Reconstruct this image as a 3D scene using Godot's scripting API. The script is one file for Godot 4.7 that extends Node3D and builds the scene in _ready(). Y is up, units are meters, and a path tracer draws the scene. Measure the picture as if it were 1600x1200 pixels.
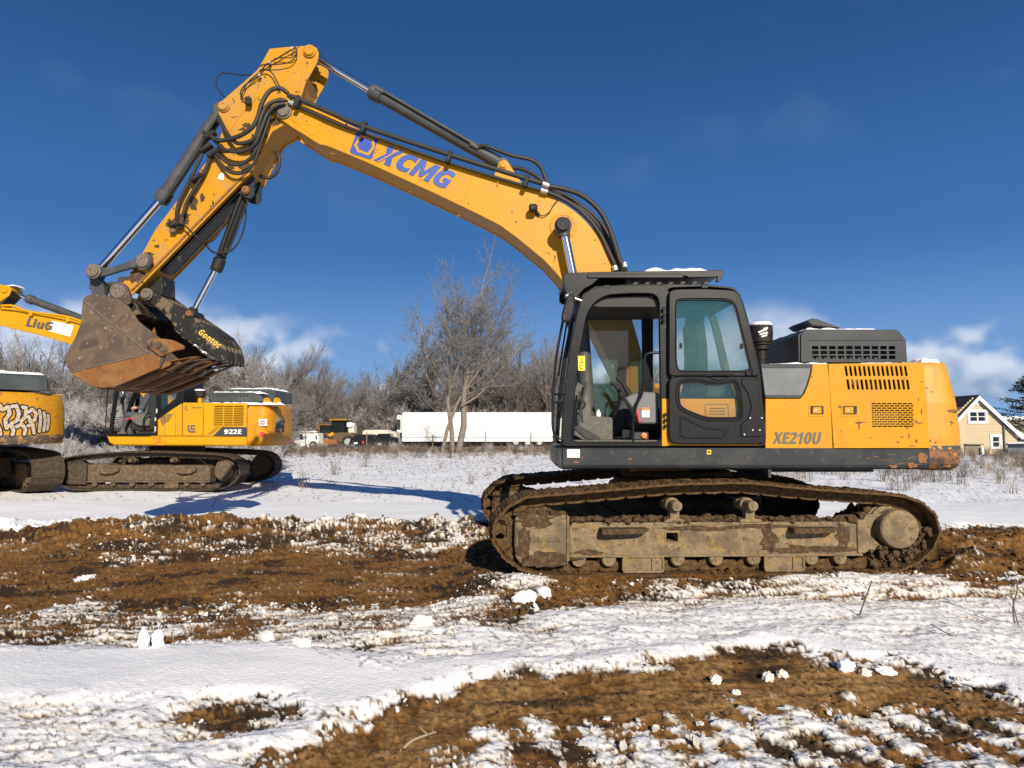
extends Node3D
# A yellow excavator on a snowy, churned-up field; y is up, metres, the camera looks along -z.

var M := {}
var N := {}
var used_names := {}

func _ready() -> void:
	setup_view()
	make_materials()
	build_ground()
	build_main_excavator()
	build_far_excavators()
	build_background()
	build_details()

func setup_view() -> void:
	var cam := Camera3D.new()
	cam.name = "camera"
	cam.fov = 56.83
	cam.near = 0.05
	cam.far = 1500.0
	cam.position = Vector3(0, 1.5, 0)
	cam.rotation_degrees = Vector3(3.457, 0, 0)
	add_child(cam)
	var env := Environment.new()
	env.background_mode = Environment.BG_SKY
	var sky := Sky.new()
	sky.sky_material = make_sky()
	env.sky = sky
	env.background_energy_multiplier = 1.0
	env.tonemap_mode = Environment.TONE_MAPPER_LINEAR
	env.tonemap_exposure = 1.32
	env.sdfgi_enabled = true
	env.ssao_enabled = true
	env.ssil_enabled = true
	var we := WorldEnvironment.new()
	we.name = "world_environment"
	we.environment = env
	add_child(we)
	var sun := DirectionalLight3D.new()
	sun.name = "sun"
	sun.light_color = Color(1.0, 0.95, 0.87)
	sun.light_energy = 1.55
	sun.light_angular_distance = 0.5
	sun.shadow_enabled = true
	# the low winter sun stands behind the camera, to the right
	var az := deg_to_rad(16.5)
	var el := deg_to_rad(26.0)
	var to_sun := Vector3(sin(az) * cos(el), sin(el), cos(az) * cos(el))
	add_child(sun)
	sun.look_at_from_position(Vector3.ZERO, -to_sun, Vector3.UP)

func make_sky() -> PanoramaSkyMaterial:
	# blue winter air, paler towards the horizon, with a low broken bank of cumulus all round and a few faint wisps above
	var w := 1792
	var h := 896
	var img := Image.create_empty(w, h, false, Image.FORMAT_RGBF)
	var fb := noise(1.0, 57, 5)
	var fw := noise(1.0, 87, 4)
	var deep := Vector3(0.0150, 0.060, 0.180)
	var mid := Vector3(0.047, 0.152, 0.390)
	var low := Vector3(0.190, 0.340, 0.580)
	for j in h:
		var el := (0.5 - (j + 0.5) / h) * PI
		var e := clampf(el / (PI * 0.5), 0.0, 1.0)
		var base := mid.lerp(deep, smoothstep(0.05, 0.38, e))
		base = low.lerp(base, smoothstep(-0.02, 0.17, e))
		if el < 0.0:
			base = Vector3(0.55, 0.58, 0.64)
		img.fill_rect(Rect2i(0, j, w, 1), Color(base.x, base.y, base.z))
		var deg := rad_to_deg(el)
		if deg < -0.5 or deg > 40.0: continue
		for i in w:
			var a := (i + 0.5) / w * TAU
			var d := Vector3(cos(a), 0, sin(a))
			var c := base
			if deg < 13.0:
				# puffs are wider than tall; the bank comes and goes round the horizon
				var big := fb.get_noise_3d(d.x * 2.4 + 7.0, deg * 0.05, d.z * 2.4)
				var n := fb.get_noise_3d(d.x * 7.0, deg * 0.22, d.z * 7.0) + 0.5 * fw.get_noise_3d(d.x * 22.0, deg * 0.6, d.z * 22.0)
				var top := 6.6 + 4.0 * big
				var dens := (n * 0.9 + big * 1.1 + 0.02) + 0.42 - absf(deg - top * 0.62) / top * 0.85
				dens = smoothstep(0.0, 0.55, dens) * smoothstep(top + 2.0, top - 1.2, deg) * smoothstep(-0.5, 1.2, deg)
				var above := fb.get_noise_3d(d.x * 7.0, (deg + 0.9) * 0.22, d.z * 7.0)
				var lit := clampf(0.50 + (n - above) * 1.1 + (deg - top * 0.55) * 0.16, 0.0, 1.0)
				var cc := Vector3(0.23, 0.28, 0.38).lerp(Vector3(0.66, 0.69, 0.74), lit)
				c = c.lerp(cc, dens * 0.68)
			else:
				var s := fw.get_noise_3d(d.x * 2.0, deg * 0.11, d.z * 2.0) + 0.35 * fb.get_noise_3d(d.x * 9.0, deg * 0.14, d.z * 9.0)
				var wisp := smoothstep(0.18, 0.75, s) * smoothstep(40.0, 30.0, deg) * smoothstep(13.0, 20.0, deg)
				c = c.lerp(Vector3(0.40, 0.50, 0.66), wisp * 0.045)
			img.set_pixel(i, j, Color(c.x, c.y, c.z))
	var m := PanoramaSkyMaterial.new()
	m.panorama = ImageTexture.create_from_image(img)
	return m

# ---------------------------------------------------------------- helpers

func noise(freq: float, seed_: int, oct: int = 3, kind: int = FastNoiseLite.TYPE_SIMPLEX_SMOOTH) -> FastNoiseLite:
	var n := FastNoiseLite.new()
	n.noise_type = kind
	n.seed = seed_
	n.frequency = freq
	n.fractal_type = FastNoiseLite.FRACTAL_FBM if oct > 1 else FastNoiseLite.FRACTAL_NONE
	n.fractal_octaves = oct
	return n

func pp(a: Array) -> PackedVector2Array:
	var o := PackedVector2Array()
	for i in range(0, a.size(), 2):
		o.append(Vector2(a[i], a[i + 1]))
	return o

func numbered(called: String) -> String:
	var k: int = used_names.get(called, 0)
	used_names[called] = k + 1
	return called if k == 0 else "%s_%03d" % [called, k]

func tag(o: Node, label: String, category: String = "", group: String = "", kind: String = "") -> Node:
	if label: o.set_meta("label", label)
	if category: o.set_meta("category", category)
	if group: o.set_meta("group", group)
	if kind: o.set_meta("kind", kind)
	return o

func thing(called: String, at: Vector3, label: String, category: String, group: String = "") -> Node3D:
	var o := Node3D.new()
	o.name = numbered(called)
	add_child(o)
	o.position = at
	tag(o, label, category, group)
	return o

# adds a mesh as a part of parent; parts of a thing are modelled in world axes, so a direct child is moved back by its thing's place
func part(m: Mb, called: String, mat: Material, parent: Node3D) -> MeshInstance3D:
	var o := MeshInstance3D.new()
	o.name = called
	o.mesh = m.mesh(mat)
	parent.add_child(o, true)
	if parent.get_parent() == self:
		o.position = -parent.position
	return o

# the same without moving it back
func piece(mesh: Mesh, called: String, parent: Node3D, xf: Transform3D = Transform3D.IDENTITY) -> MeshInstance3D:
	var o := MeshInstance3D.new()
	o.name = called
	o.mesh = mesh
	parent.add_child(o, true)
	o.transform = xf
	return o

func top_mesh(m: Mb, called: String, mat: Material, label: String, category: String, group: String = "", kind: String = "") -> MeshInstance3D:
	var o := MeshInstance3D.new()
	o.name = numbered(called)
	o.mesh = m.mesh(mat)
	add_child(o)
	tag(o, label, category, group, kind)
	return o

class Mb:
	var v := PackedVector3Array()
	var n := PackedVector3Array()
	var u := PackedVector2Array()
	var c := PackedColorArray()
	var xf := Transform3D.IDENTITY
	var col := Color(1, 1, 1)
	var colored := false
	var uvs := 1.0

	func mesh(mat: Material) -> ArrayMesh:
		var a := []
		a.resize(Mesh.ARRAY_MAX)
		a[Mesh.ARRAY_VERTEX] = v
		a[Mesh.ARRAY_NORMAL] = n
		a[Mesh.ARRAY_TEX_UV] = u
		if colored:
			a[Mesh.ARRAY_COLOR] = c
		var am := ArrayMesh.new()
		am.add_surface_from_arrays(Mesh.PRIMITIVE_TRIANGLES, a)
		am.surface_set_material(0, mat)
		return am

	func put(p: Vector3, nn: Vector3, uv: Vector2) -> void:
		v.append(xf * p)
		n.append((xf.basis * nn).normalized())
		u.append(uv)
		if colored: c.append(col)

	# corners run anticlockwise seen from outside
	func tri(a: Vector3, b: Vector3, d: Vector3) -> void:
		var nn := (b - a).cross(d - a)
		if nn.length_squared() < 1e-16: return
		nn = nn.normalized()
		put(a, nn, Vector2(a.x, -a.y) * uvs)
		put(d, nn, Vector2(d.x, -d.y) * uvs)
		put(b, nn, Vector2(b.x, -b.y) * uvs)

	func quad(a: Vector3, b: Vector3, d: Vector3, e: Vector3) -> void:
		tri(a, b, d)
		tri(a, d, e)

	func quad_s(a: Vector3, b: Vector3, d: Vector3, e: Vector3, na: Vector3, nb: Vector3, nd: Vector3, ne: Vector3, ua: Vector2 = Vector2.ZERO, ub: Vector2 = Vector2.ZERO, ud: Vector2 = Vector2.ZERO, ue: Vector2 = Vector2.ZERO) -> void:
		put(a, na, ua); put(d, nd, ud); put(b, nb, ub)
		put(a, na, ua); put(e, ne, ue); put(d, nd, ud)

	static func ccw(p: PackedVector2Array) -> PackedVector2Array:
		var s := 0.0
		for i in p.size():
			s += p[i].cross(p[(i + 1) % p.size()])
		if s < 0.0:
			p = p.duplicate()
			p.reverse()
		return p

	static func inset(p: PackedVector2Array, b: float) -> PackedVector2Array:
		var o := PackedVector2Array()
		var k := p.size()
		for i in k:
			var e1 := (p[i] - p[(i + k - 1) % k]).normalized()
			var e2 := (p[(i + 1) % k] - p[i]).normalized()
			var n1 := Vector2(-e1.y, e1.x)
			var n2 := Vector2(-e2.y, e2.x)
			o.append(p[i] + (n1 + n2) / maxf(1.0 + n1.dot(n2), 0.35) * b)
		return o

	# a prism of outline p (x, y) from the near plane z0 to the far plane z1, its rims chamfered by b
	func extrude(p: PackedVector2Array, z0: float, z1: float, b: float = 0.0) -> void:
		p = ccw(p)
		if z0 < z1:
			var t := z0
			z0 = z1
			z1 = t
		var q := inset(p, b) if b > 0.0 else p
		var idx := Geometry2D.triangulate_polygon(q)
		for i in range(0, idx.size(), 3):
			var A := q[idx[i]]
			var B := q[idx[i + 1]]
			var C := q[idx[i + 2]]
			if (B - A).cross(C - A) < 0.0:
				var t2 := B
				B = C
				C = t2
			tri(Vector3(A.x, A.y, z0), Vector3(B.x, B.y, z0), Vector3(C.x, C.y, z0))
			tri(Vector3(A.x, A.y, z1), Vector3(C.x, C.y, z1), Vector3(B.x, B.y, z1))
		for i in p.size():
			var j := (i + 1) % p.size()
			var a0 := Vector3(p[i].x, p[i].y, z0 - b)
			var b0 := Vector3(p[j].x, p[j].y, z0 - b)
			var a1 := Vector3(p[i].x, p[i].y, z1 + b)
			var b1 := Vector3(p[j].x, p[j].y, z1 + b)
			quad(a1, b1, b0, a0)
			if b > 0.0:
				quad(a0, b0, Vector3(q[j].x, q[j].y, z0), Vector3(q[i].x, q[i].y, z0))
				quad(Vector3(q[i].x, q[i].y, z1), Vector3(q[j].x, q[j].y, z1), b1, a1)

	# a frame between two outlines with as many points each
	func ring(o: PackedVector2Array, i_: PackedVector2Array, z0: float, z1: float, b: float = 0.0) -> void:
		var s := 0.0
		for i in o.size():
			s += o[i].cross(o[(i + 1) % o.size()])
		if s < 0.0:
			o = o.duplicate()
			i_ = i_.duplicate()
			o.reverse()
			i_.reverse()
		var oo := inset(o, b)
		var ii := inset(i_, -b)
		for i in o.size():
			var j := (i + 1) % o.size()
			quad(v3(oo[i], z0), v3(oo[j], z0), v3(ii[j], z0), v3(ii[i], z0))
			quad(v3(ii[i], z1), v3(ii[j], z1), v3(oo[j], z1), v3(oo[i], z1))
			quad(v3(o[i], z1 + b), v3(o[j], z1 + b), v3(o[j], z0 - b), v3(o[i], z0 - b))
			quad(v3(i_[i], z0 - b), v3(i_[j], z0 - b), v3(i_[j], z1 + b), v3(i_[i], z1 + b))
			if b > 0.0:
				quad(v3(o[i], z0 - b), v3(o[j], z0 - b), v3(oo[j], z0), v3(oo[i], z0))
				quad(v3(ii[i], z0), v3(ii[j], z0), v3(i_[j], z0 - b), v3(i_[i], z0 - b))
				quad(v3(oo[i], z1), v3(oo[j], z1), v3(o[j], z1 + b), v3(o[i], z1 + b))
				quad(v3(i_[i], z1 + b), v3(i_[j], z1 + b), v3(ii[j], z1), v3(ii[i], z1))

	static func v3(p: Vector2, z: float) -> Vector3:
		return Vector3(p.x, p.y, z)

	static func rrect(x0: float, y0: float, x1: float, y1: float, r: float, seg: int = 3) -> PackedVector2Array:
		var o := PackedVector2Array()
		var cs := [Vector2(x1 - r, y0 + r), Vector2(x1 - r, y1 - r), Vector2(x0 + r, y1 - r), Vector2(x0 + r, y0 + r)]
		for k in 4:
			for i in seg + 1:
				var a := -PI / 2 + k * PI / 2 + i * PI / 2 / seg
				o.append(cs[k] + Vector2(cos(a), sin(a)) * r)
		return o

	static func disc(x: float, y: float, r: float, k: int = 24) -> PackedVector2Array:
		var o := PackedVector2Array()
		for i in k:
			o.append(Vector2(x + cos(i * TAU / k) * r, y + sin(i * TAU / k) * r))
		return o

	func box(c_: Vector3, s: Vector3, b: float = 0.0) -> void:
		var p: PackedVector2Array
		if b > 0.0:
			p = rrect(c_.x - s.x / 2, c_.y - s.y / 2, c_.x + s.x / 2, c_.y + s.y / 2, b, 1)
		else:
			p = PackedVector2Array([Vector2(c_.x - s.x / 2, c_.y - s.y / 2), Vector2(c_.x + s.x / 2, c_.y - s.y / 2), Vector2(c_.x + s.x / 2, c_.y + s.y / 2), Vector2(c_.x - s.x / 2, c_.y + s.y / 2)])
		extrude(p, c_.z + s.z / 2, c_.z - s.z / 2, b)

	# turns a profile of (radius, height) pairs about the axis from a along d
	func lathe(a: Vector3, d: Vector3, prof: Array, k: int = 20) -> void:
		d = d.normalized()
		var s := d.cross(Vector3.UP if absf(d.y) < 0.9 else Vector3.RIGHT).normalized()
		var t := s.cross(d)
		for q in range(0, prof.size() - 2, 2):
			var r0: float = prof[q]
			var h0: float = prof[q + 1]
			var r1: float = prof[q + 2]
			var h1: float = prof[q + 3]
			var l := Vector2(h1 - h0, r0 - r1).normalized()
			for i in k:
				var w0 := s * cos(i * TAU / k) + t * sin(i * TAU / k)
				var w1 := s * cos((i + 1) * TAU / k) + t * sin((i + 1) * TAU / k)
				var n0 := w0 * l.x + d * l.y
				var n1 := w1 * l.x + d * l.y
				quad_s(a + w1 * r0 + d * h0, a + w0 * r0 + d * h0, a + w0 * r1 + d * h1, a + w1 * r1 + d * h1, n1, n0, n0, n1)

	func cyl(a: Vector3, e: Vector3, r: float, k: int = 18, b: float = 0.0) -> void:
		var L := a.distance_to(e)
		if b > 0.0:
			lathe(a, e - a, [0.0, 0.0, r - b, 0.0, r, b, r, L - b, r - b, L, 0.0, L], k)
		else:
			lathe(a, e - a, [0.0, 0.0, r, 0.0, r, L, 0.0, L], k)

	func tube(pts: Array, r0: float, r1: float = -1.0, k: int = 8) -> void:
		if r1 < 0.0: r1 = r0
		var m := pts.size()
		var up := Vector3.UP
		var rows := []
		var norms := []
		for i in m:
			var d: Vector3 = (pts[mini(i + 1, m - 1)] - pts[maxi(i - 1, 0)]).normalized()
			if i == 0 and absf(d.dot(up)) > 0.95: up = Vector3.RIGHT
			var s := d.cross(up).normalized()
			up = s.cross(d)
			var r := lerpf(r0, r1, float(i) / (m - 1))
			var row := []
			var nr := []
			for j in k:
				var w := s * cos(j * TAU / k) + up * sin(j * TAU / k)
				row.append(pts[i] + w * r)
				nr.append(w)
			rows.append(row)
			norms.append(nr)
		for i in m - 1:
			for j in k:
				var e := (j + 1) % k
				quad_s(rows[i][e], rows[i][j], rows[i + 1][j], rows[i + 1][e], norms[i][e], norms[i][j], norms[i + 1][j], norms[i + 1][e])
		for j in range(1, k - 1):
			tri(rows[0][0], rows[0][j], rows[0][j + 1])
			tri(rows[m - 1][0], rows[m - 1][j + 1], rows[m - 1][j])

	# a bar with a flat section along a polyline in 3-D: width across, height up
	func bar(a: Vector3, e: Vector3, w: float, h: float, up: Vector3 = Vector3.UP) -> void:
		var d := (e - a).normalized()
		if absf(d.dot(up)) > 0.98: up = Vector3.RIGHT
		var s := d.cross(up).normalized() * (w / 2)
		var t := s.cross(d).normalized() * (h / 2)
		var p := [a - s - t, a + s - t, a + s + t, a - s + t, e - s - t, e + s - t, e + s + t, e - s + t]
		quad(p[0], p[3], p[2], p[1])
		quad(p[4], p[5], p[6], p[7])
		for i in 4:
			var j := (i + 1) % 4
			quad(p[i], p[j], p[4 + j], p[4 + i])

	# an uneven lump round c_
	func lump(c_: Vector3, r: Vector3, fn: FastNoiseLite, amp: float = 0.35, k: int = 8) -> void:
		var g := []
		for i in k + 1:
			var row := []
			for j in 2 * k:
				var th := PI * i / k
				var ph := TAU * j / (2 * k)
				var d := Vector3(sin(th) * cos(ph), cos(th), sin(th) * sin(ph))
				var q := c_ * 9.0 + d * 1.3
				row.append(c_ + d * r * (1.0 + amp * 1.8 * fn.get_noise_3d(q.x, q.y, q.z)))
			g.append(row)
		for i in k:
			for j in 2 * k:
				var e := (j + 1) % (2 * k)
				var q := [g[i][j], g[i][e], g[i + 1][e], g[i + 1][j]]
				var nn := []
				for z in [[i, j], [i, e], [i + 1, e], [i + 1, j]]:
					var a0: int = z[0]
					var b0: int = z[1]
					var du: Vector3 = g[a0][(b0 + 1) % (2 * k)] - g[a0][(b0 + 2 * k - 1) % (2 * k)]
					var dv: Vector3 = g[mini(a0 + 1, k)][b0] - g[maxi(a0 - 1, 0)][b0]
					var nv := du.cross(dv)
					var out: Vector3 = g[a0][b0] - c_
					if nv.length_squared() < 1e-14: nv = out
					if nv.dot(out) < 0.0: nv = -nv
					nn.append(nv.normalized())
				quad_s(q[0], q[1], q[2], q[3], nn[0], nn[1], nn[2], nn[3])

func smooth_curve(pts: Array, per: int = 6) -> Array:
	var o := []
	for i in pts.size() - 1:
		var a: Vector3 = pts[maxi(i - 1, 0)]
		var b: Vector3 = pts[i]
		var c: Vector3 = pts[i + 1]
		var d: Vector3 = pts[mini(i + 2, pts.size() - 1)]
		for k in per:
			o.append(b.cubic_interpolate(c, a, d, float(k) / per))
	o.append(pts[-1])
	return o

# rounds the corners of an outline; every corner becomes seg + 1 points
func fillet(p: PackedVector2Array, r: float, seg: int = 3) -> PackedVector2Array:
	var o := PackedVector2Array()
	var k := p.size()
	for i in k:
		var a := p[(i + k - 1) % k] - p[i]
		var b := p[(i + 1) % k] - p[i]
		var e0 := p[i] + a.normalized() * minf(r, a.length() * 0.48)
		var e1 := p[i] + b.normalized() * minf(r, b.length() * 0.48)
		for j in seg + 1:
			var t := float(j) / seg
			o.append(e0.lerp(p[i], t).lerp(p[i].lerp(e1, t), t))
	return o

func smooth_outline(p: PackedVector2Array, per: int = 4) -> PackedVector2Array:
	var o := PackedVector2Array()
	var k := p.size()
	for i in k:
		for j in per:
			o.append(p[i].cubic_interpolate(p[(i + 1) % k], p[(i + k - 1) % k], p[(i + 2) % k], float(j) / per))
	return o

func lettering(txt: String, size_: float, at: Vector3, slope: float, shear: float, wide: float, mat: Material, called: String, parent: Node3D, bold: float = 0.0, moved: bool = true) -> MeshInstance3D:
	var f := SystemFont.new()
	f.font_names = PackedStringArray(["Droid Sans"])
	f.font_weight = 700
	var fv := FontVariation.new()
	fv.base_font = f
	fv.variation_embolden = bold
	var t := TextMesh.new()
	t.font = fv
	t.text = txt
	t.font_size = 64
	t.pixel_size = size_ / 46.0
	t.depth = 0.004
	t.horizontal_alignment = HORIZONTAL_ALIGNMENT_LEFT
	t.vertical_alignment = VERTICAL_ALIGNMENT_BOTTOM
	t.curve_step = 0.6
	t.material = mat
	var o := MeshInstance3D.new()
	o.name = called
	o.mesh = t
	parent.add_child(o, true)
	var b := Basis(Vector3(wide, 0, 0), Vector3(tan(deg_to_rad(shear)), 1, 0), Vector3(0, 0, 1))
	o.transform = Transform3D(Basis(Vector3(0, 0, 1), deg_to_rad(slope)) * b, at)
	if moved and parent.get_parent() == self:
		o.position -= parent.position
	return o

# ---------------------------------------------------------------- materials

func grey_image(freq: float, seed_: int, oct: int, size_: int = 512, kind: int = FastNoiseLite.TYPE_SIMPLEX_SMOOTH) -> PackedByteArray:
	var im := noise(freq, seed_, oct, kind).get_seamless_image(size_, size_)
	im.convert(Image.FORMAT_L8)
	return im.get_data()

# a colour texture: linear base colour, then layers [noise bytes, from, to, linear colour, share]
func paint(base: Vector3, layers: Array, size_: int = 512) -> ImageTexture:
	var luts := []
	for l in layers:
		var lut := PackedFloat32Array()
		for k in 256:
			lut.append(clampf((k - float(l[1])) / (float(l[2]) - float(l[1])), 0.0, 1.0) * float(l[4]))
		luts.append(lut)
	var out := PackedByteArray()
	out.resize(size_ * size_ * 3)
	var to8 := PackedByteArray()
	for k in 1025:
		to8.append(int(clampf(Color(k / 1024.0, 0, 0).linear_to_srgb().r * 255.0 + 0.5, 0, 255)))
	for i in size_ * size_:
		var c := base
		for q in layers.size():
			var t: float = luts[q][layers[q][0][i]]
			if t > 0.0:
				c = c.lerp(layers[q][3], t)
		out[i * 3] = to8[int(c.x * 1024.0)]
		out[i * 3 + 1] = to8[int(c.y * 1024.0)]
		out[i * 3 + 2] = to8[int(c.z * 1024.0)]
	var im := Image.create_from_data(size_, size_, false, Image.FORMAT_RGB8, out)
	return ImageTexture.create_from_image(im)

func grey_tex(bytes: PackedByteArray, size_: int = 512) -> ImageTexture:
	return ImageTexture.create_from_image(Image.create_from_data(size_, size_, false, Image.FORMAT_L8, bytes))

func lin(r: float, g: float, b: float) -> Color:
	return Color(r, g, b).linear_to_srgb()

func mat(c: Color, rough: float, metal: float = 0.0) -> StandardMaterial3D:
	var m := StandardMaterial3D.new()
	m.albedo_color = c
	m.roughness = rough
	m.metallic = metal
	return m

func tex_mat(t: Texture2D, scale: float, rough: float, metal: float = 0.0, bump: Texture2D = null, depth: float = 0.2) -> StandardMaterial3D:
	var m := StandardMaterial3D.new()
	m.albedo_texture = t
	m.roughness = rough
	m.metallic = metal
	m.metallic_specular = 0.36
	m.uv1_triplanar = true
	m.uv1_scale = Vector3.ONE * scale
	if bump:
		m.heightmap_enabled = true
		m.heightmap_texture = bump
		m.heightmap_scale = depth
	return m

func make_materials() -> void:
	var big := grey_image(0.006, 3, 4)
	var med := grey_image(0.02, 5, 4)
	var fine := grey_image(0.07, 7, 3)
	var grit := grey_image(0.22, 9, 2)
	var chips := grey_image(0.035, 21, 5)
	var cells := grey_image(0.05, 11, 1, 512, FastNoiseLite.TYPE_CELLULAR)
	var finet := grey_tex(fine)
	var gritt := grey_tex(grit)
	var chipt := grey_tex(chips)
	# paint of the near machine, dusty and chipped; layers: dust, grime, chips
	M.yellow = tex_mat(paint(Vector3(0.500, 0.232, 0.003), [[big, 100, 220, Vector3(0.455, 0.216, 0.008), 0.8], [med, 150, 235, Vector3(0.38, 0.190, 0.030), 0.55], [chips, 222, 230, Vector3(0.085, 0.045, 0.02), 0.85], [fine, 190, 245, Vector3(0.34, 0.165, 0.02), 0.40], [grit, 205, 250, Vector3(0.28, 0.15, 0.03), 0.35]]), 0.36, 0.42)
	M.yellow_worn = tex_mat(paint(Vector3(0.465, 0.212, 0.005), [[big, 110, 215, Vector3(0.42, 0.215, 0.045), 0.75], [med, 160, 235, Vector3(0.33, 0.195, 0.075), 0.65], [chips, 204, 214, Vector3(0.07, 0.04, 0.022), 0.95], [fine, 195, 240, Vector3(0.26, 0.13, 0.03), 0.5], [grit, 205, 245, Vector3(0.22, 0.13, 0.05), 0.5]]), 0.5, 0.5)
	M.yellow_far = tex_mat(paint(Vector3(0.54, 0.270, 0.003), [[big, 120, 230, Vector3(0.475, 0.232, 0.008), 0.7], [chips, 228, 236, Vector3(0.12, 0.065, 0.02), 0.8], [grit, 205, 250, Vector3(0.36, 0.18, 0.02), 0.4]]), 0.3, 0.45)
	M.yellow_scuffed = tex_mat(paint(Vector3(0.52, 0.225, 0.006), [[big, 120, 200, Vector3(0.47, 0.165, 0.02), 0.8], [chips, 200, 214, Vector3(0.12, 0.05, 0.02), 0.85], [med, 190, 225, Vector3(0.42, 0.09, 0.02), 0.6]]), 0.35, 0.5)
	M.dark = tex_mat(paint(Vector3(0.0062, 0.0068, 0.0084), [[big, 110, 220, Vector3(0.0090, 0.0095, 0.0108), 0.8], [med, 175, 245, Vector3(0.017, 0.016, 0.015), 0.55], [grit, 214, 245, Vector3(0.085, 0.075, 0.06), 0.55], [chips, 228, 238, Vector3(0.10, 0.095, 0.085), 0.6]]), 0.5, 0.34)
	M.frame = tex_mat(paint(Vector3(0.022, 0.026, 0.030), [[big, 118, 210, Vector3(0.038, 0.040, 0.041), 0.8], [med, 165, 235, Vector3(0.060, 0.054, 0.043), 0.6], [chips, 218, 228, Vector3(0.17, 0.105, 0.035), 0.75], [fine, 205, 240, Vector3(0.09, 0.08, 0.065), 0.5], [grit, 205, 245, Vector3(0.12, 0.10, 0.075), 0.5]]), 0.6, 0.4)
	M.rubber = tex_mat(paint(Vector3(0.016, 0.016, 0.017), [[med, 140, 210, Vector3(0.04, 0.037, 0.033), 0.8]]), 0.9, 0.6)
	M.hose = tex_mat(paint(Vector3(0.022, 0.022, 0.023), [[fine, 130, 200, Vector3(0.075, 0.065, 0.05), 0.8]]), 2.0, 0.5)
	M.hood = tex_mat(paint(Vector3(0.036, 0.041, 0.046), [[big, 110, 200, Vector3(0.046, 0.051, 0.055), 0.8], [med, 175, 245, Vector3(0.062, 0.061, 0.058), 0.5], [grit, 205, 245, Vector3(0.10, 0.10, 0.09), 0.4]]), 0.6, 0.45)
	M.hood_far = tex_mat(paint(Vector3(0.045, 0.056, 0.057), [[big, 110, 200, Vector3(0.070, 0.082, 0.082), 0.8]]), 0.4, 0.55)
	M.grey_panel = tex_mat(paint(Vector3(0.125, 0.138, 0.146), [[big, 110, 200, Vector3(0.160, 0.172, 0.178), 0.8], [med, 175, 245, Vector3(0.20, 0.20, 0.19), 0.5], [grit, 205, 245, Vector3(0.26, 0.26, 0.24), 0.5]]), 0.7, 0.40)
	M.chrome = mat(lin(0.72, 0.72, 0.73), 0.16, 1.0)
	M.bright = mat(lin(0.62, 0.61, 0.58), 0.35, 0.8)
	M.steel = tex_mat(paint(Vector3(0.16, 0.14, 0.12), [[med, 120, 190, Vector3(0.10, 0.065, 0.04), 0.8], [fine, 150, 200, Vector3(0.26, 0.22, 0.16), 0.6]]), 2.2, 0.6, 0.2, finet, 0.15)
	M.cylinder = tex_mat(paint(Vector3(0.050, 0.054, 0.058), [[big, 120, 200, Vector3(0.085, 0.085, 0.082), 0.7], [fine, 170, 210, Vector3(0.14, 0.12, 0.09), 0.5]]), 1.2, 0.45)
	M.black_cyl = tex_mat(paint(Vector3(0.018, 0.018, 0.018), [[fine, 160, 200, Vector3(0.05, 0.045, 0.04), 0.8], [med, 205, 225, Vector3(0.14, 0.11, 0.07), 0.7]]), 1.6, 0.5)
	M.thumb = tex_mat(paint(Vector3(0.018, 0.017, 0.016), [[big, 165, 185, Vector3(0.17, 0.125, 0.075), 0.8], [chips, 200, 212, Vector3(0.24, 0.175, 0.10), 0.85], [fine, 190, 225, Vector3(0.06, 0.05, 0.04), 0.7]]), 0.9, 0.5)
	# bare bucket steel: brown rust film, pale scrapes and earth
	M.bucket = tex_mat(paint(Vector3(0.082, 0.058, 0.045), [[big, 95, 175, Vector3(0.125, 0.088, 0.058), 0.85], [big, 195, 235, Vector3(0.055, 0.036, 0.031), 0.8], [med, 175, 225, Vector3(0.17, 0.112, 0.062), 0.6], [chips, 196, 226, Vector3(0.27, 0.235, 0.20), 0.7], [fine, 165, 235, Vector3(0.052, 0.034, 0.027), 0.6], [grit, 200, 245, Vector3(0.22, 0.175, 0.13), 0.5]], 512), 0.62, 0.5, 0.0, chipt, 0.18)
	M.bucket_rust = tex_mat(paint(Vector3(0.185, 0.078, 0.022), [[big, 110, 200, Vector3(0.235, 0.120, 0.044), 0.8], [med, 150, 220, Vector3(0.120, 0.052, 0.02), 0.75], [chips, 200, 230, Vector3(0.27, 0.19, 0.11), 0.6], [grit, 190, 240, Vector3(0.075, 0.033, 0.016), 0.6]]), 0.6, 0.6, 0.0, chipt, 0.18)
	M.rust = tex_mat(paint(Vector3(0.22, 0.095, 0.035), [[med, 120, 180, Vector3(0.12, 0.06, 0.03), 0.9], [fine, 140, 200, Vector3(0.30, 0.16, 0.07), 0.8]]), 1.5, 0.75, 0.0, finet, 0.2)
	# track frame: dried clay over worn yellow paint and damp earth
	M.clay = tex_mat(paint(Vector3(0.165, 0.121, 0.068), [[big, 60, 130, Vector3(0.225, 0.168, 0.097), 0.9], [big, 130, 185, Vector3(0.105, 0.076, 0.047), 0.75], [med, 186, 210, Vector3(0.30, 0.180, 0.035), 0.6], [med, 70, 40, Vector3(0.10, 0.085, 0.075), 0.7], [chips, 185, 205, Vector3(0.070, 0.048, 0.030), 0.8], [chips, 70, 50, Vector3(0.27, 0.21, 0.135), 0.8], [fine, 145, 230, Vector3(0.115, 0.083, 0.049), 0.65], [grit, 185, 245, Vector3(0.26, 0.20, 0.13), 0.6]], 512), 0.62, 0.85, 0.0, chipt, 0.8)
	M.clay_dark = tex_mat(paint(Vector3(0.060, 0.037, 0.019), [[med, 120, 190, Vector3(0.115, 0.074, 0.037), 0.9], [fine, 150, 220, Vector3(0.036, 0.024, 0.014), 0.8], [grit, 175, 235, Vector3(0.17, 0.12, 0.065), 0.55]]), 1.4, 0.9, 0.0, chipt, 0.8)
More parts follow.
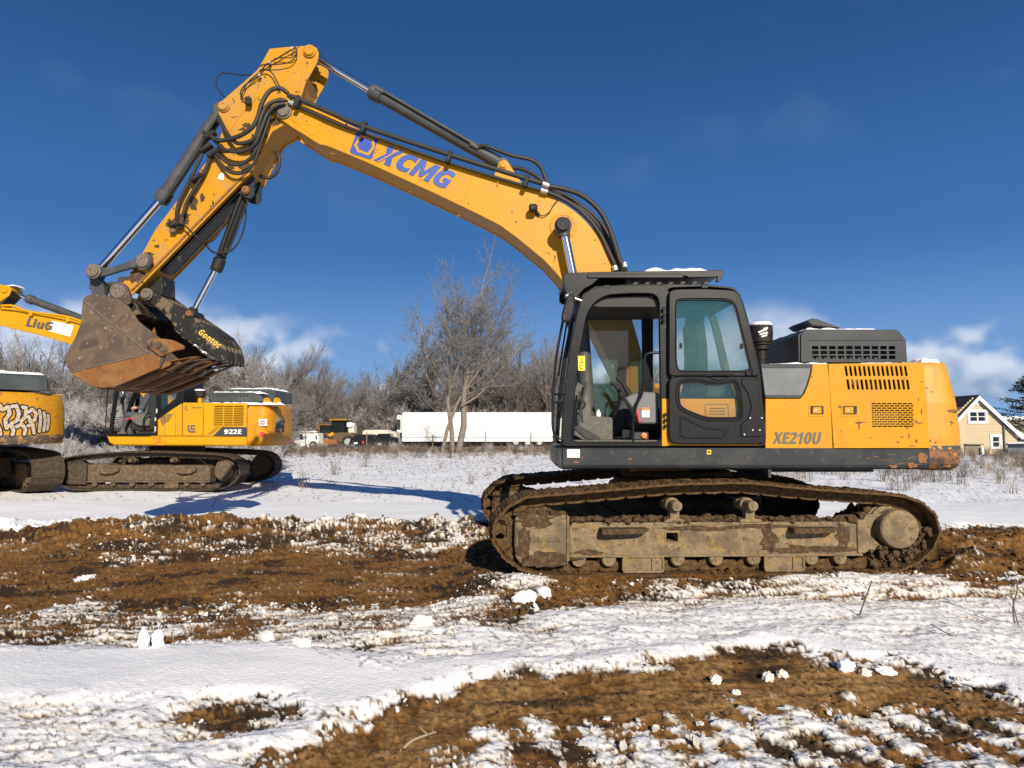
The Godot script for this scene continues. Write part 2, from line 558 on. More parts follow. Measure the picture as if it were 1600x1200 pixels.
	M.shoe = tex_mat(paint(Vector3(0.072, 0.040, 0.016), [[med, 115, 190, Vector3(0.130, 0.072, 0.026), 0.9], [fine, 150, 220, Vector3(0.034, 0.022, 0.013), 0.8], [grit, 185, 240, Vector3(0.17, 0.11, 0.055), 0.5]]), 1.6, 0.85, 0.0, chipt, 0.9)
	M.shoe_far = tex_mat(paint(Vector3(0.050, 0.038, 0.027), [[med, 115, 190, Vector3(0.092, 0.064, 0.040), 0.9], [fine, 160, 220, Vector3(0.028, 0.022, 0.017), 0.7]]), 1.0, 0.85, 0.0, chipt, 0.4)
	M.frame_far = tex_mat(paint(Vector3(0.095, 0.068, 0.043), [[med, 115, 190, Vector3(0.150, 0.107, 0.062), 0.9], [chips, 185, 205, Vector3(0.045, 0.032, 0.022), 0.8]]), 0.8, 0.85)
	M.snow = tex_mat(paint(Vector3(0.88, 0.89, 0.90), [[med, 150, 230, Vector3(0.80, 0.82, 0.84), 0.6]]), 1.5, 0.7, 0.0, chipt, 0.35)
	M.ground = StandardMaterial3D.new()
	M.ground.vertex_color_use_as_albedo = true
	M.ground.albedo_texture = paint(Vector3(0.93, 0.93, 0.93), [[grit, 130, 210, Vector3(0.80, 0.80, 0.80), 0.8], [fine, 120, 180, Vector3(1, 1, 1), 0.8]])
	M.ground.uv1_triplanar = true
	M.ground.uv1_world_triplanar = true
	M.ground.uv1_scale = Vector3.ONE * 1.7
	M.ground.roughness = 0.82
	M.ground.heightmap_enabled = true
	M.ground.heightmap_texture = chipt
	M.ground.heightmap_scale = 0.34
	M.ground.metallic_specular = 0.3
	M.clod = M.ground.duplicate()
	M.clod.uv1_world_triplanar = false
	M.glass = StandardMaterial3D.new()
	M.glass.transparency = BaseMaterial3D.TRANSPARENCY_ALPHA
	M.glass.albedo_color = Color(0.18, 0.38, 0.37, 0.08)
	M.glass.roughness = 0.03
	M.glass_dusty = M.glass.duplicate()
	M.glass_dusty.albedo_color = Color(0.26, 0.46, 0.45, 0.15)
	M.glass_dark = mat(lin(0.012, 0.016, 0.018), 0.06)
	M.blue = mat(lin(0.012, 0.058, 0.30), 0.4)
	M.decal_yellow = mat(lin(0.80, 0.60, 0.03), 0.4)
	M.decal_white = mat(lin(0.72, 0.72, 0.68), 0.5)
	M.decal_black = mat(lin(0.02, 0.02, 0.02), 0.5)
	M.decal_grey = mat(lin(0.085, 0.085, 0.075), 0.5)
	M.decal_red = mat(lin(0.55, 0.03, 0.03), 0.5)
	M.decal_orange = mat(lin(0.80, 0.16, 0.02), 0.5)
	M.gold = mat(lin(0.62, 0.40, 0.07), 0.5)
	M.interior = mat(lin(0.028, 0.028, 0.027), 0.7)
	M.interior_light = tex_mat(paint(Vector3(0.105, 0.103, 0.094), [[med, 130, 190, Vector3(0.15, 0.136, 0.11), 0.8], [fine, 170, 210, Vector3(0.12, 0.10, 0.075), 0.7]]), 1.2, 0.75)
	M.console = mat(lin(0.115, 0.12, 0.125), 0.55)
	M.seat = mat(lin(0.014, 0.014, 0.015), 0.8)
	M.void = mat(lin(0.028, 0.028, 0.030), 0.8)  # near-black grey: shade in vents and under an arm; trailer chassis and cooling grille
	M.bark = tex_mat(paint(Vector3(0.170, 0.140, 0.115), [[med, 120, 180, Vector3(0.27, 0.235, 0.20), 0.8], [fine, 150, 200, Vector3(0.085, 0.068, 0.055), 0.8]]), 0.5, 0.9)
	M.snow_dirty = tex_mat(paint(Vector3(0.80, 0.78, 0.74), [[med, 120, 200, Vector3(0.62, 0.50, 0.34), 0.8], [fine, 190, 235, Vector3(0.22, 0.13, 0.06), 0.8]]), 2.5, 0.75, 0.0, chipt, 0.4)
	M.mud = tex_mat(paint(Vector3(0.135, 0.066, 0.021), [[med, 110, 200, Vector3(0.20, 0.108, 0.040), 0.8], [fine, 165, 235, Vector3(0.05, 0.03, 0.016), 0.8]]), 2.5, 0.85, 0.0, chipt, 0.6)
	M.bark_dark = tex_mat(paint(Vector3(0.085, 0.064, 0.052), [[med, 120, 180, Vector3(0.135, 0.105, 0.09), 0.8]]), 0.5, 0.9)
	M.twig = mat(lin(0.188, 0.176, 0.168), 0.9)
	M.twig_light = mat(lin(0.290, 0.270, 0.255), 0.9)
	M.twig_red = mat(lin(0.155, 0.130, 0.117), 0.9)
	M.twig_frost = mat(lin(0.46, 0.45, 0.45), 0.85)
	M.straw = mat(lin(0.30, 0.235, 0.150), 0.9)
	M.straw_dark = mat(lin(0.120, 0.088, 0.062), 0.9)
	M.leaf_brown = mat(lin(0.145, 0.075, 0.030), 0.9)
	M.needle = mat(lin(0.022, 0.034, 0.020), 0.85)
	M.white_paint = tex_mat(paint(Vector3(0.74, 0.74, 0.73), [[big, 120, 200, Vector3(0.66, 0.66, 0.64), 0.8], [grit, 200, 230, Vector3(0.5, 0.48, 0.44), 0.5]]), 0.15, 0.45)
	M.siding = tex_mat(paint(Vector3(0.47, 0.385, 0.255), [[big, 120, 200, Vector3(0.50, 0.415, 0.28), 0.8]]), 0.2, 0.8)
	M.roof = mat(lin(0.030, 0.031, 0.034), 0.85)
	M.shed = mat(lin(0.155, 0.175, 0.215), 0.7)
	M.wood = mat(lin(0.20, 0.16, 0.12), 0.9)
	M.cream = mat(lin(0.52, 0.49, 0.40), 0.6)
	M.black_paint = mat(lin(0.012, 0.012, 0.014), 0.25)
	M.orange = mat(lin(0.20, 0.075, 0.018), 0.6)
	M.tyre = mat(lin(0.02, 0.02, 0.02), 0.9)
	M.skin = mat(lin(0.52, 0.27, 0.19), 0.55)
	M.cloth = mat(lin(0.055, 0.065, 0.080), 0.9)
	M.jeans = mat(lin(0.022, 0.024, 0.030), 0.9)
	M.boot = mat(lin(0.10, 0.09, 0.08), 0.8)

# ---------------------------------------------------------------- ground: one sheet of churned clay and snow

const FX0 := -9.0
const FD0 := 2.0
const FS := 0.06
const FW := 301
const FH := 201
var field := PackedFloat32Array()
var g_rows: PackedFloat32Array
var g_verts: PackedVector3Array
var g_cols := 0

func ground_y(x: float, d: float) -> float:
	var j := clampi(g_rows.bsearch(d), 0, g_rows.size() - 1)
	var half := 4.4 + 0.95 * absf(g_rows[j] - 2.35)
	var i := clampi(int(round((x / half + 1.0) * 0.5 * (g_cols - 1))), 0, g_cols - 1)
	return g_verts[j * g_cols + i].y

func field_fill(p: PackedVector2Array, v: float) -> void:
	# p: outline in (x, distance ahead); v: +1 unbroken snow ... -1 bare clay
	var k := p.size()
	for j in FH:
		var d := FD0 + j * FS
		var xs := []
		for i in k:
			var a := p[i]
			var b := p[(i + 1) % k]
			if (a.y <= d) != (b.y <= d):
				xs.append(a.x + (d - a.y) / (b.y - a.y) * (b.x - a.x))
		xs.sort()
		for q in range(0, xs.size() - 1, 2):
			var i0 := clampi(int(ceil((xs[q] - FX0) / FS)), 0, FW - 1)
			var i1 := clampi(int(floor((xs[q + 1] - FX0) / FS)), 0, FW - 1)
			for i in range(i0, i1 + 1):
				field[j * FW + i] = v

func field_blur(r: int) -> void:
	for axis in 2:
		var o := field.duplicate()
		for j in FH:
			for i in FW:
				var s := 0.0
				for k in range(-r, r + 1):
					var a := clampi(i + (k if axis == 0 else 0), 0, FW - 1)
					var b := clampi(j + (k if axis == 1 else 0), 0, FH - 1)
					s += field[b * FW + a]
				o[j * FW + i] = s / (2 * r + 1)
		field = o

func field_at(x: float, d: float) -> float:
	var fx := clampf((x - FX0) / FS, 0.0, FW - 1.001)
	var fy := clampf((d - FD0) / FS, 0.0, FH - 1.001)
	var i := int(fx)
	var j := int(fy)
	fx -= i
	fy -= j
	var q := j * FW + i
	return lerpf(lerpf(field[q], field[q + 1], fx), lerpf(field[q + FW], field[q + FW + 1], fx), fy)

func lay_out_field() -> void:
	field.resize(FW * FH)
	field.fill(1.0)
	# the dug-over strip that the tracks run through
	field_fill(pp([-7.706,8.653,-6.642,9.315,-5.888,9.854,-5.009,10.209,-4.149,10.333,-3.227,10.333,-2.186,10.209,-1.08,10.088,-0.483,9.854,0,10.209,5.829,10.209,6.427,10.591,7.072,11.003,8.144,10.862,9.451,10.591,6.45,7.256,4.79,6.742,4.061,6.537,3.894,6.85,3.557,6.905,2.76,6.905,2.188,6.487,1.376,6.206,0.844,5.949,0.255,5.75,-0.189,5.341,-0.538,5.074,-0.837,4.741,-1.277,4.82,-1.665,4.958,-2.178,4.93,-2.583,4.874,-3.049,4.93,-3.505,4.958,-4.446,5.03]), -0.50)
	field_fill(pp([-4.404,6.206,-3.786,6.562,-2.541,6.096,-1.652,5.828,-0.903,5.104,-0.842,4.767,-1.284,4.847,-2.191,4.958,-3.525,4.987]), -0.08)
	field_fill(pp([-2.571,6.439,-1.794,6.32,-1.143,6.439,-0.291,6.562,0,6.439,-0.098,5.511,-0.496,5.104,-0.847,4.794,-1.206,4.874,-1.559,5.341,-2.052,5.789]), 0.04)
	field_fill(pp([-3.691,9.854,-2.879,10.088,-0.978,9.97,-0.472,9.631,-0.501,8.653,-1.495,8.397,-2.466,8.653]), -0.12)
	field_fill(pp([-5.338,9.214,-4.294,9.631,-3.087,9.115,-3.412,8.156,-4.398,8.235]), -0.28)
	field_fill(pp([-0.189,7.106,0.442,7.106,0.457,6.439,-0.23,6.487]), 0.10)
	field_fill(pp([2.389,7.076,3.253,7.318,4.203,7.165,4.077,6.562,3.204,6.562,2.243,6.32]), 0.25)
	field_fill(pp([-4.515,7.929,-3.445,8.235,-1.617,7.577,-0.631,7.106,-1.454,6.823,-2.545,6.823,-3.978,7.106]), -0.58)
	field_fill(pp([-0.28,7.856,0.706,7.929,4.515,7.929,4.125,7.195,2.841,7.106,1.796,6.742,0.606,6.823,0.316,7.106,-0.189,7.106]), -1.1)
	field_fill(pp([0.97,6.823,1.939,6.823,1.714,6.439,0.897,6.32]), -0.25)
	# the clay wedge in the foreground
	field_fill(pp([-1.071,3.223,-0.933,3.547,-0.831,3.712,-0.559,3.973,-0.36,4.085,-0.078,4.45,0.387,4.394,0.789,4.473,1.242,4.69,1.742,4.93,1.884,4.847,2.044,4.543,2.485,4.543,2.829,4.019,3.083,3.697,2.956,3.547,2.654,3.776,2.296,3.842,2.092,3.964,1.681,3.826,1.351,3.842,0.991,3.76,0.485,3.681,0.1,3.793,-0.13,3.712,-0.259,3.477,-0.294,3.056,-1.014,3.056]), -1.0)
	field_fill(pp([-1.773,3.793,-1.631,3.946,-1.319,3.946,-1.013,3.744,-1.048,3.62,-1.456,3.533,-1.62,3.62]), -0.9)
	field_fill(pp([-2.964,3.964,-2.545,3.911,-2.082,3.946,-1.639,3.964,-1.733,3.793,-1.524,3.477,-1.055,3.345,-1.014,3.056,-2.269,3.056]), 0.40)
	field_fill(pp([-0.294,3.056,-0.256,3.443,-0.129,3.681,0.099,3.76,0.481,3.65,0.982,3.728,1.333,3.793,1.666,3.793,2.073,3.929,2.266,3.793,2.619,3.728,2.956,3.547,2.536,3.056]), 0.16)
	field_fill(pp([0,3.443,0.311,3.547,0.48,3.056,0.053,3.056]), -0.5)
	field_fill(pp([1.151,3.547,1.461,3.697,1.553,3.345,1.261,3.137]), -0.28)
	field_fill(pp([2.021,3.712,2.521,3.776,2.489,3.547,2.073,3.477]), -0.4)
	field_fill(pp([-0.181,5.104,0.504,5.693,1.604,6.032,2.162,6.096,3.027,6.206,3.882,6.251,5.142,6.439,3.356,4.233,2.82,4.567,2.567,4.69,1.986,5.104,1.284,4.847,0.401,4.543,-0.04,4.567]), 0.54)
	field_fill(pp([0.434,6.118,1.126,6.344,2.239,6.638,3.067,6.905,4.137,6.85,4.714,6.638,5.202,6.512,4.991,6.251,3.784,6.096,2.674,6.032,1.582,5.949,0.769,5.789]), 0.16)
	field_fill(pp([-1.005,4.741,-0.491,5.045,-0.095,5.341,0.3,5.637,0.821,5.789,0.756,5.341,0.088,4.958,-0.403,4.567,-0.765,4.339]), 0.40)
	field_blur(2)

func build_ground() -> void:
	lay_out_field()
	var big := noise(0.22, 1, 2)
	var mid := noise(1.05, 2, 3)
	var rag := noise(4.2, 3, 3)
	var fin := noise(15.0, 4, 3)
	var clods := noise(7.0, 5, 2, FastNoiseLite.TYPE_CELLULAR)
	var streak := noise(1.0, 6, 3)
	var ds := PackedFloat32Array()
	var d := 2.35
	while d < 14.0:
		ds.append(d)
		d += 0.0046 * d
	while d < 700.0:
		ds.append(d)
		d += (0.018 if d < 60.0 else 0.06) * d
	var back := PackedFloat32Array()
	for q in [-60.0, -30.0, -15.0, -6.0, -2.0, 0.0, 1.2, 1.9]:
		back.append(q)
	back.append_array(ds)
	ds = back
	var cols := 1101
	var rows := ds.size()
	var vs := PackedVector3Array()
	var cs := PackedColorArray()
	vs.resize(cols * rows)
	cs.resize(cols * rows)
	var clay := Vector3(0.150, 0.070, 0.019)
	var clay_pale := Vector3(0.225, 0.122, 0.043)
	var earth := Vector3(0.034, 0.023, 0.015)
	var white := Vector3(0.88, 0.89, 0.905)
	var cream := Vector3(0.70, 0.59, 0.42)
	var grass := Vector3(0.20, 0.15, 0.095)
	for j in rows:
		d = ds[j]
		var half := 3.0 + 0.95 * absf(d - 2.35) + 1.4
		var drop := 0.0
		if d > 20.0:
			drop = -0.0115 * (minf(d, 100.0) - 20.0)
		var dd := maxf(d, 0.5)
		for i in cols:
			var x := (2.0 * i / (cols - 1) - 1.0) * half
			var y := drop + 0.05 * big.get_noise_2d(x, d)
			var c := white
			if d < 14.2 and d > 0.0 and absf(x) < 12.0:
				var nm := mid.get_noise_2d(x, d * 1.25)
				var nr := rag.get_noise_2d(x, d * 1.2)
				var nf := fin.get_noise_2d(x, d)
				# the borders between snow and clay are frayed
				var s0 := field_at(x + 0.20 * nr + 0.20 * nf, d + 0.16 * rag.get_noise_2d(x + 31.0, d * 1.2) + 0.13 * nf)
				# ruts and scrapes run roughly along the tracks
				var st := streak.get_noise_2d(x * 1.1 + d * 0.5, d * 7.0 - x * 1.2)
				var rough := smoothstep(0.95, 0.40, s0)
				var s := s0 + (nm * 0.46 + nr * 0.40 + nf * 0.26 + st * 0.46 + fin.get_noise_2d(x * 2.2, d * 2.2) * 0.48) * lerpf(0.34, 1.0, rough)
				if d < 4.7 and x > -0.6:
					# cleat marks pull the snow into slanting bars
					s += 0.34 * sin((x + 0.18 * d) * 26.0 + nm * 3.0 + nr * 2.0) * rough * smoothstep(4.7, 4.2, d)
				# earth thrown up behind the strip, left of the machine, and the bed that the tracks press into
				var bank := 0.27 * exp(-pow((d - 9.7 - 0.35 * nm) / 0.80, 2.0)) * smoothstep(0.2, -0.6, x) * (0.72 + 0.5 * nm + 0.22 * nr)
				var bed := smoothstep(-0.9, -0.2, x) * smoothstep(5.6, 4.9, x) * smoothstep(6.2, 6.75, d) * smoothstep(10.6, 10.0, d)
				var dip := -0.07 * smoothstep(5.5, 6.3, d) * smoothstep(8.9, 8.0, d) * smoothstep(-0.1, -0.9, x)
				var right := 0.14 * smoothstep(3.9, 4.7, x) * smoothstep(6.8, 7.6, d) * smoothstep(10.5, 9.0, d) * (0.6 + nm)
				var heap := 0.40 * exp(-pow((x - 4.35) / 0.75, 2.0) - pow((d - 8.75) / 0.55, 2.0)) * (0.9 + 0.5 * nr)
				y += bank + bed * 0.075 + dip + right + heap
				var cl := clods.get_noise_2d(x * 1.2, d * 1.2)
				var bare := 1.0 - smoothstep(-0.06, 0.05, s)
				var calm := clampf(smoothstep(-0.15, 0.30, streak.get_noise_2d(x * 0.45 + 9.0, d * 0.8)) + smoothstep(-0.75, -0.95, s0) * smoothstep(5.6, 5.0, d), 0.0, 1.0)
				var lumpy := bare * (1.0 - 0.88 * calm)
				var tiny := fin.get_noise_2d(x * 2.2, d * 2.2)
				y += lumpy * (nr * 0.028 + nf * 0.014 + (cl + 0.6) * 0.018) + bare * (st * 0.012 + nm * 0.018 + tiny * 0.004 - 0.012 * smoothstep(0.07, 0.0, absf(nr + 0.4 * nf)) - 0.006 * smoothstep(0.05, 0.0, absf(nf)))
				var deep := smoothstep(0.0, 0.60, s)
				var edge := (1.0 - deep) * (1.0 - bare)
				y += smoothstep(-0.06, 0.10, s) * 0.008 + smoothstep(-0.1, 1.0, field_at(x, d) + nm * 0.25) * 0.036 + (1.0 - bare) * (rough * (nr * 0.009 + nf * 0.006 + nm * 0.016 + st * 0.010) + nf * 0.002 + nm * 0.008 + tiny * 0.0016)
				# tread prints across the trodden snow
				if d < 5.4:
					var tread := sin((x * 0.62 + d * 0.78) * 30.0 + nm * 4.0)
					y += (1.0 - bare) * rough * smoothstep(-0.1, 0.5, nm + 0.1) * tread * 0.007
				# what lies there: clay, damp earth, snow, snow stained by clay
				var g := clay.lerp(clay_pale, clampf(0.38 + nm * 0.5 + nr * 0.7 - 0.20 * bed, 0.0, 1.0))
				var sand := smoothstep(-0.55, -0.95, s0) * smoothstep(5.8, 5.2, d) * clampf(0.55 + nm * 0.9 + nr * 0.5, 0.0, 1.0)
				g = g.lerp(Vector3(0.285, 0.165, 0.066), sand)
				var wet := smoothstep(0.02, 0.30, streak.get_noise_2d(x * 0.8 + 40.0, d * 1.7) + 0.34 * nr + 0.30 * st + (0.20 if s0 > -0.5 and s0 < -0.02 else -0.08))
				g = g.lerp(earth, wet * 0.9)
				g = g * maxf(0.25, 1.0 + 0.75 * nf + 0.6 * tiny)
				var w := white.lerp(cream, clampf(edge * (0.55 + nf * 1.1 + nr * 0.5) + rough * clampf(nm * 0.6 + nf * 0.6 - 0.26, 0.0, 0.4), 0.0, 1.0))
				var grit := smoothstep(0.30, 0.46, nf + 0.4 * nr + 0.25 * tiny) * rough
				w = w.lerp(earth * 1.6, grit * 0.75)
				c = w.lerp(g, bare)
			elif d > 0.0 and d < 130.0:
				var nm2 := mid.get_noise_2d(x * 0.8, d * 0.8)
				var nf2 := fin.get_noise_2d(x * 0.5, d * 0.35)
				y += 0.03 * nm2 + 0.012 * nf2
				var gr := smoothstep(0.30, 0.52, nf2 + 0.25 * nm2 + clampf((d - 22.0) * 0.010, -0.2, 0.26))
				c = white.lerp(grass, gr * 0.75)
			var q := j * cols + i
			vs[q] = Vector3(x, y, -d)
			cs[q] = Color(maxf(c.x, 0.0), maxf(c.y, 0.0), maxf(c.z, 0.0))
	g_rows = ds
	g_cols = cols
	g_verts = vs
	var ix := PackedInt32Array()
	ix.resize((cols - 1) * (rows - 1) * 6)
	var w2 := 0
	for j in rows - 1:
		for i in cols - 1:
			var a := j * cols + i
			ix[w2] = a
			ix[w2 + 1] = a + cols
			ix[w2 + 2] = a + 1
			ix[w2 + 3] = a + 1
			ix[w2 + 4] = a + cols
			ix[w2 + 5] = a + cols + 1
			w2 += 6
	var arr := []
	arr.resize(Mesh.ARRAY_MAX)
	arr[Mesh.ARRAY_VERTEX] = vs
	arr[Mesh.ARRAY_COLOR] = cs
	arr[Mesh.ARRAY_INDEX] = ix
	var st2 := SurfaceTool.new()
	st2.create_from_arrays(arr)
	st2.generate_normals()
	var o := MeshInstance3D.new()
	o.name = "ground"
	o.mesh = st2.commit()
	o.mesh.surface_set_material(0, M.ground)
	add_child(o)
	tag(o, "snowy field churned into orange clay around the tracks", "", "", "structure")

# ---------------------------------------------------------------- crawler tracks, shared by all excavators

# closed path of the shoes' outer faces, from control points, cut into equal pitches: [position, direction] pairs
func track_path(ctrl: Array, pitch_goal: float) -> Array:
	var dense := []
	var k := ctrl.size()
	for i in k:
		var a: Vector2 = ctrl[(i + k - 1) % k]
		var b: Vector2 = ctrl[i]
		var c: Vector2 = ctrl[(i + 1) % k]
		var d: Vector2 = ctrl[(i + 2) % k]
		for j in 8:
			dense.append(b.cubic_interpolate(c, a, d, j / 8.0))
	var total := 0.0
	for i in dense.size():
		total += dense[i].distance_to(dense[(i + 1) % dense.size()])
	var count := int(round(total / pitch_goal))
	var step := total / count
	var pos := []
	var run := 0.0
	var next := 0.0
	for i in dense.size():
		var a: Vector2 = dense[i]
		var b: Vector2 = dense[(i + 1) % dense.size()]
		var l := a.distance_to(b)
		while next < run + l and pos.size() < count:
			pos.append(a.lerp(b, (next - run) / l))
			next += step
		run += l
	var o := []
	for i in count:
		var a: Vector2 = pos[i]
		var b: Vector2 = pos[(i + 1) % count]
		o.append([(a + b) * 0.5, (b - a).normalized(), step])
	return o

func shoe_mesh(pitch: float, width: float, mat_: Material, seed_: int, caked: bool) -> ArrayMesh:
	# local axes: x along the track, +y outwards, z across
	var m := Mb.new()
	var L := pitch * 1.10
	var prof := pp([-L / 2, -0.006, -L / 2 + 0.012, -0.02, L / 2 - 0.012, -0.014, L / 2, -0.002, L / 2 - 0.004, 0.006, L / 2 - 0.030, 0.006, L / 2 - 0.036, 0.014, L / 2 - 0.050, 0.014, L / 2 - 0.062, 0.005, 0.008, 0.005, 0.002, 0.011, -0.012, 0.011, -0.020, 0.005, -L / 2 + 0.056, 0.005, -L / 2 + 0.049, 0.012, -L / 2 + 0.034, 0.012, -L / 2 + 0.026, 0.005])
	m.extrude(prof, width / 2, -width / 2, 0.002)
	for s in [-1, 1]:
		# chain link under the plate
		m.extrude(Mb.rrect(-pitch * 0.60, -0.125, pitch * 0.42, -0.02, 0.035, 2), s * 0.10 + 0.022, s * 0.10 - 0.022, 0.004)
		m.cyl(Vector3(pitch * 0.40, -0.062, s * 0.085 - 0.03), Vector3(pitch * 0.40, -0.062, s * 0.085 + 0.03), 0.030, 10, 0.004)
		for e in [-1, 1]:
			m.cyl(Vector3(e * 0.035, -0.01, s * 0.085), Vector3(e * 0.035, 0.014, s * 0.085), 0.013, 6)
	if caked:
		var fn := noise(1.0, seed_, 2)
		var rng := RandomNumberGenerator.new()
		rng.seed = seed_
		for q in 14:
			m.lump(Vector3(rng.randf_range(-0.07, 0.07), 0.004, rng.randf_range(-0.27, 0.27) * width / 0.6), Vector3(rng.randf_range(0.02, 0.05), rng.randf_range(0.008, 0.020), rng.randf_range(0.02, 0.06)), fn, 0.5, 4)
	return m.mesh(mat_)

func lay_shoes(holder: Node3D, path: Array, meshes: Array, seed_: int) -> void:
	var rng := RandomNumberGenerator.new()
	rng.seed = seed_
	for i in path.size():
		var p: Vector2 = path[i][0]
		var t: Vector2 = path[i][1]
		var out := Vector2(t.y, -t.x)
		# the path runs anticlockwise, so outwards is to the right of the direction
		var b := Basis(Vector3(t.x, t.y, 0), Vector3(out.x, out.y, 0), Vector3(t.x, t.y, 0).cross(Vector3(out.x, out.y, 0)))
		b = b * Basis(Vector3(0, 0, 1), rng.randf_range(-0.02, 0.02))
		piece(meshes[rng.randi() % meshes.size()], "track_shoe", holder, Transform3D(b, Vector3(p.x, p.y, 0)))

func roller(called: String, parent: Node3D, at: Vector3, r: float, len_: float, cap: float, mat_: Material) -> void:
	var m := Mb.new()
	m.lathe(at + Vector3(0, 0, -len_ / 2), Vector3(0, 0, 1), [0.0, 0.0, r * 0.7, 0.0, r * 0.72, len_ * 0.10, r, len_ * 0.12, r, len_ * 0.40, r * 0.8, len_ * 0.43, r * 0.8, len_ * 0.57, r, len_ * 0.60, r, len_ * 0.86, r * 0.74, len_ * 0.88, r * 0.74, len_ + cap - 0.012, r * 0.66, len_ + cap, r * 0.2, len_ + cap, r * 0.2, len_ + cap + 0.010, 0.0, len_ + cap + 0.010], 18)
	piece(m.mesh(mat_), called, parent)

# ---------------------------------------------------------------- the near excavator

func plate_hex(m: Mb, at: Vector3, r: float) -> void:
	m.cyl(at, at + Vector3(0, 0, 0.012), r, 6)

func pin(m: Mb, at: Vector3, r: float, out: float) -> void:
	m.lathe(at, Vector3(0, 0, 1), [r * 1.25, -0.02, r * 1.25, out * 0.45, r, out * 0.5, r, out - 0.008, r - 0.008, out, r * 0.45, out, r * 0.42, out - 0.006, 0.0, out - 0.006], 18)

func cylinder_part(called: String, parent: Node3D, a: Vector3, mid: Vector3, b: Vector3, rb: float, rr: float, bm: Material) -> MeshInstance3D:
	# barrel from a to mid, rod from mid to b, an eye at either end
	var m := Mb.new()
	var d := (mid - a).normalized()
	var l := a.distance_to(mid)
	m.lathe(a, d, [0.0, 0.02, rb * 0.8, 0.02, rb * 0.95, 0.07, rb * 0.95, l - 0.16, rb * 1.18, l - 0.155, rb * 1.18, l - 0.03, rb * 1.05, l, rr * 1.2, l + 0.004, rr, l - 0.05], 20)
	m.cyl(a + Vector3(0, 0, rb * 0.9), a - Vector3(0, 0, rb * 0.9), rb * 0.9, 18, 0.006)
	var o := part(m, called, bm, parent)
	var r := Mb.new()
	r.cyl(mid - d * 0.1, b, rr, 18)
	part(r, "rod", M.chrome, o)
	var e := Mb.new()
	e.cyl(b + Vector3(0, 0, rb * 0.85), b - Vector3(0, 0, rb * 0.85), rr * 1.9, 18, 0.006)
	e.cyl(b - d * rr * 2.4, b, rr * 1.5, 14)
	part(e, "rod_eye", bm, o)
	return o

func build_main_excavator() -> void:
	var E := thing("excavator", Vector3(1.92, 0, -8.5), "large yellow excavator with dark grey cab standing on the muddy strip in front", "excavator")
	main_undercarriage(E)
	main_upper(E)
	main_cab(E)
	main_boom(E)
	main_arm(E)
	main_bucket(E)

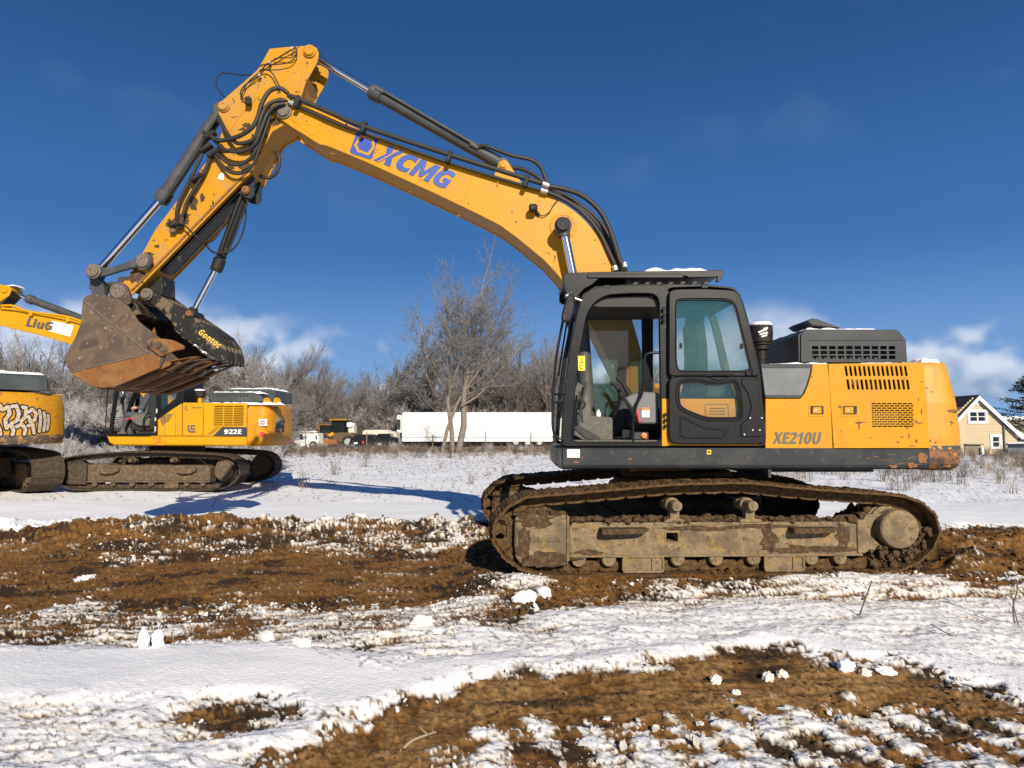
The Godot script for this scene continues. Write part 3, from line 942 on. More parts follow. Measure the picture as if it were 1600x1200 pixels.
func main_undercarriage(E: Node3D) -> void:
	var fn := noise(3.0, 12, 3)
	var shoes := [shoe_mesh(0.19, 0.60, M.shoe, 1, true), shoe_mesh(0.19, 0.60, M.shoe, 2, true), shoe_mesh(0.19, 0.60, M.shoe, 3, true)]
	var U := Node3D.new()
	U.name = "undercarriage"
	E.add_child(U)
	U.position = Vector3(0.02, 0.055, 0)
	U.rotation_degrees = Vector3(0, 4.4, -0.4)
	U.scale = Vector3(1.05, 1, 1)
	var m := Mb.new()
	m.extrude(pp([-0.75, 0.28, 0.75, 0.28, 0.70, 0.50, 0.55, 0.62, -0.55, 0.62, -0.70, 0.50]), 0.62, -0.62, 0.03)
	for e in [-1, 1]:
		m.box(Vector3(e * 0.62, 0.36, 0), Vector3(0.34, 0.22, 2.1), 0.02)
	m.cyl(Vector3(0, 0.70, 0), Vector3(0, 0.94, 0), 0.62, 36, 0.02)
	m.cyl(Vector3(0, 0.76, 0), Vector3(0, 0.86, 0), 0.70, 36, 0.01)
	piece(m.mesh(M.clay_dark), "car_body", U)
	var ctrl := []
	for q in [[-1.50, 0.0], [-0.5, -0.005], [0.5, -0.005], [1.45, 0.0], [1.80, 0.055], [2.05, 0.22], [2.14, 0.45], [2.04, 0.65], [1.80, 0.765], [1.35, 0.805], [0.75, 0.850], [0.28, 0.900], [-0.10, 0.895], [-0.45, 0.885], [-0.95, 0.84], [-1.50, 0.79], [-1.86, 0.755], [-2.05, 0.62], [-2.16, 0.42], [-2.06, 0.20], [-1.84, 0.05]]:
		ctrl.append(Vector2(q[0], q[1]))
	var path := track_path(ctrl, 0.19)
	for side in [1, -1]:
		var z0: float = side * 1.20
		var T := Node3D.new()
		T.name = "crawler_track"
		U.add_child(T, true)
		T.position = Vector3(0, 0, z0)
		if side < 0:
			T.rotation.y = PI
			T.scale = Vector3(-1, 1, 1)
		# side frame: a box beam with an idler yoke in front and the drive housing behind
		var f := Mb.new()
		var zo := 0.185
		# the beam is built round a square hole that goes right through
		f.extrude(pp([-1.42, 0.185, -0.507, 0.185, -0.507, 0.50, -1.38, 0.50, -1.42, 0.47]), zo, -0.16)
		f.extrude(pp([-0.393, 0.185, 1.38, 0.185, 1.40, 0.205, 1.40, 0.46, 1.34, 0.50, -0.393, 0.50]), zo, -0.16)
		f.extrude(pp([-0.507, 0.185, -0.393, 0.185, -0.393, 0.31, -0.507, 0.31]), zo, -0.16)
		f.extrude(pp([-0.507, 0.40, -0.393, 0.40, -0.393, 0.50, -0.507, 0.50]), zo, -0.16)
		f.extrude(pp([-1.44, 0.165, 1.405, 0.165, 1.405, 0.186, -1.44, 0.186]), zo + 0.025, -0.16, 0.004)
		f.extrude(pp([1.36, 0.19, 1.44, 0.19, 1.44, 0.52, 1.36, 0.52]), zo + 0.02, -0.16, 0.006)
		piece(f.mesh(M.clay), "side_frame", T)
		var yk := Mb.new()
		yk.extrude(pp([-1.92, 0.17, -1.86, 0.085, -1.50, 0.085, -1.43, 0.165, -1.43, 0.53, -1.46, 0.58, -1.90, 0.58, -1.93, 0.54, -1.935, 0.30]), zo + 0.035, -0.12, 0.018)
		yk.extrude(pp([-1.925, 0.325, -1.45, 0.325, -1.45, 0.335, -1.925, 0.340]), zo + 0.041, zo, 0.002)
		yk.extrude(pp([-1.455, 0.09, -1.43, 0.15, -1.43, 0.56, -1.455, 0.59]), zo + 0.055, -0.12, 0.006)
		piece(yk.mesh(M.clay), "idler_guard", T)
		var idl := Mb.new()
		idl.lathe(Vector3(-1.74, 0.40, -0.10), Vector3(0, 0, 1), [0.0, 0.0, 0.26, 0.0, 0.27, 0.02, 0.275, 0.06, 0.225, 0.07, 0.225, 0.13, 0.275, 0.14, 0.27, 0.18, 0.26, 0.20, 0.0, 0.20], 30)
		piece(idl.mesh(M.clay_dark), "idler", T)
		var sp := Mb.new()
		var teeth := PackedVector2Array()
		for i in 42:
			var a := i * TAU / 42.0
			teeth.append(Vector2(1.76, 0.42) + Vector2(cos(a), sin(a)) * (0.33 if i % 2 == 0 else 0.285))
		sp.extrude(teeth, 0.04, -0.04, 0.008)
		piece(sp.mesh(M.clay_dark), "sprocket", T)
		var hub := Mb.new()
		hub.lathe(Vector3(1.76, 0.43, -0.10), Vector3(0, 0, 1), [0.25, 0.0, 0.25, 0.16, 0.235, 0.17, 0.235, 0.20, 0.195, 0.21, 0.195, 0.335, 0.185, 0.352, 0.165, 0.358, 0.0, 0.362], 30)
		piece(hub.mesh(M.clay), "drive_hub", T)
		var lug := Mb.new()
		lug.extrude(pp([1.42, 0.19, 1.62, 0.24, 1.50, 0.36, 1.50, 0.48, 1.62, 0.58, 1.46, 0.57, 1.42, 0.50]), zo, zo - 0.03, 0.004)
		piece(lug.mesh(M.clay), "drive_bracket", T)
		for x in [-1.335, -1.05, -0.395, -0.025, 0.34, 0.905, 1.19]:
			roller("track_roller", T, Vector3(x, 0.140, 0), 0.092, 0.30, 0.045, M.clay)
		for x in [-0.42, 0.31]:
			roller("carrier_roller", T, Vector3(x, 0.665, 0.02), 0.070, 0.26, 0.12, M.clay)
			var br := Mb.new()
			br.extrude(pp([x - 0.10, 0.50, x + 0.11, 0.50, x + 0.11, 0.525, x + 0.04, 0.535, x + 0.04, 0.66, x - 0.04, 0.66, x - 0.05, 0.535, x - 0.10, 0.525]), 0.20, 0.10, 0.004)
			piece(br.mesh(M.clay), "roller_bracket", T)
		for x in [-0.73, 0.63]:
			var g := Mb.new()
			g.extrude(Mb.rrect(x - 0.20, 0.015, x + 0.20, 0.175, 0.03, 2), zo + 0.015, zo - 0.01, 0.004)
			g.ring(Mb.rrect(x - 0.20, 0.015, x + 0.20, 0.175, 0.03, 2), Mb.rrect(x - 0.18, 0.035, x + 0.18, 0.160, 0.02, 2), zo + 0.03, zo + 0.014, 0.003)
			g.box(Vector3(x + 0.09, 0.095, zo + 0.022), Vector3(0.02, 0.13, 0.016), 0.003)
			piece(g.mesh(M.clay), "track_guide_guard", T)
		for x in [-0.92, 0.90]:
			var s := Mb.new()
			s.extrude(pp([x - 0.22, 0.455, x + 0.22, 0.455, x + 0.22, 0.44, x + 0.17, 0.41, x + 0.02, 0.40, x - 0.20, 0.395, x - 0.22, 0.41]), zo + 0.135, zo - 0.005, 0.006)
			piece(s.mesh(M.clay_dark), "step", T)
		var hole := Mb.new()
		hole.ring(Mb.rrect(-0.52, 0.30, -0.38, 0.41, 0.012, 2), Mb.rrect(-0.507, 0.31, -0.393, 0.40, 0.008, 2), zo + 0.006, zo - 0.004)
		piece(hole.mesh(M.clay), "hole_rim", T)
		# earth lying on the beam and packed round the drive
		var mud := Mb.new()
		var rng := RandomNumberGenerator.new()
		rng.seed = 50 + side
		for q in 420:
			var x := rng.randf_range(-1.40, 1.40)
			var big := pow(rng.randf(), 2.5)
			mud.lump(Vector3(x, 0.497 + rng.randf_range(0, 0.035), rng.randf_range(0.02, zo - 0.005)), Vector3(0.010 + 0.05 * big, 0.008 + 0.028 * big, 0.010 + 0.04 * big), fn, 0.6, 4)
		for q in 110:
			mud.lump(Vector3(rng.randf_range(-1.92, -1.48), 0.575 + rng.randf_range(-0.01, 0.02), rng.randf_range(0.0, zo + 0.01)), Vector3(rng.randf_range(0.012, 0.06), rng.randf_range(0.008, 0.022), rng.randf_range(0.012, 0.05)), fn, 0.6, 4)
		for q in 300:
			var a := rng.randf_range(-2.6, 0.35)
			var rr := rng.randf_range(0.20, 0.42)
			mud.lump(Vector3(1.80 + cos(a) * rr, maxf(0.40 + sin(a) * rr, 0.03), rng.randf_range(-0.05, 0.21)), Vector3.ONE * (0.012 + 0.045 * pow(rng.randf(), 2.0)), fn, 0.6, 4)
		tag(piece(mud.mesh(M.clay_dark), "caked_mud", T), "", "", "", "stuff")
		# wet earth plastered over the dried clay
		for q in [[-1.74, 0.52, 0.17, 0.075, zo + 0.037], [-1.62, 0.16, 0.24, 0.07, zo + 0.037], [-1.85, 0.30, 0.06, 0.16, zo + 0.037], [0.92, 0.23, 0.42, 0.035, zo + 0.002], [0.50, 0.33, 0.075, 0.13, zo + 0.002], [-1.25, 0.21, 0.15, 0.03, zo + 0.002], [1.22, 0.36, 0.07, 0.12, zo + 0.002], [-0.2, 0.44, 0.30, 0.025, zo + 0.002], [0.45, 0.46, 0.35, 0.02, zo + 0.002]]:
			var sp2 := Mb.new()
			sp2.extrude(blob(q[0], q[1], q[2], q[3], int(absf(q[0]) * 100.0) + side), q[4] + 0.005, q[4] - 0.004, 0.003)
			piece(sp2.mesh(M.clay_dark), "mud_patch", T)
		lay_shoes(T, path, shoes, 70 + side)

# an irregular flat outline round a centre
func blob(x: float, y: float, rx: float, ry: float, seed_: int, k: int = 26) -> PackedVector2Array:
	var fn := noise(1.0, seed_, 3)
	var o := PackedVector2Array()
	for i in k:
		var a := i * TAU / k
		var r := 1.0 + 0.75 * fn.get_noise_2d(cos(a) * 1.6 + 5.0, sin(a) * 1.6)
		o.append(Vector2(x + cos(a) * rx * r, y + sin(a) * ry * r))
	return o

# bare spots where paint has come off, as thin flakes of rust on a face that looks along z
func worn_spots(parent: Node3D, z: float, spots: Array, mat_: Material) -> void:
	var k := 0
	for q in spots:
		k += 1
		var m := Mb.new()
		m.extrude(blob(q[0].x, q[0].y, q[1], q[2], k * 7 + 3, 16), z + 0.0025, z - 0.002)
		part(m, "paint_chip", mat_, parent)

func main_upper(E: Node3D) -> void:
	var Z := -7.15
	# revolving frame: a long dark skirt with a rounded lower edge
	var m := Mb.new()
	var y1 := 1.288
	var y0 := 1.071
	var sec := pp([0, y1, 0, y0 + 0.05, -0.012, y0 + 0.022, -0.035, y0 + 0.006, -0.07, y0, -1.2, y0 - 0.01, -1.2, y1])
	# section in (depth, height); swept along x
	var xs := [0.444, 0.508, 4.19]
	m.xf = Transform3D(Basis(Vector3(0, 0, 1), Vector3(0, 1, 0), Vector3(-1, 0, 0)), Vector3(0, 0, Z))
	# local x is depth towards the camera, local z runs along -x
	m.extrude(sec, -float(xs[1]), -float(xs[2]), 0.004)
	m.xf = Transform3D.IDENTITY
	m.extrude(pp([xs[0], y1, xs[1], y1, xs[1], y0 + 0.004, xs[0] + 0.025, y0 + 0.02, xs[0], y0 + 0.06]), Z - 0.01, Z - 1.1, 0.01)
	m.box(Vector3(2.2, 0.5 * (y0 + y1), -9.1), Vector3(3.2, y1 - y0 - 0.02, 1.4), 0.02)
	part(m, "revolving_frame", M.frame, E)
	var sk := Mb.new()
	sk.box(Vector3(1.03, y1 - 0.004, Z - 0.05), Vector3(1.05, 0.012, 0.12), 0.003)
	part(sk, "cab_step", M.frame, E)
	var sil := Mb.new()
	sil.extrude(pp([0.552,1.276,0.68,1.276,0.68,1.193,0.552,1.193]), -7.143, -7.149)
	part(sil, "rating_plate", M.decal_white, E)
	var yd := Mb.new()
	yd.extrude(pp([1.954,1.269,1.996,1.269,1.995,1.225,1.954,1.225]), -7.143, -7.149)
	part(yd, "warning_sticker", M.decal_yellow, E)
	var yb := Mb.new()
	yb.extrude(pp([1.963,1.263,1.976,1.263,1.972,1.234,1.96,1.244]), -7.140, -7.144)
	yb.extrude(pp([1.979,1.257,1.989,1.253,1.985,1.231,1.975,1.234]), -7.140, -7.144)
	part(yb, "warning_sign", M.decal_black, E)
	# side panels behind the cab, the seams left open between them
	var p1 := Mb.new()
	p1.extrude(pp([2.555,1.783,2.909,1.783,2.949,1.835,2.991,1.932,3.029,2.062,3.034,2.136,3.19,2.136,3.21,1.932,3.221,1.282,2.544,1.282]), Z, Z - 0.04, 0.006)
	var panel := part(p1, "side_panel", M.yellow, E)
	var p2 := Mb.new()
	p2.extrude(pp([2.517,2.136,3.022,2.136,3.016,2.062,2.978,1.932,2.937,1.841,2.903,1.793,2.555,1.793]), Z, Z - 0.04, 0.005)
	var gp := part(p2, "grey_panel", M.grey_panel, E)
	var gp2 := Mb.new()
	gp2.extrude(pp([2.517,2.136,3.022,2.136,3.019,2.094,2.516,2.094]), Z + 0.006, Z - 0.002, 0.002)
	gp2.extrude(pp([2.555,1.822,2.93,1.822,2.903,1.793,2.555,1.793]), Z + 0.004, Z - 0.002, 0.001)
	part(gp2, "panel_edge", M.hood, gp)
	# rear door with its louvres cut out
	var door := CSGCombiner3D.new()
	door.name = "engine_door"
	E.add_child(door)
	door.position = -E.position
	csg_poly(door, pp([3.199,2.136,4.164,2.149,4.191,1.276,3.231,1.279]), Z, 0.014, M.yellow, false)
	for row in 2:
		for i in 14:
			var fx := 1322.0 + row * 2.6 + i * 7.17
			var top := 571.5 + row * 21.2
			var lean := 1.6
			csg_poly(door, slot(fx, top, lean, row), Z + 0.05, 0.2, M.yellow, true)
	var gx0 := 3.623
	var gx1 := 4.042
	var gy0 := 1.494
	var gy1 := 1.745
	var nrow := 11
	var ph := (gy1 - gy0) / nrow
	for rw in nrow:
		var y := gy0 + rw * ph
		var n := 8
		var pw := (gx1 - gx0) / n
		for i in n + 1:
			var a := gx0 + i * pw - (pw * 0.5 if rw % 2 == 1 else 0.0)
			var b := minf(a + pw * 0.84, gx1)
			a = maxf(a, gx0)
			if b - a > 0.012:
				csg_poly(door, pp([a, y + ph * 0.22, b, y + ph * 0.22, b, y + ph * 0.80, a, y + ph * 0.80]), Z + 0.05, 0.2, M.yellow, true)
	# bulkheads added to close the engine bay, so it stays dark behind the louvres
	var bulk := Mb.new()
	bulk.box(Vector3(2.6, 1.53, -8.5), Vector3(0.03, 1.08, 2.6), 0.0)
	bulk.box(Vector3(3.346, 1.53, -8.1), Vector3(1.5, 1.08, 0.03), 0.0)
	part(bulk, "added_bulkhead", M.hood, E)
	var eng := Mb.new()
	eng.cyl(Vector3(3.539,1.998,-7.36), Vector3(3.535,1.878,-7.36), 0.05, 14)
	eng.cyl(Vector3(3.626,2.025,-7.36), Vector3(4.125,2.025,-7.36), 0.03, 10)
	eng.box(Vector3(3.945,1.613,-7.36), Vector3(0.5, 0.22, 0.05), 0.01)
	part(eng, "engine", M.steel, E)
	var lat := Mb.new()
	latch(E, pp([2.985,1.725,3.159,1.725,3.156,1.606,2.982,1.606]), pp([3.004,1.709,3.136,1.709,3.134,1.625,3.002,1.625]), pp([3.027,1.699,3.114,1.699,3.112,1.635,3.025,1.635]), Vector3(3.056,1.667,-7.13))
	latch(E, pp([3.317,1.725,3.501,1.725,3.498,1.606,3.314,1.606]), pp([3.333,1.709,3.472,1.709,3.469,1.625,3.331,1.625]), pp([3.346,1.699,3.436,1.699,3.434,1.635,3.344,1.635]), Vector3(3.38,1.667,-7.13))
	worn_spots(E, Z, [[Vector3(3.483,1.539,-7.15), 0.030, 0.012], [Vector3(3.522,1.545,-7.15), 0.045, 0.006], [Vector3(3.488,1.5,-7.15), 0.008, 0.03], [Vector3(4.094,1.539,-7.15), 0.04, 0.008], [Vector3(4.063,1.558,-7.15), 0.012, 0.014], [Vector3(3.916,1.397,-7.15), 0.02, 0.008], [Vector3(3.987,1.41,-7.15), 0.006, 0.025], [Vector3(3.876,1.346,-7.15), 0.018, 0.01], [Vector3(4.124,1.654,-7.15), 0.007, 0.03], [Vector3(4.016,1.308,-7.15), 0.03, 0.006], [Vector3(3.601,1.391,-7.15), 0.008, 0.012], [Vector3(3.307,1.461,-7.15), 0.007, 0.005], [Vector3(4.096,1.777,-7.15), 0.005, 0.02], [Vector3(4.062,1.359,-7.15), 0.014, 0.016], [Vector3(3.977,1.494,-7.15), 0.01, 0.006]], M.rust)
	for q in [[1361, 712, 1371, 714], [1374, 719, 1388, 718], [1383, 709, 1399, 711], [1396, 726, 1410, 723], [1407, 711, 1412, 718], [1350, 716, 1357, 716], [1413, 718, 1425, 713], [1422, 726, 1438, 725], [1433, 707, 1445, 709], [1388, 715, 1393, 721]]:
		var k := 7.147 / 1109.0
		var sc := Mb.new()
		sc.bar(Vector3((q[0] - 800) * k, 1.5 + (667 - q[1]) * k, -7.148), Vector3((q[2] - 800) * k, 1.5 + (667 - q[3]) * k, -7.149), 0.005, 0.005, Vector3(0, 0, 1))
		part(sc, "scratch", M.clay if q[0] % 2 else M.rust, E)
	worn_spots(E, Z, [[Vector3(4.121,1.186,-7.15), 0.05, 0.06], [Vector3(4.009,1.116,-7.15), 0.05, 0.025], [Vector3(3.816,1.103,-7.15), 0.04, 0.015], [Vector3(0.642,1.148,-7.15), 0.03, 0.01], [Vector3(1.187,1.18,-7.15), 0.02, 0.012]], M.rust)
	lettering("XE210U", 0.112, Vector3(2.607,1.324,-7.145) + Vector3(0, -0.03, 0.0), -0.4, 12, 0.86, M.decal_grey, "model_lettering", E, 0.25)
	# roof deck of the engine bay
	var deck := Mb.new()
	deck.box(Vector3(0.5 * (2.548 + 4.157), 2.136 - 0.02, -8.5), Vector3(1.60, 0.03, 2.66), 0.005)
	part(deck, "engine_deck", M.yellow, E)
	# far side of the body, so that it is closed when seen from elsewhere
	var far := Mb.new()
	far.extrude(pp([1.0, 0.99, 4.18, 0.99, 4.14, 2.10, 1.0, 2.10]), -9.82, -9.86, 0.006)
	part(far, "far_side_panel", M.yellow, E)
	var tank := Mb.new()
	tank.box(Vector3(1.35, 1.5, -9.35), Vector3(0.9, 0.95, 0.9), 0.03)
	part(tank, "fuel_tank", M.yellow, E)
	# engine hood
	var hd := CSGCombiner3D.new()
	hd.name = "engine_hood"
	E.add_child(hd)
	hd.position = -E.position
	csg_poly(hd, pp([3.089,2.189,3.096,2.478,3.117,2.519,3.166,2.543,4.104,2.54,4.138,2.526,4.214,2.429,4.219,2.189]), -7.55, 0.02, M.hood, false)
	for r in 3:
		for i in 10:
			var px := 1271.0 + i * 13.4
			csg_poly(hd, hood_slot(px, 540.2 + r * 7.6), -7.4, 0.3, M.hood, true)
	var h2 := Mb.new()
	# front slope, top and far side of the hood as one shell
	var hy := 2.543
	var hb := 2.189
	var hx0 := 3.072
	var hx1 := 4.193
	h2.extrude(pp([hx0 + 0.075, hy, hx1 - 0.12, hy, hx1 - 0.11, hy - 0.018, hx0 + 0.06, hy - 0.018]), -7.572, -8.9, 0.002)
	h2.extrude(pp([hx0, hb, hx0 + 0.02, hb, hx0 + 0.02, hy - 0.06, hx0 + 0.09, hy - 0.01, hx0 + 0.07, hy - 0.004, hx0, hy - 0.06]), -7.571, -8.95, 0.0)
	h2.extrude(pp([hx1 - 0.02, hb, hx1, hb, hx1, hy - 0.11, hx1 - 0.11, hy, hx1 - 0.12, hy - 0.01, hx1 - 0.02, hy - 0.115]), -7.571, -8.95, 0.0)
	h2.box(Vector3(0.5 * (hx0 + hx1), 0.5 * (hy + hb), -8.95), Vector3(hx1 - hx0, hy - hb, 0.02), 0.0)
	part(h2, "hood_shell", M.hood, E)
	var hi := Mb.new()
	hi.box(Vector3(0.5 * (hx0 + hx1), 0.5 * (hy + hb) - 0.02, -8.0), Vector3(hx1 - hx0 - 0.1, hy - hb - 0.1, 0.5), 0.0)
	part(hi, "radiator", M.hood, E)
	var rim := Mb.new()
	rim.bar(Vector3(3.161,2.429,-7.545), Vector3(4.187,2.429,-7.545), 0.006, 0.006)
	part(rim, "hood_crease", M.hood, E)
	var flap := Mb.new()
	flap.extrude(pp([3.228,2.653,3.286,2.685,3.343,2.674,3.599,2.581,3.284,2.609]), -7.7, -8.25, 0.004)
	part(flap, "exhaust_flap", M.hood, E)
	# air pre-cleaner
	var ac := Mb.new()
	var ab := Vector3(2.86,2.268,-8.1)
	ac.lathe(ab, Vector3.UP, [0.05, 0.0, 0.05, 0.10, 0.085, 0.12, 0.085, 0.165, 0.105, 0.17, 0.105, 0.195, 0.125, 0.20, 0.130, 0.30, 0.126, 0.385, 0.118, 0.40, 0.0, 0.41], 26)
	ac.cyl(ab + Vector3(0, -0.25, 0), ab + Vector3(0, 0.02, 0), 0.045, 14)
	var acp := part(ac, "air_precleaner", M.rubber, E)
	var al := Mb.new()
	for q in [[-0.075, 0.30, 0.02, 0.335], [-0.06, 0.275, 0.03, 0.297], [-0.04, 0.25, 0.02, 0.268], [-0.02, 0.335, 0.03, 0.350]]:
		var a0 := Vector3(ab.x + q[0], ab.y + q[1], ab.z + 0.122)
		al.bar(a0, Vector3(ab.x + q[2], ab.y + q[3], ab.z + 0.133), 0.006, 0.018)
	part(al, "precleaner_emblem", M.decal_white, acp)
	# counterweight, its foot scraped down to rust
	var cwm := Mb.new()
	cwm.colored = true
	var x0 := 4.222
	var plan := [Vector2(x0 - 0.05, -7.155), Vector2(x0 + 0.10, -7.155), Vector2(x0 + 0.22, -7.165), Vector2(x0 + 0.30, -7.20), Vector2(x0 + 0.355, -7.27), Vector2(x0 + 0.40, -7.40), Vector2(x0 + 0.46, -7.8), Vector2(x0 + 0.49, -8.5), Vector2(x0 + 0.46, -9.2), Vector2(x0 + 0.40, -9.6), Vector2(x0 + 0.30, -9.80), Vector2(x0 + 0.10, -9.84), Vector2(x0 - 0.05, -9.84)]
	var yb0 := 1.062
	var yt := 2.165
	var prof := []
	for q in [[0.0, -0.10], [0.02, -0.05], [0.06, -0.015], [0.12, 0.0], [0.30, 0.0], [0.62, -0.025], [0.86, -0.075], [0.95, -0.098], [0.985, -0.112], [1.0, -0.135]]:
		prof.append(Vector2(q[0], q[1]))
	var rust_n := noise(2.2, 33, 4)
	var chip_n := noise(9.0, 34, 3)
	counterweight(cwm, plan, prof, yb0, yt, 300, 150, func(p: Vector3, v: float) -> Color:
		var nn := rust_n.get_noise_3d(p.x * 1.4, p.y * 2.6, p.z * 1.4)
		var nc := chip_n.get_noise_3d(p.x, p.y * 1.3, p.z)
		var yel := Vector3(0.50, 0.232, 0.004).lerp(Vector3(0.44, 0.212, 0.016), clampf(0.4 + nn, 0.0, 1.0))
		var run := chip_n.get_noise_3d(p.x * 1.2, p.y * 0.12, p.z * 1.2)
		yel = yel.lerp(Vector3(0.38, 0.16, 0.01), smoothstep(0.22, 0.42, run) * 0.5)
		var c := yel
		# scrapes: along the rear corner and over the whole foot
		var corner := smoothstep(x0 + 0.22, x0 + 0.40, p.x) * 0.24
		if nc + nn * 0.35 + corner > 0.58:
			c = Vector3(0.075, 0.040, 0.02)
		if v < 0.195:
			c = Vector3(0.06, 0.045, 0.034).lerp(Vector3(0.20, 0.08, 0.026), smoothstep(-0.25, 0.20, nn + 0.6 * nc))
			if nc > 0.28: c = Vector3(0.05, 0.035, 0.028)
			if nc < -0.36: c = Vector3(0.40, 0.18, 0.03)
		elif v < 0.225 and nn + nc * 0.6 > -0.22:
			c = Vector3(0.045, 0.047, 0.048)
		return Color(c.x, c.y, c.z))
	var cm := StandardMaterial3D.new()
	cm.vertex_color_use_as_albedo = true
	cm.roughness = 0.48
	var cw := part(cwm, "counterweight", cm, E)
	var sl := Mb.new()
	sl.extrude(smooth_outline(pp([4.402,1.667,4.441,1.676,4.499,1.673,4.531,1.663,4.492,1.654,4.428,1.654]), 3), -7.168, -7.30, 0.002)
	part(sl, "lifting_slot_shade", M.rust, cw)  # solid dark rust piece in place of a shaded hollow
	# snow left lying on the machine
	var sn := noise(2.5, 77, 3)
	snow_slab(E, 4.205, 4.442, 2.165 - 0.02, -7.27, -9.3, 0.09, sn)
	snow_slab(E, 2.668, 3.259, 2.139 - 0.012, -7.20, -7.5, 0.035, sn)
	snow_slab(E, 3.548, 4.179, 2.139 - 0.012, -7.18, -7.5, 0.03, sn)
	snow_slab(E, hx0 + 0.10, hx1 - 0.22, hy - 0.006, -7.60, -8.85, 0.035, sn)
	var sc := Mb.new()
	sc.lathe(ab + Vector3(0, 0.385, 0), Vector3.UP, [0.122, 0.0, 0.126, 0.02, 0.11, 0.04, 0.05, 0.052, 0.0, 0.054], 20)
	part(sc, "snow_cap", M.snow, E)
	# hand rails and tool box on the far side
	var rl := Mb.new()
	rl.tube(smooth_curve([Vector3(0.95, 2.0, -9.7), Vector3(0.95, 2.9, -9.7), Vector3(1.1, 3.0, -9.7), Vector3(1.7, 3.0, -9.7), Vector3(1.8, 2.9, -9.7), Vector3(1.8, 2.0, -9.7)], 4), 0.018)
	part(rl, "handrail", M.dark, E)
	var tb := Mb.new()
	tb.box(Vector3(1.1, 1.35, -9.35), Vector3(1.0, 0.62, 0.9), 0.02)
	part(tb, "tool_box", M.yellow, E)

func slot(fx: float, top: float, lean: float, _row: int) -> PackedVector2Array:
	# a louvre, given by where it sits on the door panel, in millimetre-true metres
	var k := 7.15 / 1109.0
	var x := (fx - 800.0) * k * 1.0018
	var y := 1.5 + (667.0 - top) * k * 1.003
	var w := 0.0125
	var h := 0.108
	var o := PackedVector2Array()
	for i in 7:
		var a := PI * i / 6.0
		o.append(Vector2(x + cos(a) * w, y - w + sin(a) * w))
	for i in 7:
		var a := PI + PI * i / 6.0
		o.append(Vector2(x + lean * k + cos(a) * w, y - h + w + sin(a) * w))
	return o

func hood_slot(px: float, py: float) -> PackedVector2Array:
	var k := 7.55 / 1109.0
	var x := (px - 800.0) * k
	var y := 1.5 + (667.0 - py) * k
	return pp([x, y, x + 0.069, y, x + 0.069, y - 0.036, x, y - 0.036])

func csg_poly(parent: CSGCombiner3D, p: PackedVector2Array, z: float, thick: float, mat_: Material, cut: bool) -> void:
	var c := CSGPolygon3D.new()
	c.polygon = Mb.ccw(p)
	c.mode = CSGPolygon3D.MODE_DEPTH
	c.depth = thick
	c.material = mat_
	c.position = Vector3(0, 0, z)
	c.name = "cut" if cut else "plate"
	c.operation = CSGShape3D.OPERATION_SUBTRACTION if cut else CSGShape3D.OPERATION_UNION
	parent.add_child(c, true)

func latch(E: Node3D, outer: PackedVector2Array, inner: PackedVector2Array, handle: PackedVector2Array, lock: Vector3) -> void:
	var m := Mb.new()
	m.ring(outer, inner, -7.146, -7.151, 0.001)
	var o := part(m, "door_latch", M.yellow, E)
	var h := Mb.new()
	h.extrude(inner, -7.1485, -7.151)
	part(h, "latch_recess_shade", M.rubber, o)  # flat black sheet, painted-in shade of the yellow recess
	var g := Mb.new()
	g.extrude(handle, -7.141, -7.150, 0.002)
	part(g, "latch_handle", M.yellow, o)
	var l := Mb.new()
	l.cyl(lock + Vector3(0, 0, -0.02), lock + Vector3(0, 0, -0.007), 0.011, 12, 0.002)
	part(l, "lock", M.bright, o)

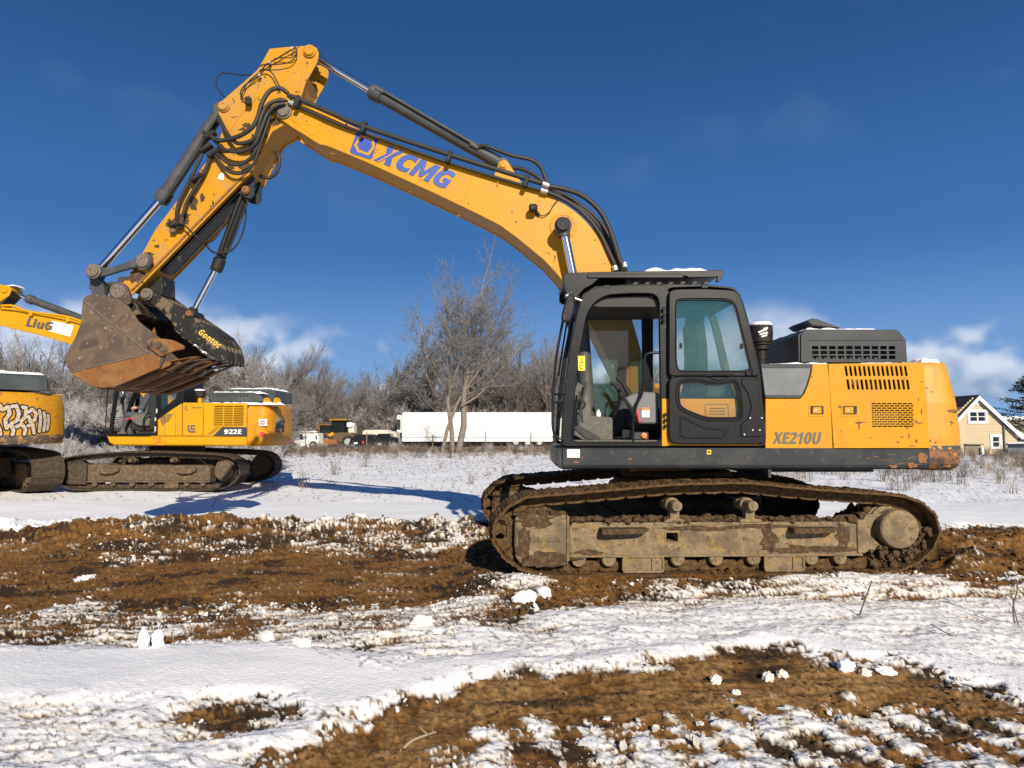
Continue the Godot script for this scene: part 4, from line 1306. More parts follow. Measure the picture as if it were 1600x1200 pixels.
# skin round a plan outline (x, z), pulled in with height by the profile (share of height, offset)
func counterweight(m: Mb, plan: Array, prof: Array, y0: float, y1: float, nu: int, nv: int, paint_: Callable) -> void:
	var cur := []
	for i in plan.size() - 1:
		var a: Vector2 = plan[maxi(i - 1, 0)]
		var b: Vector2 = plan[i]
		var c: Vector2 = plan[i + 1]
		var d: Vector2 = plan[mini(i + 2, plan.size() - 1)]
		for k in 10:
			cur.append(b.cubic_interpolate(c, a, d, k / 10.0))
	cur.append(plan[-1])
	var acc := [0.0]
	for i in cur.size() - 1:
		acc.append(acc[-1] + cur[i].distance_to(cur[i + 1]))
	var total: float = acc[-1]
	var base := []
	var nrm := []
	var q := 0
	for i in nu + 1:
		var s := total * i / nu
		while q < cur.size() - 2 and acc[q + 1] < s: q += 1
		var t: float = (s - acc[q]) / maxf(acc[q + 1] - acc[q], 1e-6)
		base.append(cur[q].lerp(cur[q + 1], t))
		var d: Vector2 = (cur[q + 1] - cur[q]).normalized()
		nrm.append(Vector2(-d.y, d.x))
	var g := []
	for j in nv + 1:
		var v := float(j) / nv
		var off := 0.0
		for k in prof.size() - 1:
			if v >= prof[k].x and v <= prof[k + 1].x:
				off = lerpf(prof[k].y, prof[k + 1].y, (v - prof[k].x) / (prof[k + 1].x - prof[k].x))
		var row := []
		for i in nu + 1:
			var p: Vector2 = base[i] + nrm[i] * off
			row.append(Vector3(p.x, lerpf(y0, y1, v), p.y))
		g.append(row)
	var nn := []
	for j in nv + 1:
		var row := []
		for i in nu + 1:
			var du: Vector3 = g[j][mini(i + 1, nu)] - g[j][maxi(i - 1, 0)]
			var dv: Vector3 = g[mini(j + 1, nv)][i] - g[maxi(j - 1, 0)][i]
			row.append(du.cross(dv).normalized())
		nn.append(row)
	var flip: bool = nn[nv / 2][nu / 2].x < 0.0
	for j in nv:
		for i in nu:
			m.col = paint_.call((g[j][i] + g[j + 1][i + 1]) * 0.5, (j + 0.5) / nv)
			var ua := Vector2(float(i) / nu, 1.0 - float(j) / nv)
			var ub := Vector2(float(i + 1) / nu, 1.0 - float(j) / nv)
			var uc := Vector2(float(i + 1) / nu, 1.0 - float(j + 1) / nv)
			var ud := Vector2(float(i) / nu, 1.0 - float(j + 1) / nv)
			if flip:
				m.quad_s(g[j][i + 1], g[j][i], g[j + 1][i], g[j + 1][i + 1], -nn[j][i + 1], -nn[j][i], -nn[j + 1][i], -nn[j + 1][i + 1], ub, ua, ud, uc)
			else:
				m.quad_s(g[j][i], g[j][i + 1], g[j + 1][i + 1], g[j + 1][i], nn[j][i], nn[j][i + 1], nn[j + 1][i + 1], nn[j + 1][i], ua, ub, uc, ud)
	# top and bottom
	for j in [0, nv]:
		var po := PackedVector2Array()
		for i in nu + 1:
			po.append(Vector2(g[j][i].x, g[j][i].z))
		var idx := Geometry2D.triangulate_polygon(po)
		for k in range(0, idx.size(), 3):
			var a: Vector3 = g[j][idx[k]]
			var b: Vector3 = g[j][idx[k + 1]]
			var c: Vector3 = g[j][idx[k + 2]]
			var up := (b - a).cross(c - a).y > 0.0
			if up == (j == nv): m.tri(a, b, c)
			else: m.tri(a, c, b)

func snow_slab(E: Node3D, x0: float, x1: float, y: float, z0: float, z1: float, h: float, fn: FastNoiseLite, called: String = "snow_layer") -> void:
	# a pillow of snow with a rounded, uneven rim
	var m := Mb.new()
	var nu := maxi(6, int(absf(x1 - x0) / 0.035))
	var nv := maxi(5, int(absf(z1 - z0) / 0.05))
	var g := []
	for j in nv + 1:
		var row := []
		for i in nu + 1:
			var u := float(i) / nu
			var v := float(j) / nv
			var x := lerpf(x0, x1, u)
			var z := lerpf(z0, z1, v)
			var nz := fn.get_noise_2d(x * 2.0, z * 2.0)
			var e := minf(minf(u, 1.0 - u) * absf(x1 - x0), minf(v, 1.0 - v) * absf(z1 - z0))
			var f := sqrt(clampf(e / (h * 1.1), 0.0, 1.0))
			row.append(Vector3(x + 0.02 * fn.get_noise_2d(z * 9.0, 4.0), y + h * f * (0.8 + 0.5 * nz), z))
		g.append(row)
	for j in nv:
		for i in nu:
			m.quad(g[j][i], g[j][i + 1], g[j + 1][i + 1], g[j + 1][i])
	part(m, called, M.snow, E)

func main_cab(E: Node3D) -> void:
	var Z := -7.15
	var C := Node3D.new()
	C.name = "cab"
	E.add_child(C)
	C.position = -E.position
	# side frame towards the camera: the front doorway and the window behind it
	var outer := fillet(pp([0.488,1.301,0.516,1.77,0.576,2.243,0.656,2.648,0.722,2.845,0.847,2.924,1.205,2.943,1.583,2.943,1.595,2.845,1.574,1.301]), 0.07)
	var inner := fillet(pp([0.598,1.352,0.632,1.79,0.68,2.217,0.754,2.622,0.819,2.746,0.95,2.838,1.204,2.855,1.445,2.855,1.496,2.792,1.498,1.352]), 0.07)
	for z in [Z, -8.10]:
		var m := Mb.new()
		m.ring(outer, inner, z, z - 0.06, 0.008)
		part(m, "door_frame", M.dark, C)
		var o2 := fillet(pp([1.57,2.924,1.954,2.937,2.266,2.911,2.342,2.805,2.403,2.583,2.51,2.094,2.544,1.609,2.557,1.301,1.548,1.301]), 0.07)
		var i2 := fillet(pp([1.627,2.845,1.953,2.851,2.232,2.832,2.283,2.746,2.325,2.57,2.425,2.074,2.448,1.932,2.452,1.803,1.613,1.803]), 0.07)
		var m2 := Mb.new()
		m2.ring(o2, i2, z - 0.005, z - 0.06, 0.006)
		part(m2, "rear_side_frame", M.dark, C)
	# yellow lower wall behind the open door, with its louvred hatch
	var yl := Mb.new()
	yl.extrude(pp([1.51,1.783,2.458,1.783,2.48,1.314,1.504,1.314]), Z + 0.006, Z - 0.05, 0.004)
	var yw := part(yl, "lower_wall", M.yellow, C)
	var ht := Mb.new()
	ht.ring(Mb.rrect(1.941, 1.577, 2.179, 1.731, 0.02, 3), Mb.rrect(1.947, 1.583, 2.172, 1.725, 0.015, 3), Z + 0.010, Z + 0.004)
	for k in 3:
		ht.bar(Vector3(1.988,1.686,-7.138) + Vector3(0, -0.028 * k, 0), Vector3(2.143,1.686,-7.138) + Vector3(0, -0.028 * k, 0), 0.004, 0.006)
	part(ht, "hatch", M.decal_grey, yw)
	var st := Mb.new()
	st.extrude(pp([1.509,1.719,1.56,1.719,1.555,1.308,1.503,1.308]), Z + 0.010, Z - 0.02, 0.003)
	part(st, "door_post", M.yellow, C)
	# windscreen between the two front pillars, in two sheets, and its rubber
	var fp := pp([0.514,1.352,0.542,1.77,0.602,2.243,0.682,2.648,0.742,2.832])
	var ws := Mb.new()
	for i in fp.size() - 1:
		var a := fp[i]
		var b := fp[i + 1]
		ws.quad(Vector3(a.x, a.y, -7.22), Vector3(b.x, b.y, -7.22), Vector3(b.x, b.y, -8.10), Vector3(a.x, a.y, -8.10))
	part(ws, "windscreen", M.glass, C)
	var wb := Mb.new()
	var fo := pp([0.516,1.751,0.542,1.751,0.542,1.79,0.516,1.79])
	wb.extrude(fo, -7.2, -8.1, 0.002)
	part(wb, "windscreen_bar", M.dark, C)
	# far window and rear window
	var fw := Mb.new()
	fw.extrude(fillet(pp([0.598,1.352,0.632,1.79,0.68,2.217,0.754,2.622,0.819,2.746,0.95,2.838,1.445,2.855,1.496,2.792,1.498,1.352]), 0.07), -8.12, -8.126)
	part(fw, "far_window", M.glass_dusty, C)
	var fw2 := Mb.new()
	fw2.extrude(pp([1.627,2.845,1.953,2.851,2.232,2.832,2.283,2.746,2.325,2.57,2.425,2.074,2.448,1.932,2.452,1.803,1.613,1.803]), -8.12, -8.126)
	part(fw2, "far_rear_window", M.glass_dusty, C)
	var sw := Mb.new()
	sw.extrude(pp([1.627,2.845,1.953,2.851,2.232,2.832,2.283,2.746,2.325,2.57,2.425,2.074,2.448,1.932,2.452,1.803,1.613,1.803]), -7.18, -7.186)
	part(sw, "side_window", M.glass, C)
	var rw := Mb.new()
	var ra := pp([2.277,2.779,2.504,1.835])
	rw.quad(Vector3(ra[0].x, ra[0].y, -7.22), Vector3(ra[0].x, ra[0].y, -8.1), Vector3(ra[1].x, ra[1].y, -8.1), Vector3(ra[1].x, ra[1].y, -7.22))
	part(rw, "rear_window", M.glass, C)
	var rear := Mb.new()
	rear.extrude(pp([2.452,1.816,2.517,1.816,2.544,1.308,2.48,1.308]), -7.22, -8.1, 0.003)
	part(rear, "rear_wall", M.dark, C)
	# roof with its dished front, guard and slats
	var rf := Mb.new()
	rf.extrude(pp([0.683,2.753,0.722,2.851,0.847,2.93,1.205,2.95,1.954,2.95,2.266,2.917,2.33,2.832,2.278,2.819,2.213,2.858,1.953,2.871,1.204,2.871,0.879,2.858,0.768,2.779]), -7.155, -8.155, 0.004)
	part(rf, "roof", M.dark, C)
	var gd := Mb.new()
	gd.extrude(pp([0.521,3.023,0.548,3.055,0.6,3.062,0.913,3.072,2.146,3.088,2.145,3.023,2.098,2.97,2.072,2.97,2.086,3.019,1.792,3.013,1.773,3.029,0.88,3.003,0.814,2.943,0.729,2.897,0.651,2.805,0.605,2.779,0.547,2.858,0.528,2.937]), -7.12, -7.16, 0.004)
	var guard := part(gd, "roof_guard", M.dark, C)
	var gs := Mb.new()
	gs.extrude(Mb.rrect(0.76, 3.005, 1.738, 3.048, 0.018, 4), -7.105, -7.125, 0.006)
	part(gs, "guard_rail", M.dark, guard)
	var g2 := Mb.new()
	g2.extrude(pp([0.548,3.055,0.913,3.072,2.146,3.088,2.145,3.029,0.913,3.016,0.586,2.911,0.547,2.937]), -8.12, -8.16, 0.004)
	g2.extrude(pp([0.548,3.049,0.913,3.065,2.146,3.082,2.145,3.062,0.913,3.042,0.561,3.016]), -7.15, -8.13, 0.002)
	part(g2, "guard_top", M.dark, guard)
	for k in 7:
		var sl := Mb.new()
		sl.extrude(pp([1.25 + k * 0.12, 2.985, 1.30 + k * 0.12, 2.985, 1.27 + k * 0.12, 2.94, 1.22 + k * 0.12, 2.94]), -7.17, -8.10, 0.003)
		part(sl, "guard_slat", M.dark, guard)
	for px in [0.965, 1.963]:
		var mt := Mb.new()
		mt.box(Vector3(px, 2.925, -7.17), Vector3(0.075, 0.035, 0.05), 0.006)
		mt.cyl(Vector3(px, 2.86, -7.17), Vector3(px, 2.93, -7.17), 0.018, 10)
		part(mt, "guard_mount", M.dark, guard)
	snow_slab(C, 1.34, 2.05, 3.082 - 0.006, -7.17, -8.05, 0.065, noise(2.5, 78, 3))
	# work lamp, mirror and its arm at the front corner
	var lp := Mb.new()
	lp.box(Vector3(0.57,2.861,-7.2), Vector3(0.07, 0.10, 0.10), 0.012)
	lp.cyl(Vector3(0.551,2.947,-7.2), Vector3(0.59,2.788,-7.2), 0.022, 10)
	part(lp, "work_lamp", M.rubber, C)
	var lb := Mb.new()
	lb.cyl(Vector3(0.541,2.812,-7.08), Vector3(0.606,2.838,-7.08), 0.020, 12, 0.004)
	lb.cyl(Vector3(0.631,2.793,-7.08), Vector3(0.702,2.767,-7.08), 0.012, 10, 0.003)
	part(lb, "mirror_bracket", M.bright, C)
	var mi := Mb.new()
	mi.extrude(smooth_outline(pp([0.567,2.823,0.612,2.81,0.621,2.688,0.591,2.573,0.553,2.541,0.502,2.547,0.493,2.598,0.522,2.72]), 3), -6.98, -7.05, 0.014)
	part(mi, "mirror", M.rubber, C)
	# outer rail of the doorway and the front guard of the far pillar
	var hr := Mb.new()
	hr.tube(smooth_curve([Vector3(0.523,1.379,-7.1),Vector3(0.46,1.392,-7.1),Vector3(0.409,1.481,-7.1),Vector3(0.411,1.737,-7.12),Vector3(0.439,2.126,-7.14),Vector3(0.493,2.452,-7.15),Vector3(0.546,2.714,-7.15)], 5), 0.013)
	hr.tube([Vector3(0.424,1.827,-7.12),Vector3(0.517,1.829,-7.16)], 0.011)
	hr.tube([Vector3(0.417,1.744,-7.12),Vector3(0.51,1.745,-7.16)], 0.011)
	part(hr, "grab_rail", M.dark, C)
	var wip := Mb.new()
	wip.tube(smooth_curve([Vector3(0.50, 2.05, -7.6), Vector3(0.53, 2.25, -7.6), Vector3(0.62, 2.75, -7.75)], 4), 0.010)
	part(wip, "wiper", M.rubber, C)
	# the door, swung right back and latched against the rear window
	var D := Mb.new()
	var zo := -7.085
	var idn := fillet(pp([1.651,2.755,1.677,2.785,1.935,2.788,2.174,2.785,2.238,2.742,2.262,2.677,2.298,2.509,2.38,2.134,2.392,2.07,2.359,2.054,2.244,2.054,1.693,2.054,1.655,2.076,1.643,2.186]), 0.07)
	# upper half is a frame round the glass, lower half a pressed panel with a cut-out
	var up_o := fillet(pp([1.582,2.86,1.627,2.889,1.937,2.895,2.247,2.879,2.31,2.814,2.34,2.703,2.394,2.509,2.476,2.089,2.487,2.005,2.371,2.005,2.243,2.005,1.679,2.005,1.57,2.005,1.572,2.121]), 0.07)
	D.ring(up_o, idn, zo, zo - 0.05, 0.010)
	var lo_o := fillet(pp([1.57,2.005,1.891,2.005,1.987,2.005,2.102,2.005,2.211,2.005,2.487,2.005,2.507,1.736,2.537,1.366,2.485,1.328,1.912,1.328,1.606,1.328,1.562,1.379]), 0.07)
	var lo_i := fillet(pp([1.672,1.948,1.883,1.957,1.979,1.925,2.107,1.925,2.217,1.957,2.254,1.903,2.276,1.698,2.274,1.602,2.235,1.589,1.935,1.589,1.726,1.672,1.669,1.723]), 0.07)
	D.ring(lo_o, lo_i, zo, zo - 0.05, 0.010)
	var door := part(D, "door", M.dark, C)
	var g := Mb.new()
	g.extrude(idn, zo - 0.022, zo - 0.028)
	part(g, "door_glass", M.glass_dusty, door)
	var gl := Mb.new()
	gl.extrude(lo_i, zo - 0.022, zo - 0.028)
	part(gl, "lower_door_glass", M.glass, door)
	var seal := Mb.new()
	var idn2 := Mb.inset(Mb.ccw(idn), 0.010)
	seal.ring(Mb.ccw(idn), idn2, zo - 0.004, zo - 0.022, 0.003)
	var lo2 := Mb.inset(Mb.ccw(lo_i), 0.010)
	seal.ring(Mb.ccw(lo_i), lo2, zo - 0.004, zo - 0.022, 0.003)
	part(seal, "door_seal", M.rubber, door)
	var rib := Mb.new()
	# pressed ribs: round the lower pane, the kick panel and the lock plate
	var lo3 := Mb.inset(Mb.ccw(lo_i), -0.034)
	rib.ring(lo3, Mb.inset(Mb.ccw(lo_i), -0.018), zo + 0.010, zo - 0.004, 0.005)
	rib.ring(pp([1.674,1.608,1.724,1.596,1.914,1.5,2.15,1.475,2.163,1.455,2.123,1.411,2.091,1.385,1.721,1.385,1.671,1.417]), pp([1.689,1.589,1.724,1.576,1.908,1.484,2.124,1.459,2.13,1.449,2.111,1.42,2.085,1.401,1.728,1.401,1.687,1.424]), zo + 0.010, zo - 0.004, 0.004)
	rib.extrude(pp([2.294,1.98,2.448,1.98,2.475,1.736,2.49,1.545,2.5,1.405,2.295,1.398,2.277,1.417,2.278,1.513,2.298,1.538,2.357,1.596,2.384,1.704,2.355,1.832,2.293,1.928]), zo + 0.012, zo - 0.004, 0.006)
	rib.bar(Vector3(1.69,2.03,-7.08) , Vector3(2.221,2.03,-7.08), 0.012, 0.010)
	part(rib, "door_pressing", M.dark, door)
	var hd := Mb.new()
	hd.extrude(smooth_outline(pp([1.948,2.012,2.064,2.018,2.179,2.012,2.172,1.996,2.102,1.973,2.063,1.964,2.025,1.973,1.955,1.996]), 3), zo + 0.016, zo - 0.002, 0.005)
	part(hd, "door_handle", M.rubber, door)
	for q in [[Vector3(1.694,2.313,-7.08)], [Vector3(2.303,2.307,-7.08)], [Vector3(2.35,2.043,-7.08)], [Vector3(2.413,2.037,-7.08)]]:
		var kb := Mb.new()
		kb.box(q[0] + Vector3(0, 0, 0.0), Vector3(0.026, 0.055, 0.03), 0.007)
		part(kb, "window_catch", M.rubber, door)
	for y in [2.692, 2.627, 2.575, 1.621, 1.564, 1.506]:
		var hg := Mb.new()
		hg.cyl(Vector3(1.534, y - 0.018, -7.11), Vector3(1.534, y + 0.018, -7.11), 0.014, 10, 0.003)
		part(hg, "hinge", M.rubber, door)
	for q in [Vector3(2.392,1.468,-7.07), Vector3(2.462,1.468,-7.07), Vector3(2.308,1.424,-7.07), Vector3(2.369,1.589,-7.07), Vector3(2.484,1.589,-7.07)]:
		var sc := Mb.new()
		sc.cyl(q, q + Vector3(0, 0, 0.006), 0.008, 6)
		part(sc, "screw", M.bright, door)
	var stick := Mb.new()
	stick.extrude(pp([0.664,2.214,0.735,2.214,0.737,2.066,0.666,2.066]), -7.125, -7.16, 0.001)
	var ys := part(stick, "warning_sticker", M.decal_yellow, C)
	var sb := Mb.new()
	sb.ring(pp([0.676,2.142,0.721,2.142,0.698,2.187]), pp([0.685,2.149,0.711,2.149,0.698,2.175]), -7.122, -7.125)
	sb.tube(smooth_curve([Vector3(0.715,2.118,-7.123),Vector3(0.696,2.124,-7.123),Vector3(0.683,2.105,-7.123),Vector3(0.696,2.085,-7.123),Vector3(0.715,2.085,-7.123)], 3), 0.004)
	part(sb, "sticker_print", M.decal_black, ys)
	# inside: floor, front console, pedals, seat, arm-rest consoles with levers
	var fl := Mb.new()
	fl.extrude(pp([0.553,1.365,2.481,1.365,2.48,1.301,0.553,1.301]), -7.18, -8.10, 0.004)
	part(fl, "floor", M.interior_light, C)
	var fc := Mb.new()
	fc.extrude(pp([0.656,1.343,0.692,1.685,0.659,1.877,0.707,1.98,0.789,1.932,0.836,1.753,0.856,1.616,1.082,1.603,1.079,1.343]), -7.62, -8.05, 0.012)
	part(fc, "front_console", M.interior_light, C)
	var ped := Mb.new()
	ped.tube([Vector3(0.716,1.874,-7.55),Vector3(0.738,1.547,-7.45)], 0.012)
	ped.tube([Vector3(0.791,1.97,-7.55),Vector3(0.719,1.681,-7.45),Vector3(0.686,1.493,-7.4)], 0.012)
	ped.extrude(pp([0.633,1.493,0.686,1.52,0.918,1.387,0.905,1.354,0.765,1.374]), -7.36, -7.46, 0.006)
	ped.extrude(pp([0.639,1.414,0.745,1.361,0.758,1.321,0.665,1.321]), -7.5, -7.6, 0.006)
	part(ped, "travel_pedal", M.interior, C)
	var ring_ := Mb.new()
	ring_.lathe(Vector3(0.726,1.737,-7.52), Vector3(-0.2, 0, 1), [0.035, 0.0, 0.052, 0.0, 0.056, 0.012, 0.050, 0.024, 0.035, 0.024, 0.035, 0.0], 20)
	part(ring_, "air_vent", M.rubber, C)
	var cn := Mb.new()
	cn.extrude(pp([1.159,1.796,1.219,1.829,1.318,1.862,1.502,1.849,1.498,1.533,1.314,1.533,1.237,1.677]), -7.26, -7.50, 0.014)
	var con := part(cn, "armrest_console", M.console, C)
	var cst := Mb.new()
	cst.extrude(pp([1.327,1.696,1.405,1.696,1.404,1.598,1.326,1.598]), -7.255, -7.262)
	part(cst, "console_sticker", M.decal_white, con)
	var crd := Mb.new()
	crd.extrude(pp([1.327,1.696,1.405,1.696,1.405,1.673,1.327,1.673]), -7.252, -7.256)
	part(crd, "sticker_heading", M.decal_orange, con)
	var red := Mb.new()
	red.extrude(pp([1.257,1.717,1.277,1.717,1.315,1.546,1.295,1.539]), -7.25, -7.30, 0.004)
	part(red, "safety_lever", M.decal_red, con)
	var jo := Mb.new()
	jo.tube([Vector3(1.225,1.826,-7.38),Vector3(1.199,1.879,-7.38),Vector3(1.16,1.946,-7.38)], 0.032, 0.022)
	jo.tube(smooth_curve([Vector3(1.173,1.926,-7.38),Vector3(1.14,1.973,-7.38),Vector3(1.107,2.006,-7.38),Vector3(1.087,2.013,-7.38)], 3), 0.019, 0.024)
	part(jo, "joystick", M.rubber, C)
	var jo2 := Mb.new()
	jo2.tube([Vector3(1.226,1.834,-7.9),Vector3(1.198,1.892,-7.9)], 0.035, 0.024)
	jo2.tube(smooth_curve([Vector3(1.198,1.892,-7.9),Vector3(1.156,1.956,-7.9),Vector3(1.12,1.984,-7.9),Vector3(1.092,1.992,-7.9)], 3), 0.019, 0.024)
	part(jo2, "joystick", M.rubber, C)
	var cn2 := Mb.new()
	cn2.extrude(pp([1.197,1.777,1.269,1.849,1.64,1.863,1.636,1.55,1.316,1.535,1.137,1.408,1.066,1.408]), -7.80, -8.02, 0.014)
	part(cn2, "far_console", M.interior, C)
	var se := Mb.new()
	se.extrude(smooth_outline(pp([1.249,1.493,1.284,1.682,1.353,1.73,1.826,1.709,1.935,2.225,1.921,2.601,1.989,2.636,2.063,2.567,2.089,2.089,2.026,1.547,1.754,1.446]), 2), -7.50, -7.98, 0.04)
	part(se, "seat", M.seat, C)
	var hs := Mb.new()
	hs.extrude(smooth_outline(pp([1.935,2.79,2.018,2.818,2.073,2.762,2.07,2.609,2.001,2.581,1.932,2.616]), 3), -7.58, -7.88, 0.03)
	part(hs, "headrest", M.seat, C)
	var gr := Mb.new()
	gr.tube(smooth_curve([Vector3(1.222,1.352,-7.19),Vector3(1.23,1.578,-7.19),Vector3(1.264,1.727,-7.19),Vector3(1.317,1.837,-7.19),Vector3(1.339,1.999,-7.19),Vector3(1.341,2.163,-7.19),Vector3(1.361,2.228,-7.19),Vector3(1.407,2.251,-7.19),Vector3(1.498,2.254,-7.19)], 4), 0.014)
	part(gr, "grab_handle", M.dark, C)
	var kn := Mb.new()
	kn.box(Vector3(1.293,1.409,-7.26), Vector3(0.18, 0.075, 0.12), 0.006)
	var kb2 := part(kn, "switch_box", M.interior, C)
	var kr := Mb.new()
	kr.lathe(Vector3(1.334,1.41,-7.2), Vector3(0, 0, 1), [0.03, 0.0, 0.03, 0.012, 0.022, 0.014, 0.022, 0.03, 0.0, 0.032], 16)
	part(kr, "emergency_switch", M.decal_orange, kb2)
	var bt := Mb.new()
	bt.lathe(Vector3(0.936,1.604,-7.7), Vector3.UP, [0.028, 0.0, 0.028, 0.05, 0.012, 0.07, 0.012, 0.085, 0.0, 0.085], 12)
	part(bt, "water_bottle", M.decal_white, C)
	var hl := Mb.new()
	hl.extrude(pp([0.813,2.74,0.95,2.832,1.445,2.845,1.496,2.779,2.277,2.805,2.277,2.766,1.496,2.727,0.91,2.727]), -7.22, -8.09, 0.004)
	part(hl, "headliner", M.interior, C)
	var inpil := Mb.new()
	inpil.tube(smooth_curve([Vector3(1.502,2.911,-7.5),Vector3(1.657,2.651,-7.6),Vector3(1.757,2.245,-7.7)], 4), 0.03)
	part(inpil, "inner_post", M.interior, C)

func main_boom(E: Node3D) -> void:
	var zn := -8.22
	var zf := -8.78
	var top := pp([-2.701,5.35,-2.602,5.35,-2.51,5.327,-2.281,5.257,-1.975,5.101,-1.776,5.007,-1.212,4.798,-0.757,4.632,-0.302,4.496,0.166,4.358,0.377,4.273,0.566,4.166,0.799,3.997,1.03,3.752,1.149,3.531,1.245,3.311,1.382,2.82,1.547,2.22,1.677,1.922,1.705,1.759,1.644,1.655,1.54,1.626])
	var bot := pp([1.422,1.677,1.226,2.071,0.97,2.594,0.748,2.986,0.54,3.273,0.375,3.455,0.21,3.592,0.045,3.729,-0.143,3.867,-0.377,3.989,-0.611,4.104,-0.944,4.265,-1.277,4.419,-1.741,4.635,-2.183,4.821,-2.274,4.837,-2.443,4.945,-2.619,5.054,-2.727,5.132,-2.782,5.21,-2.768,5.303])
	var ol := top.duplicate()
	ol.append_array(bot)
	# two web plates and the top and bottom flanges between them
	var m := Mb.new()
	m.extrude(ol, zn, zn - 0.02, 0.004)
	m.extrude(ol, zf + 0.02, zf, 0.004)
	var boom := part(m, "boom", M.yellow, E)
	var fl := Mb.new()
	for i in range(5, top.size() - 1):
		fl.quad(Vector3(top[i].x, top[i].y - 0.012, zn - 0.012), Vector3(top[i + 1].x, top[i + 1].y - 0.012, zn - 0.012), Vector3(top[i + 1].x, top[i + 1].y - 0.012, zf + 0.012), Vector3(top[i].x, top[i].y - 0.012, zf + 0.012))
	part(fl, "top_flange", M.yellow, boom)
	var bf := Mb.new()
	for i in range(0, bot.size() - 4):
		bf.quad(Vector3(bot[i].x, bot[i].y + 0.014, zn - 0.012), Vector3(bot[i + 1].x, bot[i + 1].y + 0.014, zn - 0.012), Vector3(bot[i + 1].x, bot[i + 1].y + 0.014, zf + 0.012), Vector3(bot[i].x, bot[i].y + 0.014, zf + 0.012))
	part(bf, "bottom_flange", M.yellow_worn, boom)
	# weld plates on the near web
	var wp := Mb.new()
	wp.extrude(pp([-2.622,5.225,-2.493,5.225,-2.401,5.147,-2.384,5.085,-2.43,5.07,-2.598,5.116]), zn + 0.008, zn - 0.002, 0.003)
	wp.extrude(pp([-2.644,5.155,-2.508,5.21,-2.241,5.14,-2.299,4.969,-2.382,4.945]), zn + 0.004, zn - 0.002, 0.002)
	wp.extrude(pp([-0.454,4.477,-0.435,4.481,-0.581,4.093,-0.603,4.1]), zn + 0.005, zn - 0.001, 0.002)
	wp.extrude(pp([-2.216,5.015,-2.117,4.992,-2.19,4.821,-2.251,4.837]), zn + 0.004, zn - 0.001, 0.002)
	for q in [pp([-1.967,5.085,-1.951,5.077,-1.966,5.015,-1.973,5.023]), pp([-0.166,4.396,-0.155,4.396,-0.17,4.335,-0.177,4.342]), pp([0.701,4.043,0.712,4.035,0.663,3.951,0.655,3.959])]:
		wp.extrude(q, zn + 0.03, zn, 0.001)
	part(wp, "weld_plate", M.yellow, boom)
	var bs := Mb.new()
	var bp := Vector3(0.602,3.851,-8.22)
	bs.lathe(bp, Vector3(0, 0, 1), [0.16, -0.02, 0.16, 0.004, 0.150, 0.010, 0.135, 0.010, 0.13, 0.004, 0.09, 0.004, 0.085, 0.02, 0.0, 0.02], 36)
	part(bs, "cylinder_boss", M.yellow, boom)
	# maker's badge and lettering
	var bd := Mb.new()
	bd.extrude(pp([-1.813,5.001,-1.577,4.924,-1.591,4.889,-1.653,4.672,-1.68,4.657,-1.9,4.73,-1.919,4.757,-1.843,4.982]), zn + 0.006, zn + 0.001)
	var badge := part(bd, "badge", M.blue, boom)
	var hx := Mb.new()
	hx.ring(pp([-1.788,4.957,-1.636,4.902,-1.62,4.802,-1.694,4.701,-1.831,4.748,-1.87,4.833]), pp([-1.78,4.926,-1.659,4.883,-1.654,4.802,-1.71,4.736,-1.809,4.771,-1.836,4.833]), zn + 0.009, zn + 0.005)
	part(hx, "badge_ring", M.yellow, badge)
	var tg := Mb.new()
	tg.extrude(pp([-1.799,4.891,-1.677,4.848,-1.756,4.771]), zn + 0.009, zn + 0.005)
	part(tg, "badge_mark", M.blue, badge)
	# lettering in broad slanted strokes: baseline from left to right down the boom
	var base := Vector3(-1.634,4.649,-8.215)
	xcmg(boom, Transform3D(Basis(Vector3(0, 0, 1), deg_to_rad(-22.5)), Vector3(base.x, base.y, zn + 0.002)))
	worn_spots(boom, zn + 0.001, [[Vector3(0.503,3.486,-8.22), 0.012, 0.025], [Vector3(0.495,3.44,-8.22), 0.008, 0.012], [Vector3(-0.633,3.982,-8.22), 0.02, 0.008], [Vector3(-1.208,4.265,-8.22), 0.015, 0.006], [Vector3(-2.121,4.728,-8.22), 0.03, 0.008], [Vector3(0,4.035,-8.22), 0.006, 0.02], [Vector3(0.977,3.691,-8.22), 0.01, 0.012]], M.rust)
	# tip boss
	var tp := Mb.new()
	pin(tp, Vector3(-2.706,5.241,-8.22), 0.075, 0.05)
	part(tp, "arm_pivot", M.steel, boom)
	# arm cylinder on top
	var lg := Mb.new()
	for z in [-8.36, -8.60]:
		lg.extrude(pp([-0.223,4.493,-0.185,4.61,-0.146,4.689,-0.092,4.709,-0.046,4.681,0.046,4.532,0.138,4.391]), z, z - 0.04, 0.006)
	part(lg, "cylinder_lug", M.yellow, boom)
	var lp := Mb.new()
	pin(lp, Vector3(-0.108,4.642,-8.36), 0.04, 0.03)
	part(lp, "lug_pin", M.yellow, boom)
	var ac := cylinder_part("arm_cylinder", E, Vector3(-0.11,4.694,-8.5), Vector3(-1.74,5.627,-8.5), Vector3(-2.481,6.081,-8.5), 0.082, 0.045, M.cylinder)
	var acl := Mb.new()
	acl.tube([Vector3(-1.623,5.62,-8.42),Vector3(-1.556,5.57,-8.4),Vector3(-0.504,4.941,-8.4),Vector3(-0.404,4.886,-8.42)], 0.018)
	acl.cyl(Vector3(-1.662,5.62,-8.42), Vector3(-1.56,5.564,-8.42), 0.034, 10)
	acl.cyl(Vector3(-0.505,4.926,-8.42), Vector3(-0.404,4.87,-8.42), 0.03, 10)
	part(acl, "feed_pipe", M.cylinder, ac)
	var sn := Mb.new()
